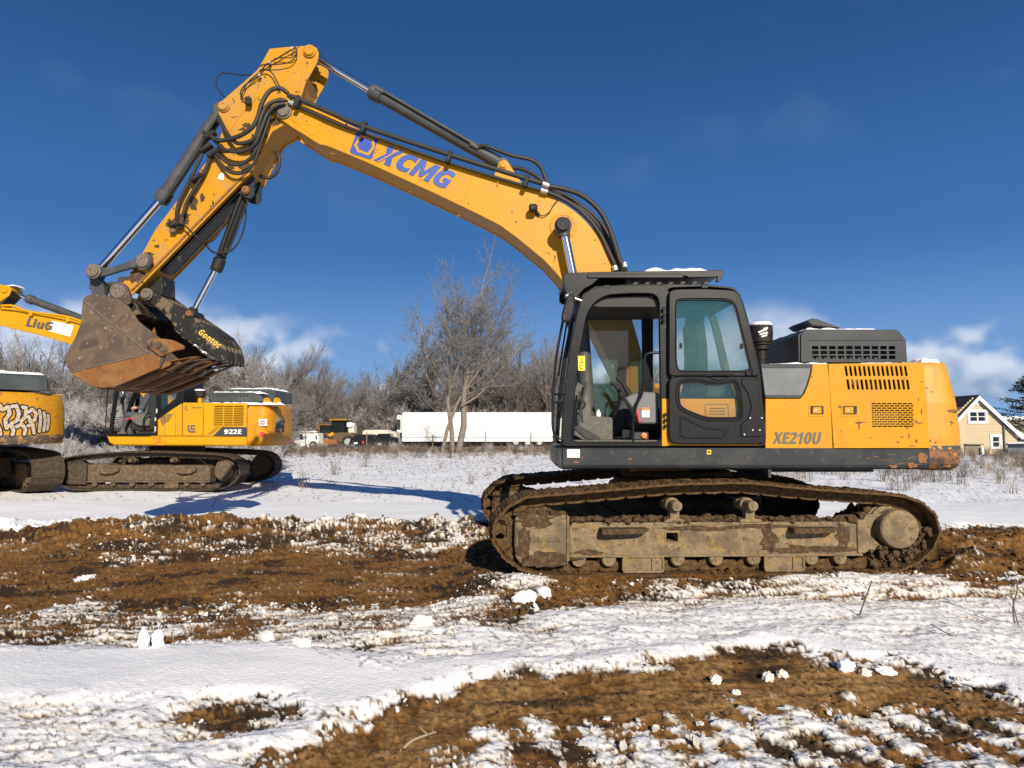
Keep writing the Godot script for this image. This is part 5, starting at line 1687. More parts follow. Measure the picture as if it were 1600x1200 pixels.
	sn.tube([Vector3(-2.361,6.008,-8.47),Vector3(-2.122,5.863,-8.47),Vector3(-1.79,5.661,-8.47)], 0.016)
	# pipes along the boom with their clamps
	var pipes := Mb.new()
	pipes.tube(smooth_curve([Vector3(-2.632,5.388,-8.12),Vector3(-2.481,5.334,-8.12),Vector3(-2.102,5.165,-8.12),Vector3(-1.755,5.019,-8.12),Vector3(-0.748,4.681,-8.12),Vector3(0.164,4.391,-8.12),Vector3(0.358,4.331,-8.12)], 4), 0.030)
	part(pipes, "upper_pipe", M.hose, boom)
	var pip2 := Mb.new()
	pip2.tube(smooth_curve([Vector3(-2.647,5.327,-8.17),Vector3(-2.494,5.265,-8.17),Vector3(-2.114,5.094,-8.17),Vector3(-1.765,4.963,-8.17),Vector3(-0.752,4.601,-8.17),Vector3(0.165,4.317,-8.17),Vector3(0.338,4.272,-8.17)], 4), 0.017)
	part(pip2, "lower_pipe", M.hose, boom)
	for q in [Vector3(-2.521,5.308,-8.13), Vector3(-1.742,5,-8.13), Vector3(-0.734,4.647,-8.13), Vector3(0.164,4.357,-8.13)]:
		var cl := Mb.new()
		cl.xf = Transform3D(Basis(Vector3(0, 0, 1), deg_to_rad(-18)), q)
		cl.box(Vector3.ZERO, Vector3(0.055, 0.15, 0.09), 0.012)
		part(cl, "pipe_clamp", M.rubber, boom)
	for a in [[Vector3(0.358,4.331,-8.12), Vector3(0.433,4.3,-8.12)], [Vector3(0.338,4.272,-8.17), Vector3(0.42,4.249,-8.17)], [Vector3(-2.632,5.342,-8.17), Vector3(-2.571,5.304,-8.17)]]:
		var fit := Mb.new()
		fit.cyl(a[0], a[1], 0.036, 8, 0.005)
		part(fit, "pipe_fitting", M.bright, boom)
	# hoses from the pipes over the hump to the upper frame
	var hs := [
		[[Vector3(0.419,4.307,-8.14),Vector3(0.6,4.283,-8.16),Vector3(0.828,4.213,-8.2),Vector3(1.015,4.052,-8.2),Vector3(1.126,3.861,-8.2),Vector3(1.2,3.648,-8.2),Vector3(1.258,3.458,-8.2),Vector3(1.309,3.36,-8.2),Vector3(1.399,3.137,-8.3)], 0.030],
		[[Vector3(0.413,4.252,-8.18),Vector3(0.602,4.174,-8.2),Vector3(0.789,4.044,-8.2),Vector3(0.939,3.892,-8.2),Vector3(1.05,3.724,-8.2),Vector3(1.139,3.526,-8.2),Vector3(1.212,3.36,-8.2),Vector3(1.285,3.137,-8.3)], 0.026],
		[[Vector3(-0.062,4.625,-8.4),Vector3(0.116,4.602,-8.38),Vector3(0.292,4.508,-8.36),Vector3(0.445,4.372,-8.35),Vector3(0.609,4.215,-8.3),Vector3(0.837,4.075,-8.3),Vector3(1.026,3.89,-8.3),Vector3(1.176,3.636,-8.3),Vector3(1.257,3.382,-8.3),Vector3(1.323,3.137,-8.3)], 0.026],
		[[Vector3(-0.427,4.878,-8.42),Vector3(-0.325,4.894,-8.4),Vector3(-0.155,4.831,-8.4),Vector3(0,4.775,-8.4),Vector3(0.233,4.728,-8.42),Vector3(0.349,4.633,-8.42),Vector3(0.426,4.451,-8.42),Vector3(0.526,4.356,-8.42),Vector3(0.771,4.208,-8.4),Vector3(1.077,3.934,-8.4),Vector3(1.266,3.545,-8.4),Vector3(1.34,3.235,-8.4)], 0.024],
	]
	for h in hs:
		var hm := Mb.new()
		hm.tube(smooth_curve(h[0], 7), h[1], h[1], 10)
		part(hm, "hose", M.hose, boom)
	var wire := Mb.new()
	wire.tube(smooth_curve([Vector3(0.271,4.075,-8.2),Vector3(0.345,3.972,-8.19),Vector3(0.435,4.011,-8.19),Vector3(0.481,4.09,-8.2),Vector3(0.542,4.167,-8.2)], 5), 0.006)
	part(wire, "lamp_wire", M.rubber, boom)
	for a in [Vector3(1.196,3.38,-8.19), Vector3(1.308,3.418,-8.19)]:
		var fit := Mb.new()
		fit.cyl(a, a + Vector3(0.015, -0.06, 0), 0.036, 8, 0.005)
		part(fit, "hose_fitting", M.bright, boom)
	# work lamp on the web
	var lm := Mb.new()
	lm.box(Vector3(0.246,4.042,-8.12) , Vector3(0.10, 0.085, 0.09), 0.02)
	lm.bar(Vector3(0.269,4.032,-8.16), Vector3(0.316,3.974,-8.22), 0.02, 0.03)
	part(lm, "boom_lamp", M.rubber, boom)
	# boom hoist cylinders on either side
	cylinder_part("boom_cylinder", E, Vector3(0.903,1.118,-8.05), Vector3(0.776,2.94,-8.05), Vector3(0.59,3.803,-8.05), 0.085, 0.050, M.cylinder)
	cylinder_part("boom_cylinder", E, Vector3(0.903,1.118,-8.05) + Vector3(0, 0, -0.90), Vector3(0.776,2.94,-8.05) + Vector3(0, 0, -0.90), Vector3(0.59,3.803,-8.05) + Vector3(0, 0, -0.90), 0.085, 0.050, M.cylinder)
	var pn := Mb.new()
	pin(pn, Vector3(0.579,3.803,-8), 0.075, 0.06)
	part(pn, "cylinder_pin", M.rubber, boom)
	var foot := Mb.new()
	for z in [-8.16, -8.80]:
		foot.extrude(pp([1.35, 0.99, 2.05, 0.99, 2.0, 1.6, 1.85, 1.95, 1.62, 1.95, 1.5, 1.7]), z, z - 0.05, 0.006)
	part(foot, "boom_bracket", M.yellow, E)

func xcmg(parent: Node3D, xf: Transform3D) -> void:
	# letter outlines in units of cap height, drawn upright; slanted by the basis
	var s := 0.228
	var sh := tan(deg_to_rad(17))
	var b := Basis(Vector3(s, 0, 0), Vector3(sh * s, s, 0), Vector3(0, 0, 1))
	var glyphs := [
		[[0.0, 0, 0.30, 0, 0.47, 0.33, 0.58, 0.0, 0.92, 0, 0.70, 0.50, 0.98, 1, 0.66, 1, 0.52, 0.70, 0.40, 1, 0.06, 1, 0.28, 0.52]],
		[[1.72, 0.02, 1.82, 0.07, 1.82, 0.32, 1.66, 0.25, 1.50, 0.25, 1.38, 0.34, 1.35, 0.50, 1.39, 0.67, 1.52, 0.76, 1.68, 0.75, 1.84, 0.68, 1.84, 0.95, 1.66, 1.0, 1.40, 1.0, 1.18, 0.90, 1.05, 0.70, 1.03, 0.48, 1.08, 0.25, 1.22, 0.08, 1.45, 0.0]],
		[[1.95, 0, 2.22, 0, 2.22, 0.58, 2.42, 0.10, 2.58, 0.10, 2.78, 0.58, 2.78, 0, 3.05, 0, 3.05, 1, 2.74, 1, 2.50, 0.45, 2.26, 1, 1.95, 1]],
		[[3.98, 0.05, 3.98, 0.55, 3.58, 0.55, 3.58, 0.36, 3.70, 0.36, 3.70, 0.24, 3.58, 0.22, 3.48, 0.28, 3.43, 0.40, 3.43, 0.58, 3.49, 0.70, 3.60, 0.77, 3.75, 0.76, 3.94, 0.68, 3.94, 0.94, 3.75, 1.0, 3.50, 1.0, 3.28, 0.90, 3.15, 0.70, 3.13, 0.45, 3.19, 0.22, 3.34, 0.06, 3.56, 0.0, 3.80, 0.0]],
	]
	var o := Node3D.new()
	o.name = "maker_lettering"
	parent.add_child(o)
	o.transform = xf
	for g in glyphs:
		var m := Mb.new()
		m.xf = Transform3D(b, Vector3.ZERO)
		m.extrude(pp(g[0]), 0.006, 0.0)
		piece(m.mesh(M.blue), "letter", o)
	var sl := Mb.new()
	sl.xf = Transform3D(b, Vector3.ZERO)
	sl.extrude(pp([0.20, -0.02, 0.27, -0.02, 0.76, 1.02, 0.69, 1.02]), 0.009, 0.004)
	piece(sl.mesh(M.yellow), "letter_slash", o)

func main_arm(E: Node3D) -> void:
	var zn := -8.27
	var zf := -8.75
	var ol := pp([-2.915,6.037,-2.654,6.064,-2.4,6.076,-2.346,6.045,-2.321,5.973,-2.335,5.878,-2.402,5.744,-2.469,5.625,-2.52,5.452,-2.547,5.295,-2.659,5.138,-2.863,5.013,-2.987,4.763,-3.104,4.515,-3.208,4.406,-3.696,3.881,-4.077,3.467,-4.464,3.055,-4.538,2.995,-4.62,2.995,-4.667,3.055,-4.64,3.132,-4.524,3.261,-4.367,3.544,-4.217,3.835,-3.896,4.282,-3.669,4.608,-3.537,4.779,-3.459,5.021,-3.502,5.209,-3.512,5.311,-3.468,5.397,-3.258,5.586,-3.055,5.775,-2.981,5.91])
	var m := Mb.new()
	m.extrude(ol, zn, zn - 0.022, 0.004)
	m.extrude(ol, zf + 0.022, zf, 0.004)
	var arm := part(m, "arm", M.yellow_worn, E)
	var fl := Mb.new()
	var lo := pp([-2.547,5.295,-2.659,5.138,-2.863,5.013,-2.987,4.763,-3.104,4.515,-3.208,4.406,-3.696,3.881,-4.077,3.467,-4.45,3.071])
	for i in lo.size() - 1:
		var a := lo[i] + Vector2(-0.01, 0.01)
		var b := lo[i + 1] + Vector2(-0.01, 0.01)
		fl.quad(Vector3(b.x, b.y, zn - 0.02), Vector3(a.x, a.y, zn - 0.02), Vector3(a.x, a.y, zf + 0.02), Vector3(b.x, b.y, zf + 0.02))
	part(fl, "lower_flange", M.yellow_worn, arm)
	var fu := Mb.new()
	var hi := pp([-4.509,3.276,-4.367,3.544,-4.217,3.835,-3.896,4.282,-3.669,4.608,-3.537,4.779,-3.459,5.021])
	for i in hi.size() - 1:
		var a := hi[i] + Vector2(0.012, -0.008)
		var b := hi[i + 1] + Vector2(0.012, -0.008)
		fu.quad(Vector3(b.x, b.y, zn - 0.02), Vector3(a.x, a.y, zn - 0.02), Vector3(a.x, a.y, zf + 0.02), Vector3(b.x, b.y, zf + 0.02))
	var tl := pp([-3.445,5.397,-3.258,5.578,-3.04,5.768,-2.966,5.902,-2.906,6.005])
	for i in tl.size() - 1:
		fu.quad(Vector3(tl[i + 1].x, tl[i + 1].y - 0.01, zn - 0.02), Vector3(tl[i].x, tl[i].y - 0.01, zn - 0.02), Vector3(tl[i].x, tl[i].y - 0.01, zf + 0.02), Vector3(tl[i + 1].x, tl[i + 1].y - 0.01, zf + 0.02))
	var tr := pp([-2.891,6.021,-2.653,6.045,-2.523,6.06])
	for i in tr.size() - 1:
		fu.quad(Vector3(tr[i].x, tr[i].y - 0.01, zn - 0.02), Vector3(tr[i + 1].x, tr[i + 1].y - 0.01, zn - 0.02), Vector3(tr[i + 1].x, tr[i + 1].y - 0.01, zf + 0.02), Vector3(tr[i].x, tr[i].y - 0.01, zf + 0.02))
	var rr := pp([-2.455,5.704,-2.499,5.57,-2.542,5.437,-2.57,5.295])
	for i in rr.size() - 1:
		fu.quad(Vector3(rr[i + 1].x, rr[i + 1].y, zn - 0.02), Vector3(rr[i + 1].x, rr[i + 1].y, zf + 0.02), Vector3(rr[i].x, rr[i].y, zf + 0.02), Vector3(rr[i].x, rr[i].y, zn - 0.02))
	part(fu, "upper_flange", M.yellow_worn, arm)
	# raised doubler plates
	var dp := Mb.new()
	dp.extrude(pp([-2.914,6.029,-2.883,6.005,-2.651,5.926,-2.55,5.862,-2.518,5.783,-2.53,5.61,-2.574,5.468,-2.664,5.374,-2.753,5.248,-2.904,5.138,-2.967,5.217,-3.025,5.452,-3.052,5.625,-3.039,5.752]), zn + 0.006, zn, 0.003)
	dp.extrude(pp([-3.418,5.217,-3.283,5.35,-3.06,5.625,-3.036,5.602,-3.025,5.452,-3.271,5.177,-3.381,4.982]), zn + 0.006, zn, 0.003)
	part(dp, "doubler_plate", M.yellow_worn, arm)
	var ed := Mb.new()
	var le := pp([-3.104,4.53,-3.208,4.422,-3.696,3.897,-4.078,3.482,-4.45,3.086])
	for i in le.size() - 1:
		ed.bar(Vector3(le[i].x - 0.02, le[i].y + 0.015, zn + 0.006), Vector3(le[i + 1].x - 0.02, le[i + 1].y + 0.015, zn + 0.006), 0.016, 0.022)
	part(ed, "edge_bar", M.rust, arm)
	for q in [[Vector3(-2.429,5.997,-8.27), 0.062, M.yellow_worn, "arm_cylinder_pin"], [Vector3(-3.439,5.319,-8.27), 0.055, M.yellow_worn, "bucket_cylinder_pin"], [Vector3(-4.304,3.428,-8.2), 0.075, M.steel, "link_pin"], [Vector3(-4.521,3.053,-8.1), 0.085, M.steel, "bucket_pin"]]:
		var p := Mb.new()
		pin(p, q[0], q[1], 0.05)
		part(p, q[3], q[2], arm)
	var lp := Mb.new()
	lp.extrude(pp([-3.461,4.515,-3.416,4.507,-3.425,4.422,-3.498,4.441]), zn + 0.008, zn + 0.002)
	part(lp, "arm_sticker", M.decal_white, arm)
	worn_spots(arm, zn + 0.001, [[Vector3(-3.771,4.143,-8.27), 0.05, 0.10], [Vector3(-3.674,4.213,-8.27), 0.03, 0.05], [Vector3(-3.333,5.209,-8.27), 0.03, 0.04], [Vector3(-3.162,5.091,-8.27), 0.06, 0.03], [Vector3(-3.215,5.044,-8.27), 0.04, 0.02], [Vector3(-3.066,4.857,-8.27), 0.08, 0.13], [Vector3(-2.992,4.998,-8.27), 0.07, 0.10], [Vector3(-3.166,4.577,-8.27), 0.09, 0.08], [Vector3(-3.865,3.989,-8.27), 0.05, 0.04], [Vector3(-4.029,3.897,-8.27), 0.06, 0.07], [Vector3(-3.856,3.92,-8.27), 0.04, 0.03], [Vector3(-3.543,4.143,-8.27), 0.012, 0.03], [Vector3(-4.195,3.628,-8.27), 0.03, 0.02], [Vector3(-4.29,3.513,-8.27), 0.06, 0.05], [Vector3(-4.433,3.269,-8.27), 0.10, 0.08], [Vector3(-3.349,4.577,-8.27), 0.05, 0.03], [Vector3(-3.47,4.841,-8.27), 0.03, 0.03], [Vector3(-2.827,5.138,-8.27), 0.06, 0.05]], M.clay_dark)
	# bucket cylinder along the upper edge
	cylinder_part("bucket_cylinder", E, Vector3(-3.581,5.389,-8.51), Vector3(-4.295,4.236,-8.51), Vector3(-5.044,3.351,-8.51), 0.080, 0.045, M.cylinder)
	var fp := Mb.new()
	fp.tube(smooth_curve([Vector3(-3.595,5.244,-8.42),Vector3(-3.684,5.076,-8.4),Vector3(-3.868,4.72,-8.4),Vector3(-4.183,4.235,-8.41),Vector3(-4.259,4.197,-8.44)], 4), 0.018)
	part(fp, "bucket_cylinder_pipe", M.hose, arm)
	# pipes and hoses on the near face
	for q in [[[Vector3(-3.643,4.782,-8.2),Vector3(-3.685,4.643,-8.2),Vector3(-3.771,4.451,-8.2),Vector3(-3.899,4.182,-8.2),Vector3(-3.939,4.029,-8.2),Vector3(-3.946,3.92,-8.22)], 0.020], [[Vector3(-3.551,4.72,-8.2),Vector3(-3.607,4.551,-8.2),Vector3(-3.693,4.374,-8.2),Vector3(-3.822,4.144,-8.2),Vector3(-3.863,3.991,-8.2),Vector3(-3.915,3.897,-8.22)], 0.020]]:
		var t := Mb.new()
		t.tube(smooth_curve(q[0], 4), q[1])
		part(t, "arm_pipe", M.hose, arm)
	for q in [
		[[Vector3(-2.639,5.421,-8.14),Vector3(-2.724,5.473,-8.12),Vector3(-2.837,5.433,-8.1),Vector3(-2.917,5.285,-8.08),Vector3(-2.972,5.093,-8.08),Vector3(-3.037,4.978,-8.08),Vector3(-3.177,4.895,-8.1),Vector3(-3.334,4.857,-8.12),Vector3(-3.454,4.858,-8.14),Vector3(-3.563,4.929,-8.18),Vector3(-3.657,4.984,-8.22)], 0.026],
		[[Vector3(-2.674,5.345,-8.16),Vector3(-2.781,5.319,-8.12),Vector3(-2.885,5.232,-8.1),Vector3(-2.942,5.055,-8.08),Vector3(-2.99,4.895,-8.1),Vector3(-3.071,4.834,-8.12),Vector3(-3.213,4.82,-8.14),Vector3(-3.336,4.921,-8.18),Vector3(-3.432,5.07,-8.22),Vector3(-3.505,5.197,-8.26)], 0.024],
		[[Vector3(-2.673,5.307,-8.16),Vector3(-2.768,5.269,-8.13),Vector3(-2.868,5.165,-8.12),Vector3(-2.932,4.972,-8.1),Vector3(-2.988,4.819,-8.1),Vector3(-3.069,4.75,-8.12),Vector3(-3.203,4.712,-8.12),Vector3(-3.361,4.743,-8.14),Vector3(-3.486,4.851,-8.18),Vector3(-3.556,4.921,-8.2)], 0.022],
		[[Vector3(-2.706,5.296,-8.17),Vector3(-2.819,5.225,-8.15),Vector3(-2.921,5.047,-8.15),Vector3(-2.987,4.789,-8.14),Vector3(-3.063,4.655,-8.15),Vector3(-3.192,4.574,-8.16),Vector3(-3.328,4.59,-8.16),Vector3(-3.424,4.662,-8.17),Vector3(-3.507,4.751,-8.2)], 0.020],
		[[Vector3(-2.755,5.285,-8.18),Vector3(-2.84,5.187,-8.17),Vector3(-2.908,4.974,-8.16),Vector3(-2.978,4.743,-8.16),Vector3(-3.046,4.57,-8.17),Vector3(-3.16,4.482,-8.18),Vector3(-3.296,4.482,-8.18),Vector3(-3.392,4.547,-8.19),Vector3(-3.49,4.682,-8.2),Vector3(-3.529,4.72,-8.2)], 0.018],
		[[Vector3(-3.127,4.583,-8.5),Vector3(-3.021,4.57,-8.6),Vector3(-2.911,4.635,-8.6),Vector3(-2.875,4.797,-8.6),Vector3(-2.916,4.894,-8.6)], 0.022],
	]:
		var t := Mb.new()
		t.tube(smooth_curve(q[0], 6), q[1], q[1], 9)
		part(t, "hose", M.hose, arm)
	for q in [
		[[Vector3(-2.576,6.025,-8.22),Vector3(-2.69,5.962,-8.22),Vector3(-2.81,5.883,-8.22),Vector3(-2.901,5.836,-8.22),Vector3(-2.968,5.773,-8.22),Vector3(-3.012,5.687,-8.22),Vector3(-3.08,5.632,-8.22),Vector3(-3.2,5.538,-8.22),Vector3(-3.228,5.444,-8.22),Vector3(-3.15,5.366,-8.22),Vector3(-3.105,5.381,-8.22)], 0.008],
		[[Vector3(-2.565,6.004,-8.21),Vector3(-2.576,5.904,-8.2),Vector3(-2.666,5.826,-8.2),Vector3(-2.855,5.802,-8.2),Vector3(-2.958,5.807,-8.21),Vector3(-3.007,5.789,-8.22)], 0.007],
		[[Vector3(-2.602,6.038,-8.23),Vector3(-2.564,5.957,-8.21),Vector3(-2.629,5.888,-8.2),Vector3(-2.746,5.894,-8.21),Vector3(-2.841,5.883,-8.22)], 0.006],
		[[Vector3(-3.119,5.728,-8.3),Vector3(-3.292,5.753,-8.35),Vector3(-3.508,5.803,-8.4),Vector3(-3.584,5.754,-8.4),Vector3(-3.589,5.648,-8.38),Vector3(-3.515,5.517,-8.34),Vector3(-3.427,5.433,-8.28)], 0.008],
		[[Vector3(-3.013,5.726,-8.22),Vector3(-2.926,5.744,-8.21),Vector3(-2.853,5.7,-8.2),Vector3(-2.798,5.606,-8.2),Vector3(-2.751,5.52,-8.2)], 0.008],
		[[Vector3(-3.021,5.71,-8.22),Vector3(-3.125,5.616,-8.22),Vector3(-3.184,5.522,-8.22),Vector3(-3.212,5.428,-8.22),Vector3(-3.134,5.35,-8.22)], 0.007],
		[[Vector3(-3.914,3.914,-8.2),Vector3(-3.811,3.842,-8.16),Vector3(-3.691,3.725,-8.15),Vector3(-3.614,3.663,-8.2),Vector3(-3.53,3.72,-8.3),Vector3(-3.441,3.92,-8.35),Vector3(-3.365,4.085,-8.38)], 0.010],
		[[Vector3(-3.621,3.661,-8.25),Vector3(-3.564,3.582,-8.3),Vector3(-3.509,3.571,-8.35),Vector3(-3.377,3.607,-8.4),Vector3(-3.266,3.768,-8.42),Vector3(-3.217,4.024,-8.44),Vector3(-3.24,4.185,-8.45)], 0.012],
	]:
		var t := Mb.new()
		t.tube(smooth_curve(q[0], 6), q[1], q[1], 6)
		part(t, "wire", M.rubber, arm)
	for q in [Vector3(-2.62,6.001,-8.19), Vector3(-2.883,5.828,-8.19), Vector3(-3.001,5.672,-8.19)]:
		var t := Mb.new()
		t.cyl(q + Vector3(0, 0, -0.05), q + Vector3(0, 0, 0.01), 0.014, 8)
		part(t, "wire_clip", M.bright, arm)
	var jb := Mb.new()
	jb.box(Vector3(-3.127,5.356,-8.2) , Vector3(0.07, 0.10, 0.06), 0.012)
	part(jb, "junction", M.rubber, arm)
	var ab := Mb.new()
	for k in 7:
		var rng := RandomNumberGenerator.new()
		rng.seed = 900 + k
		ab.box(Vector3(-3.943,3.899,-8.2) + Vector3(rng.randf_range(-0.07, 0.07), rng.randf_range(-0.10, 0.09), rng.randf_range(-0.03, 0.03)), Vector3(0.07, 0.06, 0.07), 0.012)
	part(ab, "valve_block", M.thumb, arm)
	for q in [Vector3(-3.572,4.937,-8.2), Vector3(-3.613,4.782,-8.2), Vector3(-3.71,4.428,-8.2), Vector3(-3.521,4.72,-8.2)]:
		var t := Mb.new()
		t.xf = Transform3D(Basis(Vector3(0, 0, 1), deg_to_rad(33)), q)
		t.box(Vector3.ZERO, Vector3(0.16, 0.05, 0.10), 0.012)
		part(t, "hose_clamp", M.rubber, arm)

func main_bucket(E: Node3D) -> void:
	# guide links and bucket link
	for z in [-8.17, -8.78]:
		var l := Mb.new()
		l.extrude(smooth_outline(pp([-4.944,3.314,-4.916,3.375,-4.849,3.382,-4.743,3.352,-4.565,3.39,-4.388,3.466,-4.314,3.511,-4.223,3.481,-4.206,3.405,-4.264,3.344,-4.369,3.36,-4.562,3.314,-4.755,3.254,-4.859,3.239,-4.919,3.261]), 2), z, z - 0.055, 0.008)
		part(l, "guide_link", M.cylinder, E)
	var bl := Mb.new()
	bl.extrude(pp([-4.987,3.29,-4.904,3.29,-4.826,3.214,-4.79,3.046,-4.908,2.985,-4.949,3.061]), -8.27, -8.36, 0.008)
	bl.extrude(pp([-4.987,3.29,-4.904,3.29,-4.826,3.214,-4.79,3.046,-4.908,2.985,-4.949,3.061]), -8.66, -8.75, 0.008)
	bl.box(Vector3(-4.979,3.193,-8.5), Vector3(0.10, 0.12, 0.3), 0.01)
	part(bl, "bucket_link", M.cylinder, E)
	var lp := Mb.new()
	pin(lp, Vector3(-4.86,3.305,-8.16), 0.07, 0.05)
	part(lp, "link_end_pin", M.steel, E)
	# bucket
	var B := Node3D.new()
	B.name = "bucket"
	E.add_child(B)
	B.position = -E.position
	var zn := -7.86
	var zf := -9.14
	var side := pp([-4.765,2.964,-4.708,2.982,-4.536,2.971,-4.398,2.921,-4.289,2.848,-4.169,2.676,-3.993,2.539,-3.899,2.468,-3.831,2.367,-3.911,2.153,-4.051,2.096,-4.226,2.018,-4.401,1.946,-4.543,1.932,-4.65,1.954,-4.787,2.025,-4.897,2.096,-4.957,2.189,-4.974,2.26,-4.942,2.346,-4.869,2.489,-4.811,2.654,-4.803,2.834,-4.799,2.921])
	for z in [zn, zf + 0.03]:
		var s := Mb.new()
		s.extrude(side, z, z - 0.03, 0.005)
		part(s, "side_plate", M.bucket, B)
	# rolled back and floor between the side plates, open towards the arm
	var skin := pp([-4.535,2.957,-4.707,2.964,-4.764,2.949,-4.791,2.906,-4.796,2.834,-4.803,2.654,-4.862,2.489,-4.935,2.346,-4.96,2.26,-4.943,2.189,-4.89,2.103,-4.781,2.039,-4.651,1.975,-4.544,1.954,-4.402,1.968,-4.227,2.032,-4.051,2.11,-3.883,2.181])
	var sm := Mb.new()
	for i in skin.size() - 1:
		var a := skin[i]
		var b := skin[i + 1]
		var t := (b - a).normalized()
		var nrm := Vector2(-t.y, t.x) * 0.022
		for q in [[a, b, false], [a + nrm, b + nrm, true]]:
			var p0: Vector2 = q[0]
			var p1: Vector2 = q[1]
			if q[2]: sm.quad(Vector3(p0.x, p0.y, zn - 0.03), Vector3(p1.x, p1.y, zn - 0.03), Vector3(p1.x, p1.y, zf + 0.03), Vector3(p0.x, p0.y, zf + 0.03))
			else: sm.quad(Vector3(p1.x, p1.y, zn - 0.03), Vector3(p0.x, p0.y, zn - 0.03), Vector3(p0.x, p0.y, zf + 0.03), Vector3(p1.x, p1.y, zf + 0.03))
	part(sm, "shell", M.bucket_rust, B)
	# rusty wear plate along the lower side, the weld seams above it
	var wpm := Mb.new()
	wpm.extrude(pp([-4.898,2.095,-4.616,2.173,-4.334,2.238,-4.038,2.309,-3.902,2.28,-3.913,2.152,-4.046,2.095,-4.221,2.017,-4.396,1.946,-4.537,1.932,-4.644,1.953,-4.781,2.024]), zn + 0.012, zn, 0.004)
	part(wpm, "wear_plate", M.bucket_rust, B)
	var wl := Mb.new()
	wl.tube([Vector3(-4.781,2.905,-7.855),Vector3(-4.604,2.761,-7.855),Vector3(-4.275,2.51,-7.855),Vector3(-4.041,2.317,-7.855)], 0.008, 0.008, 6)
	wl.tube([Vector3(-4.881,2.102,-7.845),Vector3(-4.614,2.177,-7.845),Vector3(-4.332,2.241,-7.845),Vector3(-4.036,2.312,-7.845)], 0.008, 0.008, 6)
	part(wl, "weld_seam", M.steel, B)
	for k in 4:
		var st := Mb.new()
		var zc := zn - 0.12 - k * 0.36
		st.extrude(pp([-4.65,1.946,-4.401,1.939,-4.226,2.01,-3.91,2.139,-3.909,2.103,-4.225,1.975,-4.4,1.911,-4.627,1.918]), zc, zc - 0.10, 0.004)
		part(st, "bottom_wear_strip", M.bucket_rust, B)
	# side cutters
	for z in [zn + 0.035, zf]:
		var c := Mb.new()
		c.extrude(smooth_outline(pp([-4.059,2.444,-4.01,2.479,-3.91,2.479,-3.782,2.465,-3.696,2.429,-3.638,2.394,-3.644,2.358,-3.722,2.344,-3.82,2.308,-3.89,2.279,-3.963,2.329,-4.035,2.379]), 2), z, z - 0.035, 0.006)
		var co := part(c, "side_cutter", M.bucket_rust, B)
		for at in [Vector3(-4.01,2.421,-7.83), Vector3(-3.91,2.4,-7.83), Vector3(-3.852,2.357,-7.83)]:
			var bo := Mb.new()
			bo.lathe(Vector3(at.x, at.y, z), Vector3(0, 0, 1), [0.045, -0.005, 0.045, 0.012, 0.03, 0.014, 0.028, 0.03, 0.0, 0.03], 14)
			part(bo, "cutter_bolt", M.bucket, co)
	var gus := Mb.new()
	gus.extrude(pp([-4.056,2.503,-4.01,2.611,-3.986,2.532]), zn - 0.03, zn - 0.06, 0.003)
	part(gus, "gusset", M.bucket_rust, B)
	# lip and teeth
	var lip := Mb.new()
	lip.extrude(pp([-3.982,2.174,-3.856,2.224,-3.799,2.217,-3.826,2.181,-3.952,2.124]), zn - 0.03, zf + 0.03, 0.004)
	part(lip, "lip", M.bucket_rust, B)
	for k in 5:
		var zc := zn - 0.12 - k * 0.26
		var t := Mb.new()
		t.extrude(pp([-3.938,2.132,-3.954,2.174,-3.87,2.231,-3.785,2.253,-3.616,2.285,-3.53,2.292,-3.53,2.281,-3.614,2.246,-3.769,2.181,-3.853,2.132]), zc + 0.05, zc - 0.05, 0.012)
		part(t, "tooth", M.bucket_rust if k % 2 == 0 else M.bucket, B)
	# ears that hold the bucket pin
	for z in [-8.06, -8.84]:
		var e := Mb.new()
		e.extrude(smooth_outline(pp([-4.631,3.024,-4.575,3.128,-4.502,3.158,-4.427,3.113,-4.379,2.994,-4.376,2.919,-4.434,2.89,-4.51,2.934]), 2), z, z - 0.06, 0.008)
		part(e, "ear", M.bucket, B)
	var br := Mb.new()
	br.extrude(pp([-4.585,3.003,-4.464,3.018,-4.353,2.91,-4.304,2.803,-4.41,2.772,-4.489,2.849]), -8.15, -8.85, 0.01)
	part(br, "cross_tube", M.thumb, B)
	# thumb: parallel curved plates joined by cross pieces
	var T := Node3D.new()
	T.name = "thumb"
	E.add_child(T)
	T.position = -E.position
	var tp := pp([-4.346,3.099,-4.301,3.137,-4.248,3.122,-4.063,2.993,-3.848,2.863,-3.656,2.734,-3.464,2.597,-3.37,2.469,-3.33,2.333,-3.327,2.242,-3.38,2.242,-3.456,2.295,-3.533,2.34,-3.625,2.431,-3.74,2.499,-3.839,2.529,-3.947,2.643,-4.057,2.779,-4.15,2.863,-4.227,2.924,-4.327,3,-4.367,3.046])
	for k in 5:
		var z := -8.30 - k * 0.115
		var t := Mb.new()
		t.extrude(tp, z, z - (0.045 if k % 4 == 0 else 0.035), 0.006)
		part(t, "thumb_plate", M.thumb, T)
	var tx := Mb.new()
	tx.extrude(pp([-4.216,3.076,-4.063,2.985,-3.678,2.734,-3.464,2.582,-3.493,2.552,-3.723,2.704,-4.092,2.947,-4.23,3.031]), -8.34, -8.77, 0.003)
	tx.extrude(pp([-4.188,2.878,-3.763,2.507,-3.794,2.544,-4.167,2.924]), -8.34, -8.77, 0.003)
	part(tx, "thumb_web", M.thumb, T)
	var pv := Mb.new()
	pin(pv, Vector3(-4.296,3.057,-8.28), 0.058, 0.05)
	part(pv, "thumb_pivot", M.steel, T)
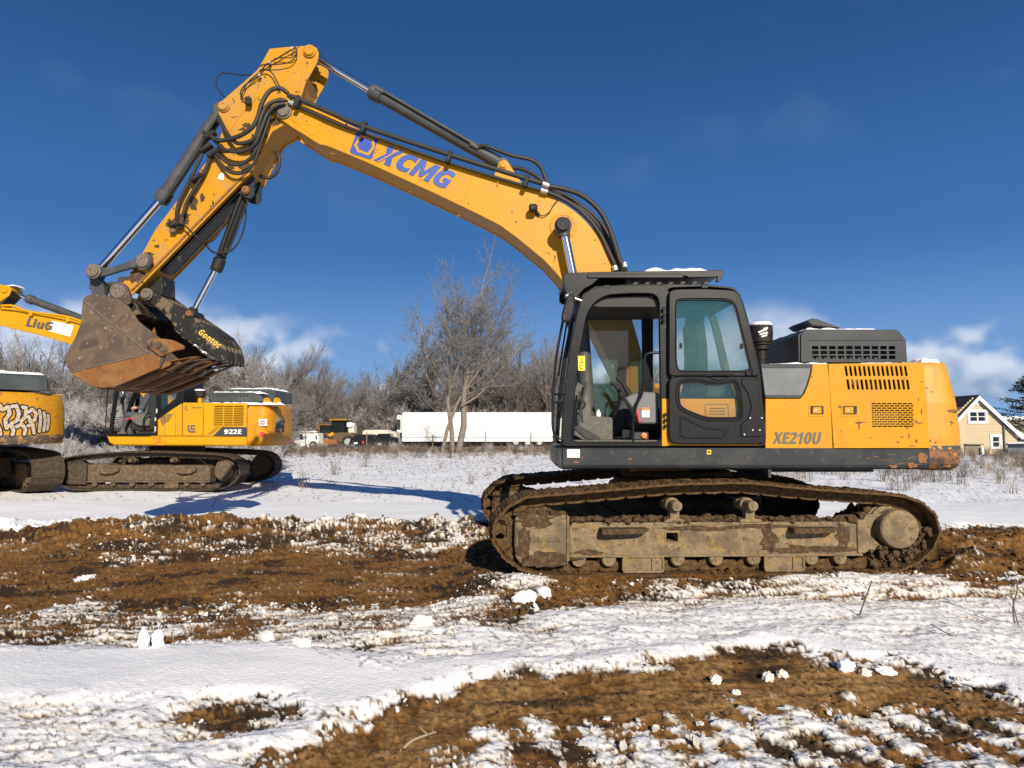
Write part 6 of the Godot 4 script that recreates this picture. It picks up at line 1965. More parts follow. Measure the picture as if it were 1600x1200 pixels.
	for q in [Vector3(-4.067,2.878,-8.3), Vector3(-3.782,2.673,-8.3)]:
		var b := Mb.new()
		b.lathe(q, Vector3(0, 0, 1), [0.05, -0.01, 0.05, 0.006, 0.035, 0.010, 0.0, 0.010], 16)
		part(b, "thumb_boss", M.thumb, T)
	lettering("Gontoc", 0.068, Vector3(-3.718,2.604,-8.295) + Vector3(0, -0.02, 0.004), -36, 8, 0.95, M.gold, "thumb_lettering", T, 0.5)
	snow_slab2(T)
	var cm := cylinder_part("thumb_cylinder", E, Vector3(-3.24,4.377,-8.48), Vector3(-3.581,3.376,-8.48), Vector3(-3.853,2.854,-8.48), 0.062, 0.034, M.black_cyl)
	var ce := Mb.new()
	ce.cyl(Vector3(-3.785,2.829,-8.28), Vector3(-3.858,2.852,-8.72), 0.05, 16, 0.006)
	part(ce, "lower_pin", M.black_cyl, cm)
	var cp := Mb.new()
	pin(cp, Vector3(-3.802,2.833,-8.3), 0.035, 0.035)
	part(cp, "lower_pin_cap", M.rust, cm)
	var hp := Mb.new()
	hp.tube(smooth_curve([Vector3(-3.24,4.326,-8.4),Vector3(-3.298,4.185,-8.4),Vector3(-3.442,3.763,-8.4),Vector3(-3.517,3.532,-8.41)], 4), 0.020)
	hp.tube(smooth_curve([Vector3(-3.176,4.232,-8.4),Vector3(-3.263,3.973,-8.4),Vector3(-3.378,3.661,-8.4),Vector3(-3.456,3.547,-8.41)], 4), 0.012)
	part(hp, "thumb_pipe", M.black_cyl, cm)
	# welded bracket below the arm
	var bk := Mb.new()
	for z in [-8.36, -8.58]:
		bk.extrude(pp([-3.145,4.548,-3.098,4.5,-3.094,4.289,-3.138,4.234,-3.215,4.25,-3.286,4.297,-3.823,3.721,-4.134,3.38,-4.194,3.35,-4.218,3.396,-3.826,3.829,-3.258,4.438]), z, z - 0.04, 0.006)
	bk.extrude(pp([-3.165,4.406,-3.286,4.297,-3.823,3.721,-4.134,3.38,-4.194,3.35,-3.824,3.783,-3.257,4.391]), -8.36, -8.62, 0.003)
	var bkp := part(bk, "thumb_mount", M.frame, E)
	var bn := Mb.new()
	pin(bn, Vector3(-3.187,4.329,-8.34), 0.04, 0.03)
	part(bn, "mount_pin", M.rust, bkp)
	var b2 := Mb.new()
	b2.extrude(pp([-4.241,3.235,-4.166,3.296,-4.152,3.065,-4.251,3.065,-4.315,3.142]), -8.36, -8.68, 0.006)
	b2.cyl(Vector3(-3.975,3.511,-8.42), Vector3(-3.893,3.466,-8.2), 0.03, 12, 0.004)
	part(b2, "thumb_stop", M.thumb, E)

func snow_slab2(T: Node3D) -> void:
	var m := Mb.new()
	var fn := noise(3.0, 91, 3)
	for k in 26:
		var t := k / 25.0
		var a: Vector3 = Vector3(-4.033,2.688,-8.35)
		var b: Vector3 = Vector3(-3.592,2.338,-8.35)
		m.lump(a.lerp(b, t) + Vector3(0.02, -0.01, -0.1 * fn.get_noise_1d(k * 3.0) - 0.15), Vector3(0.045, 0.028, 0.12), fn, 0.4, 5)
	part(m, "snow_layer", M.snow, T)

# ---------------------------------------------------------------- the two yellow excavators further back

func far_excavator() -> Node3D:
	var E := thing("excavator", Vector3(-8.40, 0.05, -17.9), "yellow excavator with open dark cab parked behind the near machine's raised bucket", "excavator")
	var Z := -16.75
	# tracks
	var U := Node3D.new()
	U.name = "undercarriage"
	E.add_child(U)
	var cb := Mb.new()
	cb.extrude(pp([-0.95, 0.30, 0.95, 0.30, 0.75, 0.68, -0.75, 0.68]), 0.95, -0.95, 0.02)
	cb.cyl(Vector3(0, 0.66, 0), Vector3(0, 1.0, 0), 0.64, 30, 0.02)
	piece(cb.mesh(M.shoe_far), "car_body", U)
	var ctrl := []
	for q in [[-1.50, 0.0], [-0.5, 0.0], [0.5, 0.0], [1.45, 0.0], [1.80, 0.05], [2.06, 0.20], [2.16, 0.43], [2.06, 0.66], [1.82, 0.79], [1.30, 0.835], [0.75, 0.855], [0.2, 0.875], [-0.4, 0.875], [-0.95, 0.85], [-1.50, 0.80], [-1.86, 0.745], [-2.08, 0.62], [-2.17, 0.42], [-2.06, 0.20], [-1.84, 0.05]]:
		ctrl.append(Vector2(q[0], q[1]))
	var path := track_path(ctrl, 0.19)
	var shoes := [shoe_mesh(0.19, 0.60, M.shoe_far, 8, false)]
	for side in [1, -1]:
		var T := Node3D.new()
		T.name = "crawler_track"
		U.add_child(T, true)
		T.position = Vector3(0, 0, side * 1.2)
		if side < 0:
			T.rotation.y = PI
			T.scale = Vector3(-1, 1, 1)
		var f := Mb.new()
		f.extrude(pp([-1.42, 0.20, 1.42, 0.20, 1.42, 0.50, 1.30, 0.56, -0.9, 0.56, -1.0, 0.60, -1.42, 0.58]), 0.19, -0.16, 0.012)
		f.extrude(pp([-1.42, 0.17, 1.42, 0.17, 1.42, 0.20, -1.42, 0.20]), 0.22, -0.16, 0.004)
		piece(f.mesh(M.frame_far), "side_frame", T)
		var yk := Mb.new()
		yk.extrude(pp([-1.90, 0.16, -1.80, 0.12, -1.44, 0.12, -1.43, 0.60, -1.85, 0.60, -1.92, 0.50]), 0.22, -0.12, 0.015)
		piece(yk.mesh(M.shoe_far), "idler_guard", T)
		var idl := Mb.new()
		idl.cyl(Vector3(-1.74, 0.42, -0.1), Vector3(-1.74, 0.42, 0.1), 0.27, 26, 0.02)
		piece(idl.mesh(M.shoe_far), "idler", T)
		var hub := Mb.new()
		hub.lathe(Vector3(1.76, 0.43, -0.06), Vector3(0, 0, 1), [0.0, 0.0, 0.31, 0.0, 0.31, 0.08, 0.25, 0.10, 0.25, 0.20, 0.22, 0.22, 0.22, 0.31, 0.20, 0.33, 0.0, 0.335], 28)
		piece(hub.mesh(M.frame_far), "drive_hub", T)
		for x in [-1.25, -0.83, -0.38, 0.06, 0.46, 0.88, 1.25]:
			roller("track_roller", T, Vector3(x, 0.135, 0), 0.085, 0.30, 0.045, M.frame_far)
		for x in [-0.42, 0.55]:
			roller("carrier_roller", T, Vector3(x, 0.68, 0.02), 0.065, 0.26, 0.10, M.frame_far)
		for x in [-0.88, 0.90]:
			var s := Mb.new()
			s.extrude(pp([x - 0.22, 0.50, x + 0.22, 0.50, x + 0.22, 0.44, x + 0.10, 0.38, x - 0.10, 0.36, x - 0.22, 0.40]), 0.30, 0.18, 0.01)
			piece(s.mesh(M.frame_far), "step", T)
		var g := Mb.new()
		g.extrude(Mb.rrect(0.38, 0.03, 0.70, 0.17, 0.03, 2), 0.22, 0.18, 0.004)
		piece(g.mesh(M.frame_far), "track_guide_guard", T)
		lay_shoes(T, path, shoes, 40 + side)
	# platform with its yellow skirt
	var m := Mb.new()
	m.extrude(pp([-9.551,1.289,-6.251,1.267,-6.246,1.049,-9.363,1.064,-9.485,1.124]), Z, Z - 2.6, 0.03)
	part(m, "revolving_frame", M.yellow_far, E)
	var rec := Mb.new()
	rec.extrude(pp([-8.516,1.29,-8.321,1.29,-8.137,1.155,-8.164,1.066,-8.359,1.066]), Z + 0.012, Z - 0.01, 0.004)
	part(rec, "frame_step", M.yellow_scuffed, E)
	# body panels
	var p1 := Mb.new()
	p1.extrude(pp([-8.361,1.289,-8.372,1.666,-8.181,1.816,-7.795,2.065,-7.773,1.289]), Z, Z - 0.05, 0.01)
	part(p1, "front_panel", M.yellow_far, E)
	var p2 := Mb.new()
	p2.extrude(pp([-7.758,1.289,-7.776,2.065,-7.282,2.065,-7.284,1.289]), Z, Z - 0.05, 0.01)
	part(p2, "pump_door", M.yellow_far, E)
	var p3 := Mb.new()
	p3.ring(pp([-7.273,1.282,-7.272,2.065,-6.254,2.05,-6.252,1.274]), pp([-7.034,1.523,-7.03,1.99,-6.343,1.99,-6.348,1.523]), Z, Z - 0.05, 0.01)
	part(p3, "engine_door", M.yellow_far, E)
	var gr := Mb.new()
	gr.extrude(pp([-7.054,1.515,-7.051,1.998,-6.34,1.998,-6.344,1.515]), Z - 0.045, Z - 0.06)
	var grv := part(gr, "grille_shade_sheet", M.void, E)  # near-black sheet behind the slats, stands for the shade within
	for k in 11:
		var s := Mb.new()
		var a: Vector3 = Vector3(-7.034,1.96,-16.76) + Vector3(0, -0.0415 * k, 0)
		s.bar(a, a + Vector3(0.685, 0, 0), 0.03, 0.022)
		part(s, "grille_slat", M.yellow_far, grv)
	for xx in [-6.799, -6.573]:
		var s := Mb.new()
		s.bar(Vector3(xx, 1.53, Z), Vector3(xx, 1.982, Z), 0.02, 0.02)
		part(s, "grille_post", M.yellow_far, grv)
	for k in 5:
		var lv := Mb.new()
		lv.tube(smooth_curve([Vector3(-8.289,1.575,-16.74) + Vector3(0.01 * k, -0.035 * k + 0.10, 0), Vector3(-8.201,1.65,-16.74) + Vector3(0.01 * k, -0.035 * k + 0.10, 0), Vector3(-8.006,1.681,-16.74) + Vector3(-0.02 * k, -0.035 * k + 0.10, 0)], 3), 0.008, 0.008, 5)
		part(lv, "louvre", M.decal_grey, E)
	var ht := Mb.new()
	ht.ring(pp([-8.19,1.29,-8.205,1.786,-7.965,1.816,-7.934,1.786,-7.919,1.29]), pp([-8.181,1.29,-8.196,1.777,-7.964,1.807,-7.942,1.78,-7.928,1.29]), Z + 0.003, Z - 0.003)
	part(ht, "hatch_seam", M.decal_grey, E)
	# dark stripe with the model number, the badge and the door lettering
	var st := Mb.new()
	st.extrude(pp([-7.031,1.29,-6.825,1.5,-6.253,1.492,-6.248,1.282]), Z + 0.008, Z - 0.002)
	part(st, "stripe", M.hood, E)
	for q in [pp([-7.167,1.32,-6.961,1.5,-6.931,1.5,-7.137,1.32]), pp([-7.107,1.32,-6.901,1.5,-6.871,1.5,-7.077,1.32])]:
		var s := Mb.new()
		s.extrude(q, Z + 0.008, Z - 0.002)
		part(s, "stripe_accent", M.rust, E)
	lettering("922E", 0.105, Vector3(-6.771,1.305,-16.73) + Vector3(0, -0.01, 0.01), 0, 0, 1.28, M.decal_white, "model_lettering", E, 0.5)
	var lc := Mb.new()
	lc.extrude(pp([-7.64,1.545,-7.603,1.545,-7.6,1.44,-7.576,1.41,-7.456,1.41,-7.455,1.365,-7.59,1.365,-7.637,1.41]), Z + 0.008, Z - 0.002)
	part(lc, "badge", M.decal_grey, E)
	var lc2 := Mb.new()
	lc2.extrude(pp([-7.573,1.545,-7.459,1.545,-7.459,1.511,-7.534,1.511,-7.533,1.47,-7.457,1.47,-7.457,1.435,-7.57,1.435]), Z + 0.008, Z - 0.002)
	part(lc2, "badge", M.decal_grey, E)
	var cs := Mb.new()
	cs.tube(smooth_curve([Vector3(-7.67,1.997,-16.745),Vector3(-7.714,1.952,-16.745),Vector3(-7.698,1.907,-16.745),Vector3(-7.652,1.899,-16.745)], 3), 0.012, 0.012, 5)
	part(cs, "maker_mark", M.decal_grey, E)
	var cs2 := Mb.new()
	cs2.bar(Vector3(-7.548,1.952,-16.745), Vector3(-7.307,1.952,-16.745), 0.01, 0.02)
	part(cs2, "maker_line", M.rust, E)
	# deck, hoods, exhaust and air cleaner
	var dk := Mb.new()
	dk.extrude(pp([-7.779,2.028,-6.254,2.035,-6.254,2.058,-7.78,2.073]), Z - 0.01, Z - 2.55, 0.005)
	part(dk, "deck", M.yellow_far, E)
	var h1 := Mb.new()
	h1.extrude(pp([-7.268,2.082,-7.273,2.266,-7.213,2.327,-6.215,2.327,-6.03,2.266,-5.888,2.082]), -17.0, -17.5, 0.03)
	var hd := part(h1, "engine_hood", M.hood_far, E)
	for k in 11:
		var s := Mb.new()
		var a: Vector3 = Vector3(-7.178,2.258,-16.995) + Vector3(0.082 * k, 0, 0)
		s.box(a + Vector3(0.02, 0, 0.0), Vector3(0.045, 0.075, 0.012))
		part(s, "vent_slot_shade", M.void, hd)  # dark block on the hood, stands for the shade in a vent opening
	var h2 := Mb.new()
	h2.extrude(pp([-7.143,2.102,-7.119,2.388,-6.961,2.436,-5.975,2.436,-5.863,2.372,-5.842,2.102]), -17.55, -18.9, 0.03)
	part(h2, "rear_hood", M.hood_far, E)
	var ex := Mb.new()
	ex.tube(smooth_curve([Vector3(-6.258,2.457,-18),Vector3(-6.244,2.587,-18),Vector3(-6.213,2.653,-18),Vector3(-6.116,2.702,-18)], 4), 0.06, 0.05, 12)
	part(ex, "exhaust_pipe", M.steel, E)
	var ac := Mb.new()
	ac.lathe(Vector3(-7.474,2.066,-17), Vector3.UP, [0.055, -0.02, 0.055, 0.14, 0.0, 0.14], 16)
	var acp := part(ac, "air_intake", M.yellow_far, E)
	var ac2 := Mb.new()
	ac2.lathe(Vector3(-7.478,2.204,-17), Vector3.UP, [0.09, 0.0, 0.125, 0.02, 0.13, 0.14, 0.115, 0.165, 0.0, 0.17], 20)
	part(ac2, "air_precleaner", M.rubber, acp)
	var sn := noise(2.0, 17, 3)
	var sc := Mb.new()
	sc.lathe(Vector3(-7.482,2.366,-17), Vector3.UP, [0.12, 0.0, 0.11, 0.03, 0.0, 0.045], 16)
	part(sc, "snow_cap", M.snow, E)
	snow_slab(E, -7.222, -5.998, 2.327 - 0.03, -17.03, -17.5, 0.06, sn)
	snow_slab(E, -7.034, -5.925, 2.436 - 0.02, -17.6, -18.85, 0.06, sn)
	snow_slab(E, -7.258, -5.444, 2.052 - 0.03, -16.78, -17.1, 0.07, sn)
	for xx in [-5.86, -5.616]:
		var e := Mb.new()
		e.extrude(pp([xx - 0.10, 2.0, xx + 0.10, 2.0, xx + 0.09, 2.10, xx + 0.04, 2.15, xx - 0.04, 2.15, xx - 0.09, 2.10]), -16.95, -17.0, 0.01)
		e.lathe(Vector3(xx, 2.12, -17.0), Vector3(0, 0, 1), [0.04, -0.03, 0.075, -0.03, 0.075, 0.07, 0.04, 0.07, 0.04, -0.03], 16)
		part(e, "lifting_eye", M.yellow_far, E)
	# counterweight
	var x0 := -6.234
	var plan := [Vector2(x0, -16.76), Vector2(x0 + 0.34, -16.78), Vector2(x0 + 0.48, -16.90), Vector2(x0 + 0.54, -17.15), Vector2(x0 + 0.56, -17.5), Vector2(x0 + 0.56, -18.05), Vector2(x0 + 0.48, -18.65), Vector2(x0 + 0.30, -19.05), Vector2(x0 + 0.14, -19.25), Vector2(x0 + 0.05, -19.33), Vector2(x0, -19.34)]
	var prof := []
	for q in [[0.0, -0.10], [0.03, -0.04], [0.10, 0.0], [0.5, 0.0], [0.82, -0.03], [0.93, -0.07], [1.0, -0.16]]:
		prof.append(Vector2(q[0], q[1]))
	var cw := Mb.new()
	counterweight(cw, plan, prof, 1.049, 2.058, 60, 14, func(_p: Vector3, _v: float) -> Color: return Color(1, 1, 1))
	var cwo := part(cw, "counterweight", M.yellow_scuffed, E)
	lettering("Li", 0.24, Vector3(-5.616,1.305,-16.74) + Vector3(0, -0.02, 0.0), 0, 4, 0.9, M.decal_grey, "maker_lettering", cwo, 0.5)
	var pl := Mb.new()
	pl.extrude(pp([-5.541,1.726,-5.435,1.711,-5.43,1.455,-5.535,1.44]), -16.77, -16.80)
	part(pl, "pale_patch", M.grey_panel, cwo)
	var wl := Mb.new()
	wl.extrude(pp([-5.971,1.681,-5.775,1.681,-5.771,1.523,-5.967,1.523]), -16.75, -16.756)
	var wlo := part(wl, "warning_label", M.decal_white, cwo)
	for k in 2:
		var s := Mb.new()
		var a: Vector3 = Vector3(-5.938,1.635,-16.735) + Vector3(0, -0.06 * k, 0.0)
		s.bar(a + Vector3(0, 0, 0.0), a + Vector3(0.12, 0, 0.0), 0.006, 0.022)
		part(s, "label_print", M.decal_red, wlo)
	var rd := Mb.new()
	rd.extrude(smooth_outline(pp([-5.933,1.35,-5.874,1.38,-5.813,1.35,-5.782,1.305,-5.856,1.275,-5.917,1.29]), 3), -16.75, -16.756)
	part(rd, "red_mark", M.decal_red, cwo)
	# cab: pillars, roof, glass
	var C := Node3D.new()
	C.name = "cab"
	E.add_child(C)
	C.position = -E.position
	var fo := pp([-9.581,1.274,-9.408,2.391,-9.303,2.891,-9.156,3.028,-8.157,3.059,-7.821,2.998,-7.762,2.512,-7.751,2.088,-8.121,1.831,-8.357,1.666,-8.345,1.274])
	var fi := pp([-9.448,1.35,-9.331,2.36,-9.239,2.785,-9.107,2.922,-8.486,2.937,-8.437,2.815,-8.424,2.36,-8.41,1.907,-8.405,1.756,-8.418,1.666,-8.423,1.335])
	for z in [Z, Z - 1.0]:
		var fr := Mb.new()
		fr.ring(pp([-9.52,1.274,-9.405,2.33,-9.287,2.861,-9.141,3.013,-8.489,3.028,-8.383,3.013,-8.352,2.512,-8.334,1.907,-8.325,1.605,-8.33,1.274]), pp([-9.425,1.335,-9.315,2.33,-9.223,2.77,-9.092,2.922,-8.517,2.937,-8.44,2.907,-8.421,2.512,-8.402,1.907,-8.393,1.605,-8.392,1.335]), z, z - 0.06, 0.01)
		part(fr, "door_frame", M.dark, C)
		var rr := Mb.new()
		rr.ring(pp([-8.383,3.013,-7.943,3.028,-7.82,2.967,-7.747,2.512,-7.75,2.073,-8.002,1.907,-8.342,1.651]), pp([-8.334,2.922,-8.001,2.922,-7.938,2.846,-7.883,2.512,-7.934,2.179,-8.126,2.028,-8.303,1.877]), z, z - 0.06, 0.01)
		part(rr, "rear_frame", M.dark, C)
	var ro := Mb.new()
	ro.extrude(pp([-9.317,2.846,-9.141,3.028,-7.944,3.044,-7.79,2.952,-7.755,2.785,-7.879,2.907,-9.092,2.907,-9.237,2.724]), Z - 0.01, Z - 1.05, 0.01)
	part(ro, "roof", M.dark, C)
	var gl := Mb.new()
	gl.extrude(pp([-8.334,2.922,-8.001,2.922,-7.938,2.846,-7.883,2.512,-7.934,2.179,-8.126,2.028,-8.303,1.877]), Z - 0.03, Z - 0.036)
	part(gl, "side_glass", M.glass, C)
	var gb := Mb.new()
	gb.extrude(pp([-9.425,1.335,-9.315,2.33,-9.223,2.77,-9.092,2.922,-8.441,2.922,-8.392,1.335]), Z - 1.03, Z - 1.036)
	part(gb, "far_glass", M.glass_dusty, C)
	var gm := Mb.new()
	gm.extrude(pp([-7.995,2.576,-7.753,2.608,-7.741,2.154,-7.984,2.186]), -17.3, -17.34, 0.005)
	part(gm, "rear_glass", M.glass_dark, C)
	var rear := Mb.new()
	rear.extrude(pp([-7.82,2.967,-7.732,2.512,-7.735,2.073,-7.811,2.073,-7.853,2.512]), Z - 0.06, Z - 1.0, 0.005)
	part(rear, "rear_wall", M.dark, C)
	var ant := Mb.new()
	ant.tube([Vector3(-9.668,1.303,-16.9),Vector3(-9.643,2.368,-16.9)], 0.012, 0.012, 6)
	part(ant, "mirror_rod", M.dark, C)
	var scr := Mb.new()
	for k in 7:
		scr.bar(Vector3(-9.668,1.732,-17.2) + Vector3(0, -0.055 * k, 0), Vector3(-9.389,1.732,-17.2) + Vector3(0, -0.055 * k, 0), 0.012, 0.012)
	part(scr, "lower_guard", M.dark, C)
	var ip := Mb.new()
	ip.bar(Vector3(-9.313,1.763,-17.2), Vector3(-9.236,2.362,-17.4), 0.09, 0.07)
	part(ip, "inner_post", M.dark, C)
	var co := Mb.new()
	co.extrude(smooth_outline(pp([-9.127,1.729,-9.006,1.79,-8.7,1.79,-8.661,1.531,-8.906,1.531,-9.031,1.607]), 2), -16.95, -17.15, 0.02)
	part(co, "armrest_console", M.interior_light, C)
	var rl := Mb.new()
	rl.bar(Vector3(-9.236,1.683,-16.95), Vector3(-8.977,1.713,-16.95), 0.02, 0.02)
	part(rl, "safety_lever", M.decal_red, C)
	var hb := Mb.new()
	hb.tube(smooth_curve([Vector3(-8.61,1.833,-16.85),Vector3(-8.713,1.727,-16.85),Vector3(-8.739,1.606,-16.85),Vector3(-8.733,1.424,-16.85)], 4), 0.018)
	part(hb, "grab_handle", M.dark, C)
	var se := Mb.new()
	se.extrude(smooth_outline(pp([-9.122,1.422,-9.131,1.687,-8.789,1.733,-8.736,2.545,-8.646,2.67,-8.533,2.545,-8.525,1.764,-8.624,1.422]), 2), -17.05, -17.55, 0.04)
	part(se, "seat", M.seat, C)
	var fx := Mb.new()
	fx.lathe(Vector3(-8.408,2.065,-16.95), Vector3.UP, [0.05, 0.0, 0.05, 0.27, 0.03, 0.30, 0.0, 0.31], 14)
	part(fx, "fire_extinguisher", M.decal_red, C)
	for q in [[Vector3(-8.364,1.876,-16.72), 0.10], [Vector3(-8.388,1.68,-16.72), 0.08], [Vector3(-8.389,1.455,-16.72), 0.12]]:
		var w := Mb.new()
		w.cyl(q[0] - Vector3(0, q[1] / 2, 0), q[0] + Vector3(0, q[1] / 2, 0), 0.025, 10)
		part(w, "door_hinge", M.bright, C)
	# boom, arm and their cylinders
	var bm := Mb.new()
	var bo := pp([-13.84,4.625,-13.652,4.722,-12.837,4.431,-12.354,4.399,-11.869,4.318,-10.82,4.14,-10.169,3.85,-9.513,3.367,-8.933,2.694,-8.305,1.929,-8.329,1.675,-8.55,1.611,-9.074,2.12,-9.57,2.662,-10.147,3.207,-11.039,3.56,-11.848,3.801,-12.819,4.027,-13.633,4.302,-13.831,4.431])
	bm.extrude(bo, -17.65, -18.15, 0.01)
	var boom := part(bm, "boom", M.yellow_far, E)
	lettering("LiuG", 0.20, Vector3(-12.21,4.01,-17.64) + Vector3(0, -0.05, 0.012), -10.5, 6, 1.12, M.decal_grey, "maker_lettering", boom, 0.6)
	var pa := Mb.new()
	pa.extrude(pp([-11.52,4.155,-10.97,4.034,-11.04,3.752,-11.589,3.889]), -17.635, -17.655)
	var pao := part(pa, "pale_patch", M.decal_white, boom)
	var rng := RandomNumberGenerator.new()
	rng.seed = 5
	for k in 16:
		var s := Mb.new()
		var a: Vector3 = Vector3(-11.513,4.073,-17.635) + Vector3(rng.randf_range(0, 0.44), rng.randf_range(-0.22, 0.0) - 0.02, 0)
		s.bar(a, a + Vector3(rng.randf_range(-0.05, 0.07), rng.randf_range(-0.05, 0.03), 0), 0.005, 0.006)
		part(s, "patch_scratch", M.decal_grey, pao)
	for q in [[Vector3(-12.772,4.52,-17.6),Vector3(-12.484,4.52,-17.6),Vector3(-12.078,4.374,-17.6),Vector3(-11.194,4.261,-17.6),Vector3(-10.709,4.117,-17.6)], [Vector3(-12.784,4.458,-17.62),Vector3(-12.414,4.426,-17.62),Vector3(-12.01,4.345,-17.62),Vector3(-11.204,4.2,-17.62),Vector3(-10.719,4.071,-17.62)]]:
		var t := Mb.new()
		t.tube(smooth_curve(q, 4), 0.035, 0.035, 7)
		part(t, "pipe", M.yellow_far, boom)
	for a in [Vector3(-12.026,4.329,-17.62), Vector3(-11.092,4.184,-17.62)]:
		var c := Mb.new()
		c.box(a, Vector3(0.09, 0.14, 0.10), 0.01)
		part(c, "pipe_clamp", M.yellow_far, boom)
	cylinder_part("arm_cylinder", E, Vector3(-10.317,4.014,-17.9), Vector3(-12.331,4.768,-17.9), Vector3(-12.91,4.982,-17.9), 0.10, 0.045, M.cylinder)
	cylinder_part("boom_cylinder", E, Vector3(-9.307,1.141,-17.4), Vector3(-9.499,2.237,-17.4), Vector3(-9.901,3.42,-17.4), 0.10, 0.055, M.cylinder)
	var ar := Mb.new()
	ar.extrude(pp([-12.591,4.955,-12.692,5.053,-12.967,5.086,-13.525,4.955,-14.149,4.533,-15.563,3.918,-16.532,3.451,-16.618,3.274,-16.453,3.177,-15.379,3.451,-14.045,4.048,-13.489,4.177,-13.023,4.533,-12.649,4.793]), -17.68, -18.12, 0.01)
	var arm := part(ar, "arm", M.yellow_far, E)
	var ap := Mb.new()
	pin(ap, Vector3(-12.768,4.939,-17.68), 0.075, 0.04)
	part(ap, "arm_pin", M.yellow_far, arm)
	var ah := Mb.new()
	ah.extrude(pp([-12.587,4.911,-12.647,4.797,-12.877,4.537,-12.974,4.537,-12.76,4.797]), -17.70, -18.10, 0.0)
	part(ah, "arm_underside_shade", M.void, arm)  # shade under the arm end, put in as a near-black piece
	snow_slab(E, -12.785, -12.529, 5.044, -17.7, -18.1, 0.06, sn)
	var bk := Mb.new()
	bk.ring(pp([-15.996,3.309,-16.27,3.42,-16.729,3.182,-17.054,2.551,-16.782,1.923,-16.063,1.688,-15.527,1.923]), pp([-16.099,3.182,-16.263,3.293,-16.629,3.088,-16.897,2.551,-16.664,2.048,-16.071,1.829,-15.625,1.985]), -17.35, -18.45, 0.01)
	part(bk, "bucket", M.bucket, E)
	return E

func graffiti_texture() -> ImageTexture:
	var w := 1024
	var h := 320
	var im := Image.create_empty(w, h, false, Image.FORMAT_RGB8)
	var fn := noise(0.02, 61, 4)
	for y in h:
		for x in w:
			var n := fn.get_noise_2d(x, y)
			var c := Color(0.54 + 0.06 * n, 0.25 + 0.05 * n, 0.008)
			if y > 262 + 5.0 * fn.get_noise_2d(x * 0.6, 900.0): c = Color(0.12, 0.09, 0.06) if n < 0.16 else Color(0.36, 0.20, 0.06)
			elif n > 0.40: c = Color(0.30, 0.15, 0.04)
			im.set_pixel(x, y, c.linear_to_srgb())
	# bubble letters sprayed across the rear: strokes run through these points
	var strokes := [
		[[478, 150], [492, 118], [520, 110], [530, 140], [508, 168], [486, 190]],
		[[545, 84], [560, 110], [590, 92], [600, 130], [575, 170], [585, 220]],
		[[610, 90], [636, 84], [650, 130], [640, 172], [612, 190]],
		[[500, 200], [530, 190], [548, 230], [552, 256]],
		[[585, 210], [610, 200], [622, 236], [618, 258]],
		[[672, 92], [690, 96], [688, 150], [664, 176]],
		[[640, 210], [668, 196], [690, 226], [684, 256]],
		[[706, 120], [730, 104], [752, 130], [742, 172], [716, 180], [706, 150]],
		[[706, 205], [732, 200], [742, 250]],
		[[774, 112], [782, 160], [776, 240]],
		[[806, 124], [814, 170], [806, 236]],
		[[836, 140], [840, 190], [832, 230]],
	]
	for pass_ in 2:
		var col := lin(0.012, 0.012, 0.014) if pass_ == 0 else lin(0.46, 0.44, 0.43)
		for s in strokes:
			var r := 19.0 if pass_ == 0 else 11.0
			for i in s.size() - 1:
				var a := Vector2(s[i][0], s[i][1])
				var b := Vector2(s[i + 1][0], s[i + 1][1])
				var n := int(a.distance_to(b) / 3.0) + 1
				for k in n + 1:
					var p := a.lerp(b, float(k) / n)
					for y in range(int(p.y - r), int(p.y + r) + 1):
						for x in range(int(p.x - r), int(p.x + r) + 1):
							if x >= 0 and x < w and y >= 0 and y < h and Vector2(x, y).distance_squared_to(p) < r * r:
								if pass_ == 1 and fn.get_noise_2d(x * 2.2, y * 2.2) > 0.10:
									im.set_pixel(x, y, lin(0.50, 0.27, 0.05))
									continue
								im.set_pixel(x, y, col)
	# an orange spot and a pale tag nearer the side
	for y in range(185, 262):
		for x in range(380, 470):
			if pow((x - 425) / 40.0, 2.0) + pow((y - 222) / 34.0, 2.0) < 1.0: im.set_pixel(x, y, lin(0.80, 0.14, 0.02))
	return ImageTexture.create_from_image(im)

func build_far_excavators() -> void:
	var a := far_excavator()
	var b: Node3D = a.duplicate()
	b.name = numbered("excavator")
	add_child(b)
	b.position = Vector3(-13.05, 0.03, -16.4)
	b.rotation_degrees.y = -38.0
	b.scale = Vector3.ONE * 1.1
	tag(b, "yellow excavator at left edge with graffiti sprayed over its rounded counterweight", "excavator")
	var cw: MeshInstance3D = b.get_node("counterweight")
	var gm := mat(Color(1, 1, 1), 0.5)
	gm.albedo_texture = graffiti_texture()
	cw.material_override = gm
	for k in cw.get_children():
		cw.remove_child(k)
		k.queue_free()
	seated_operator()

# ---------------------------------------------------------------- the operator in the middle machine's cab

func capsule(p: Vector3, a: Vector3, b: Vector3, ra: float, rb: float) -> float:
	var ab := b - a
	var t := clampf((p - a).dot(ab) / maxf(ab.length_squared(), 1e-9), 0.0, 1.0)
	return p.distance_to(a + ab * t) - lerpf(ra, rb, t)

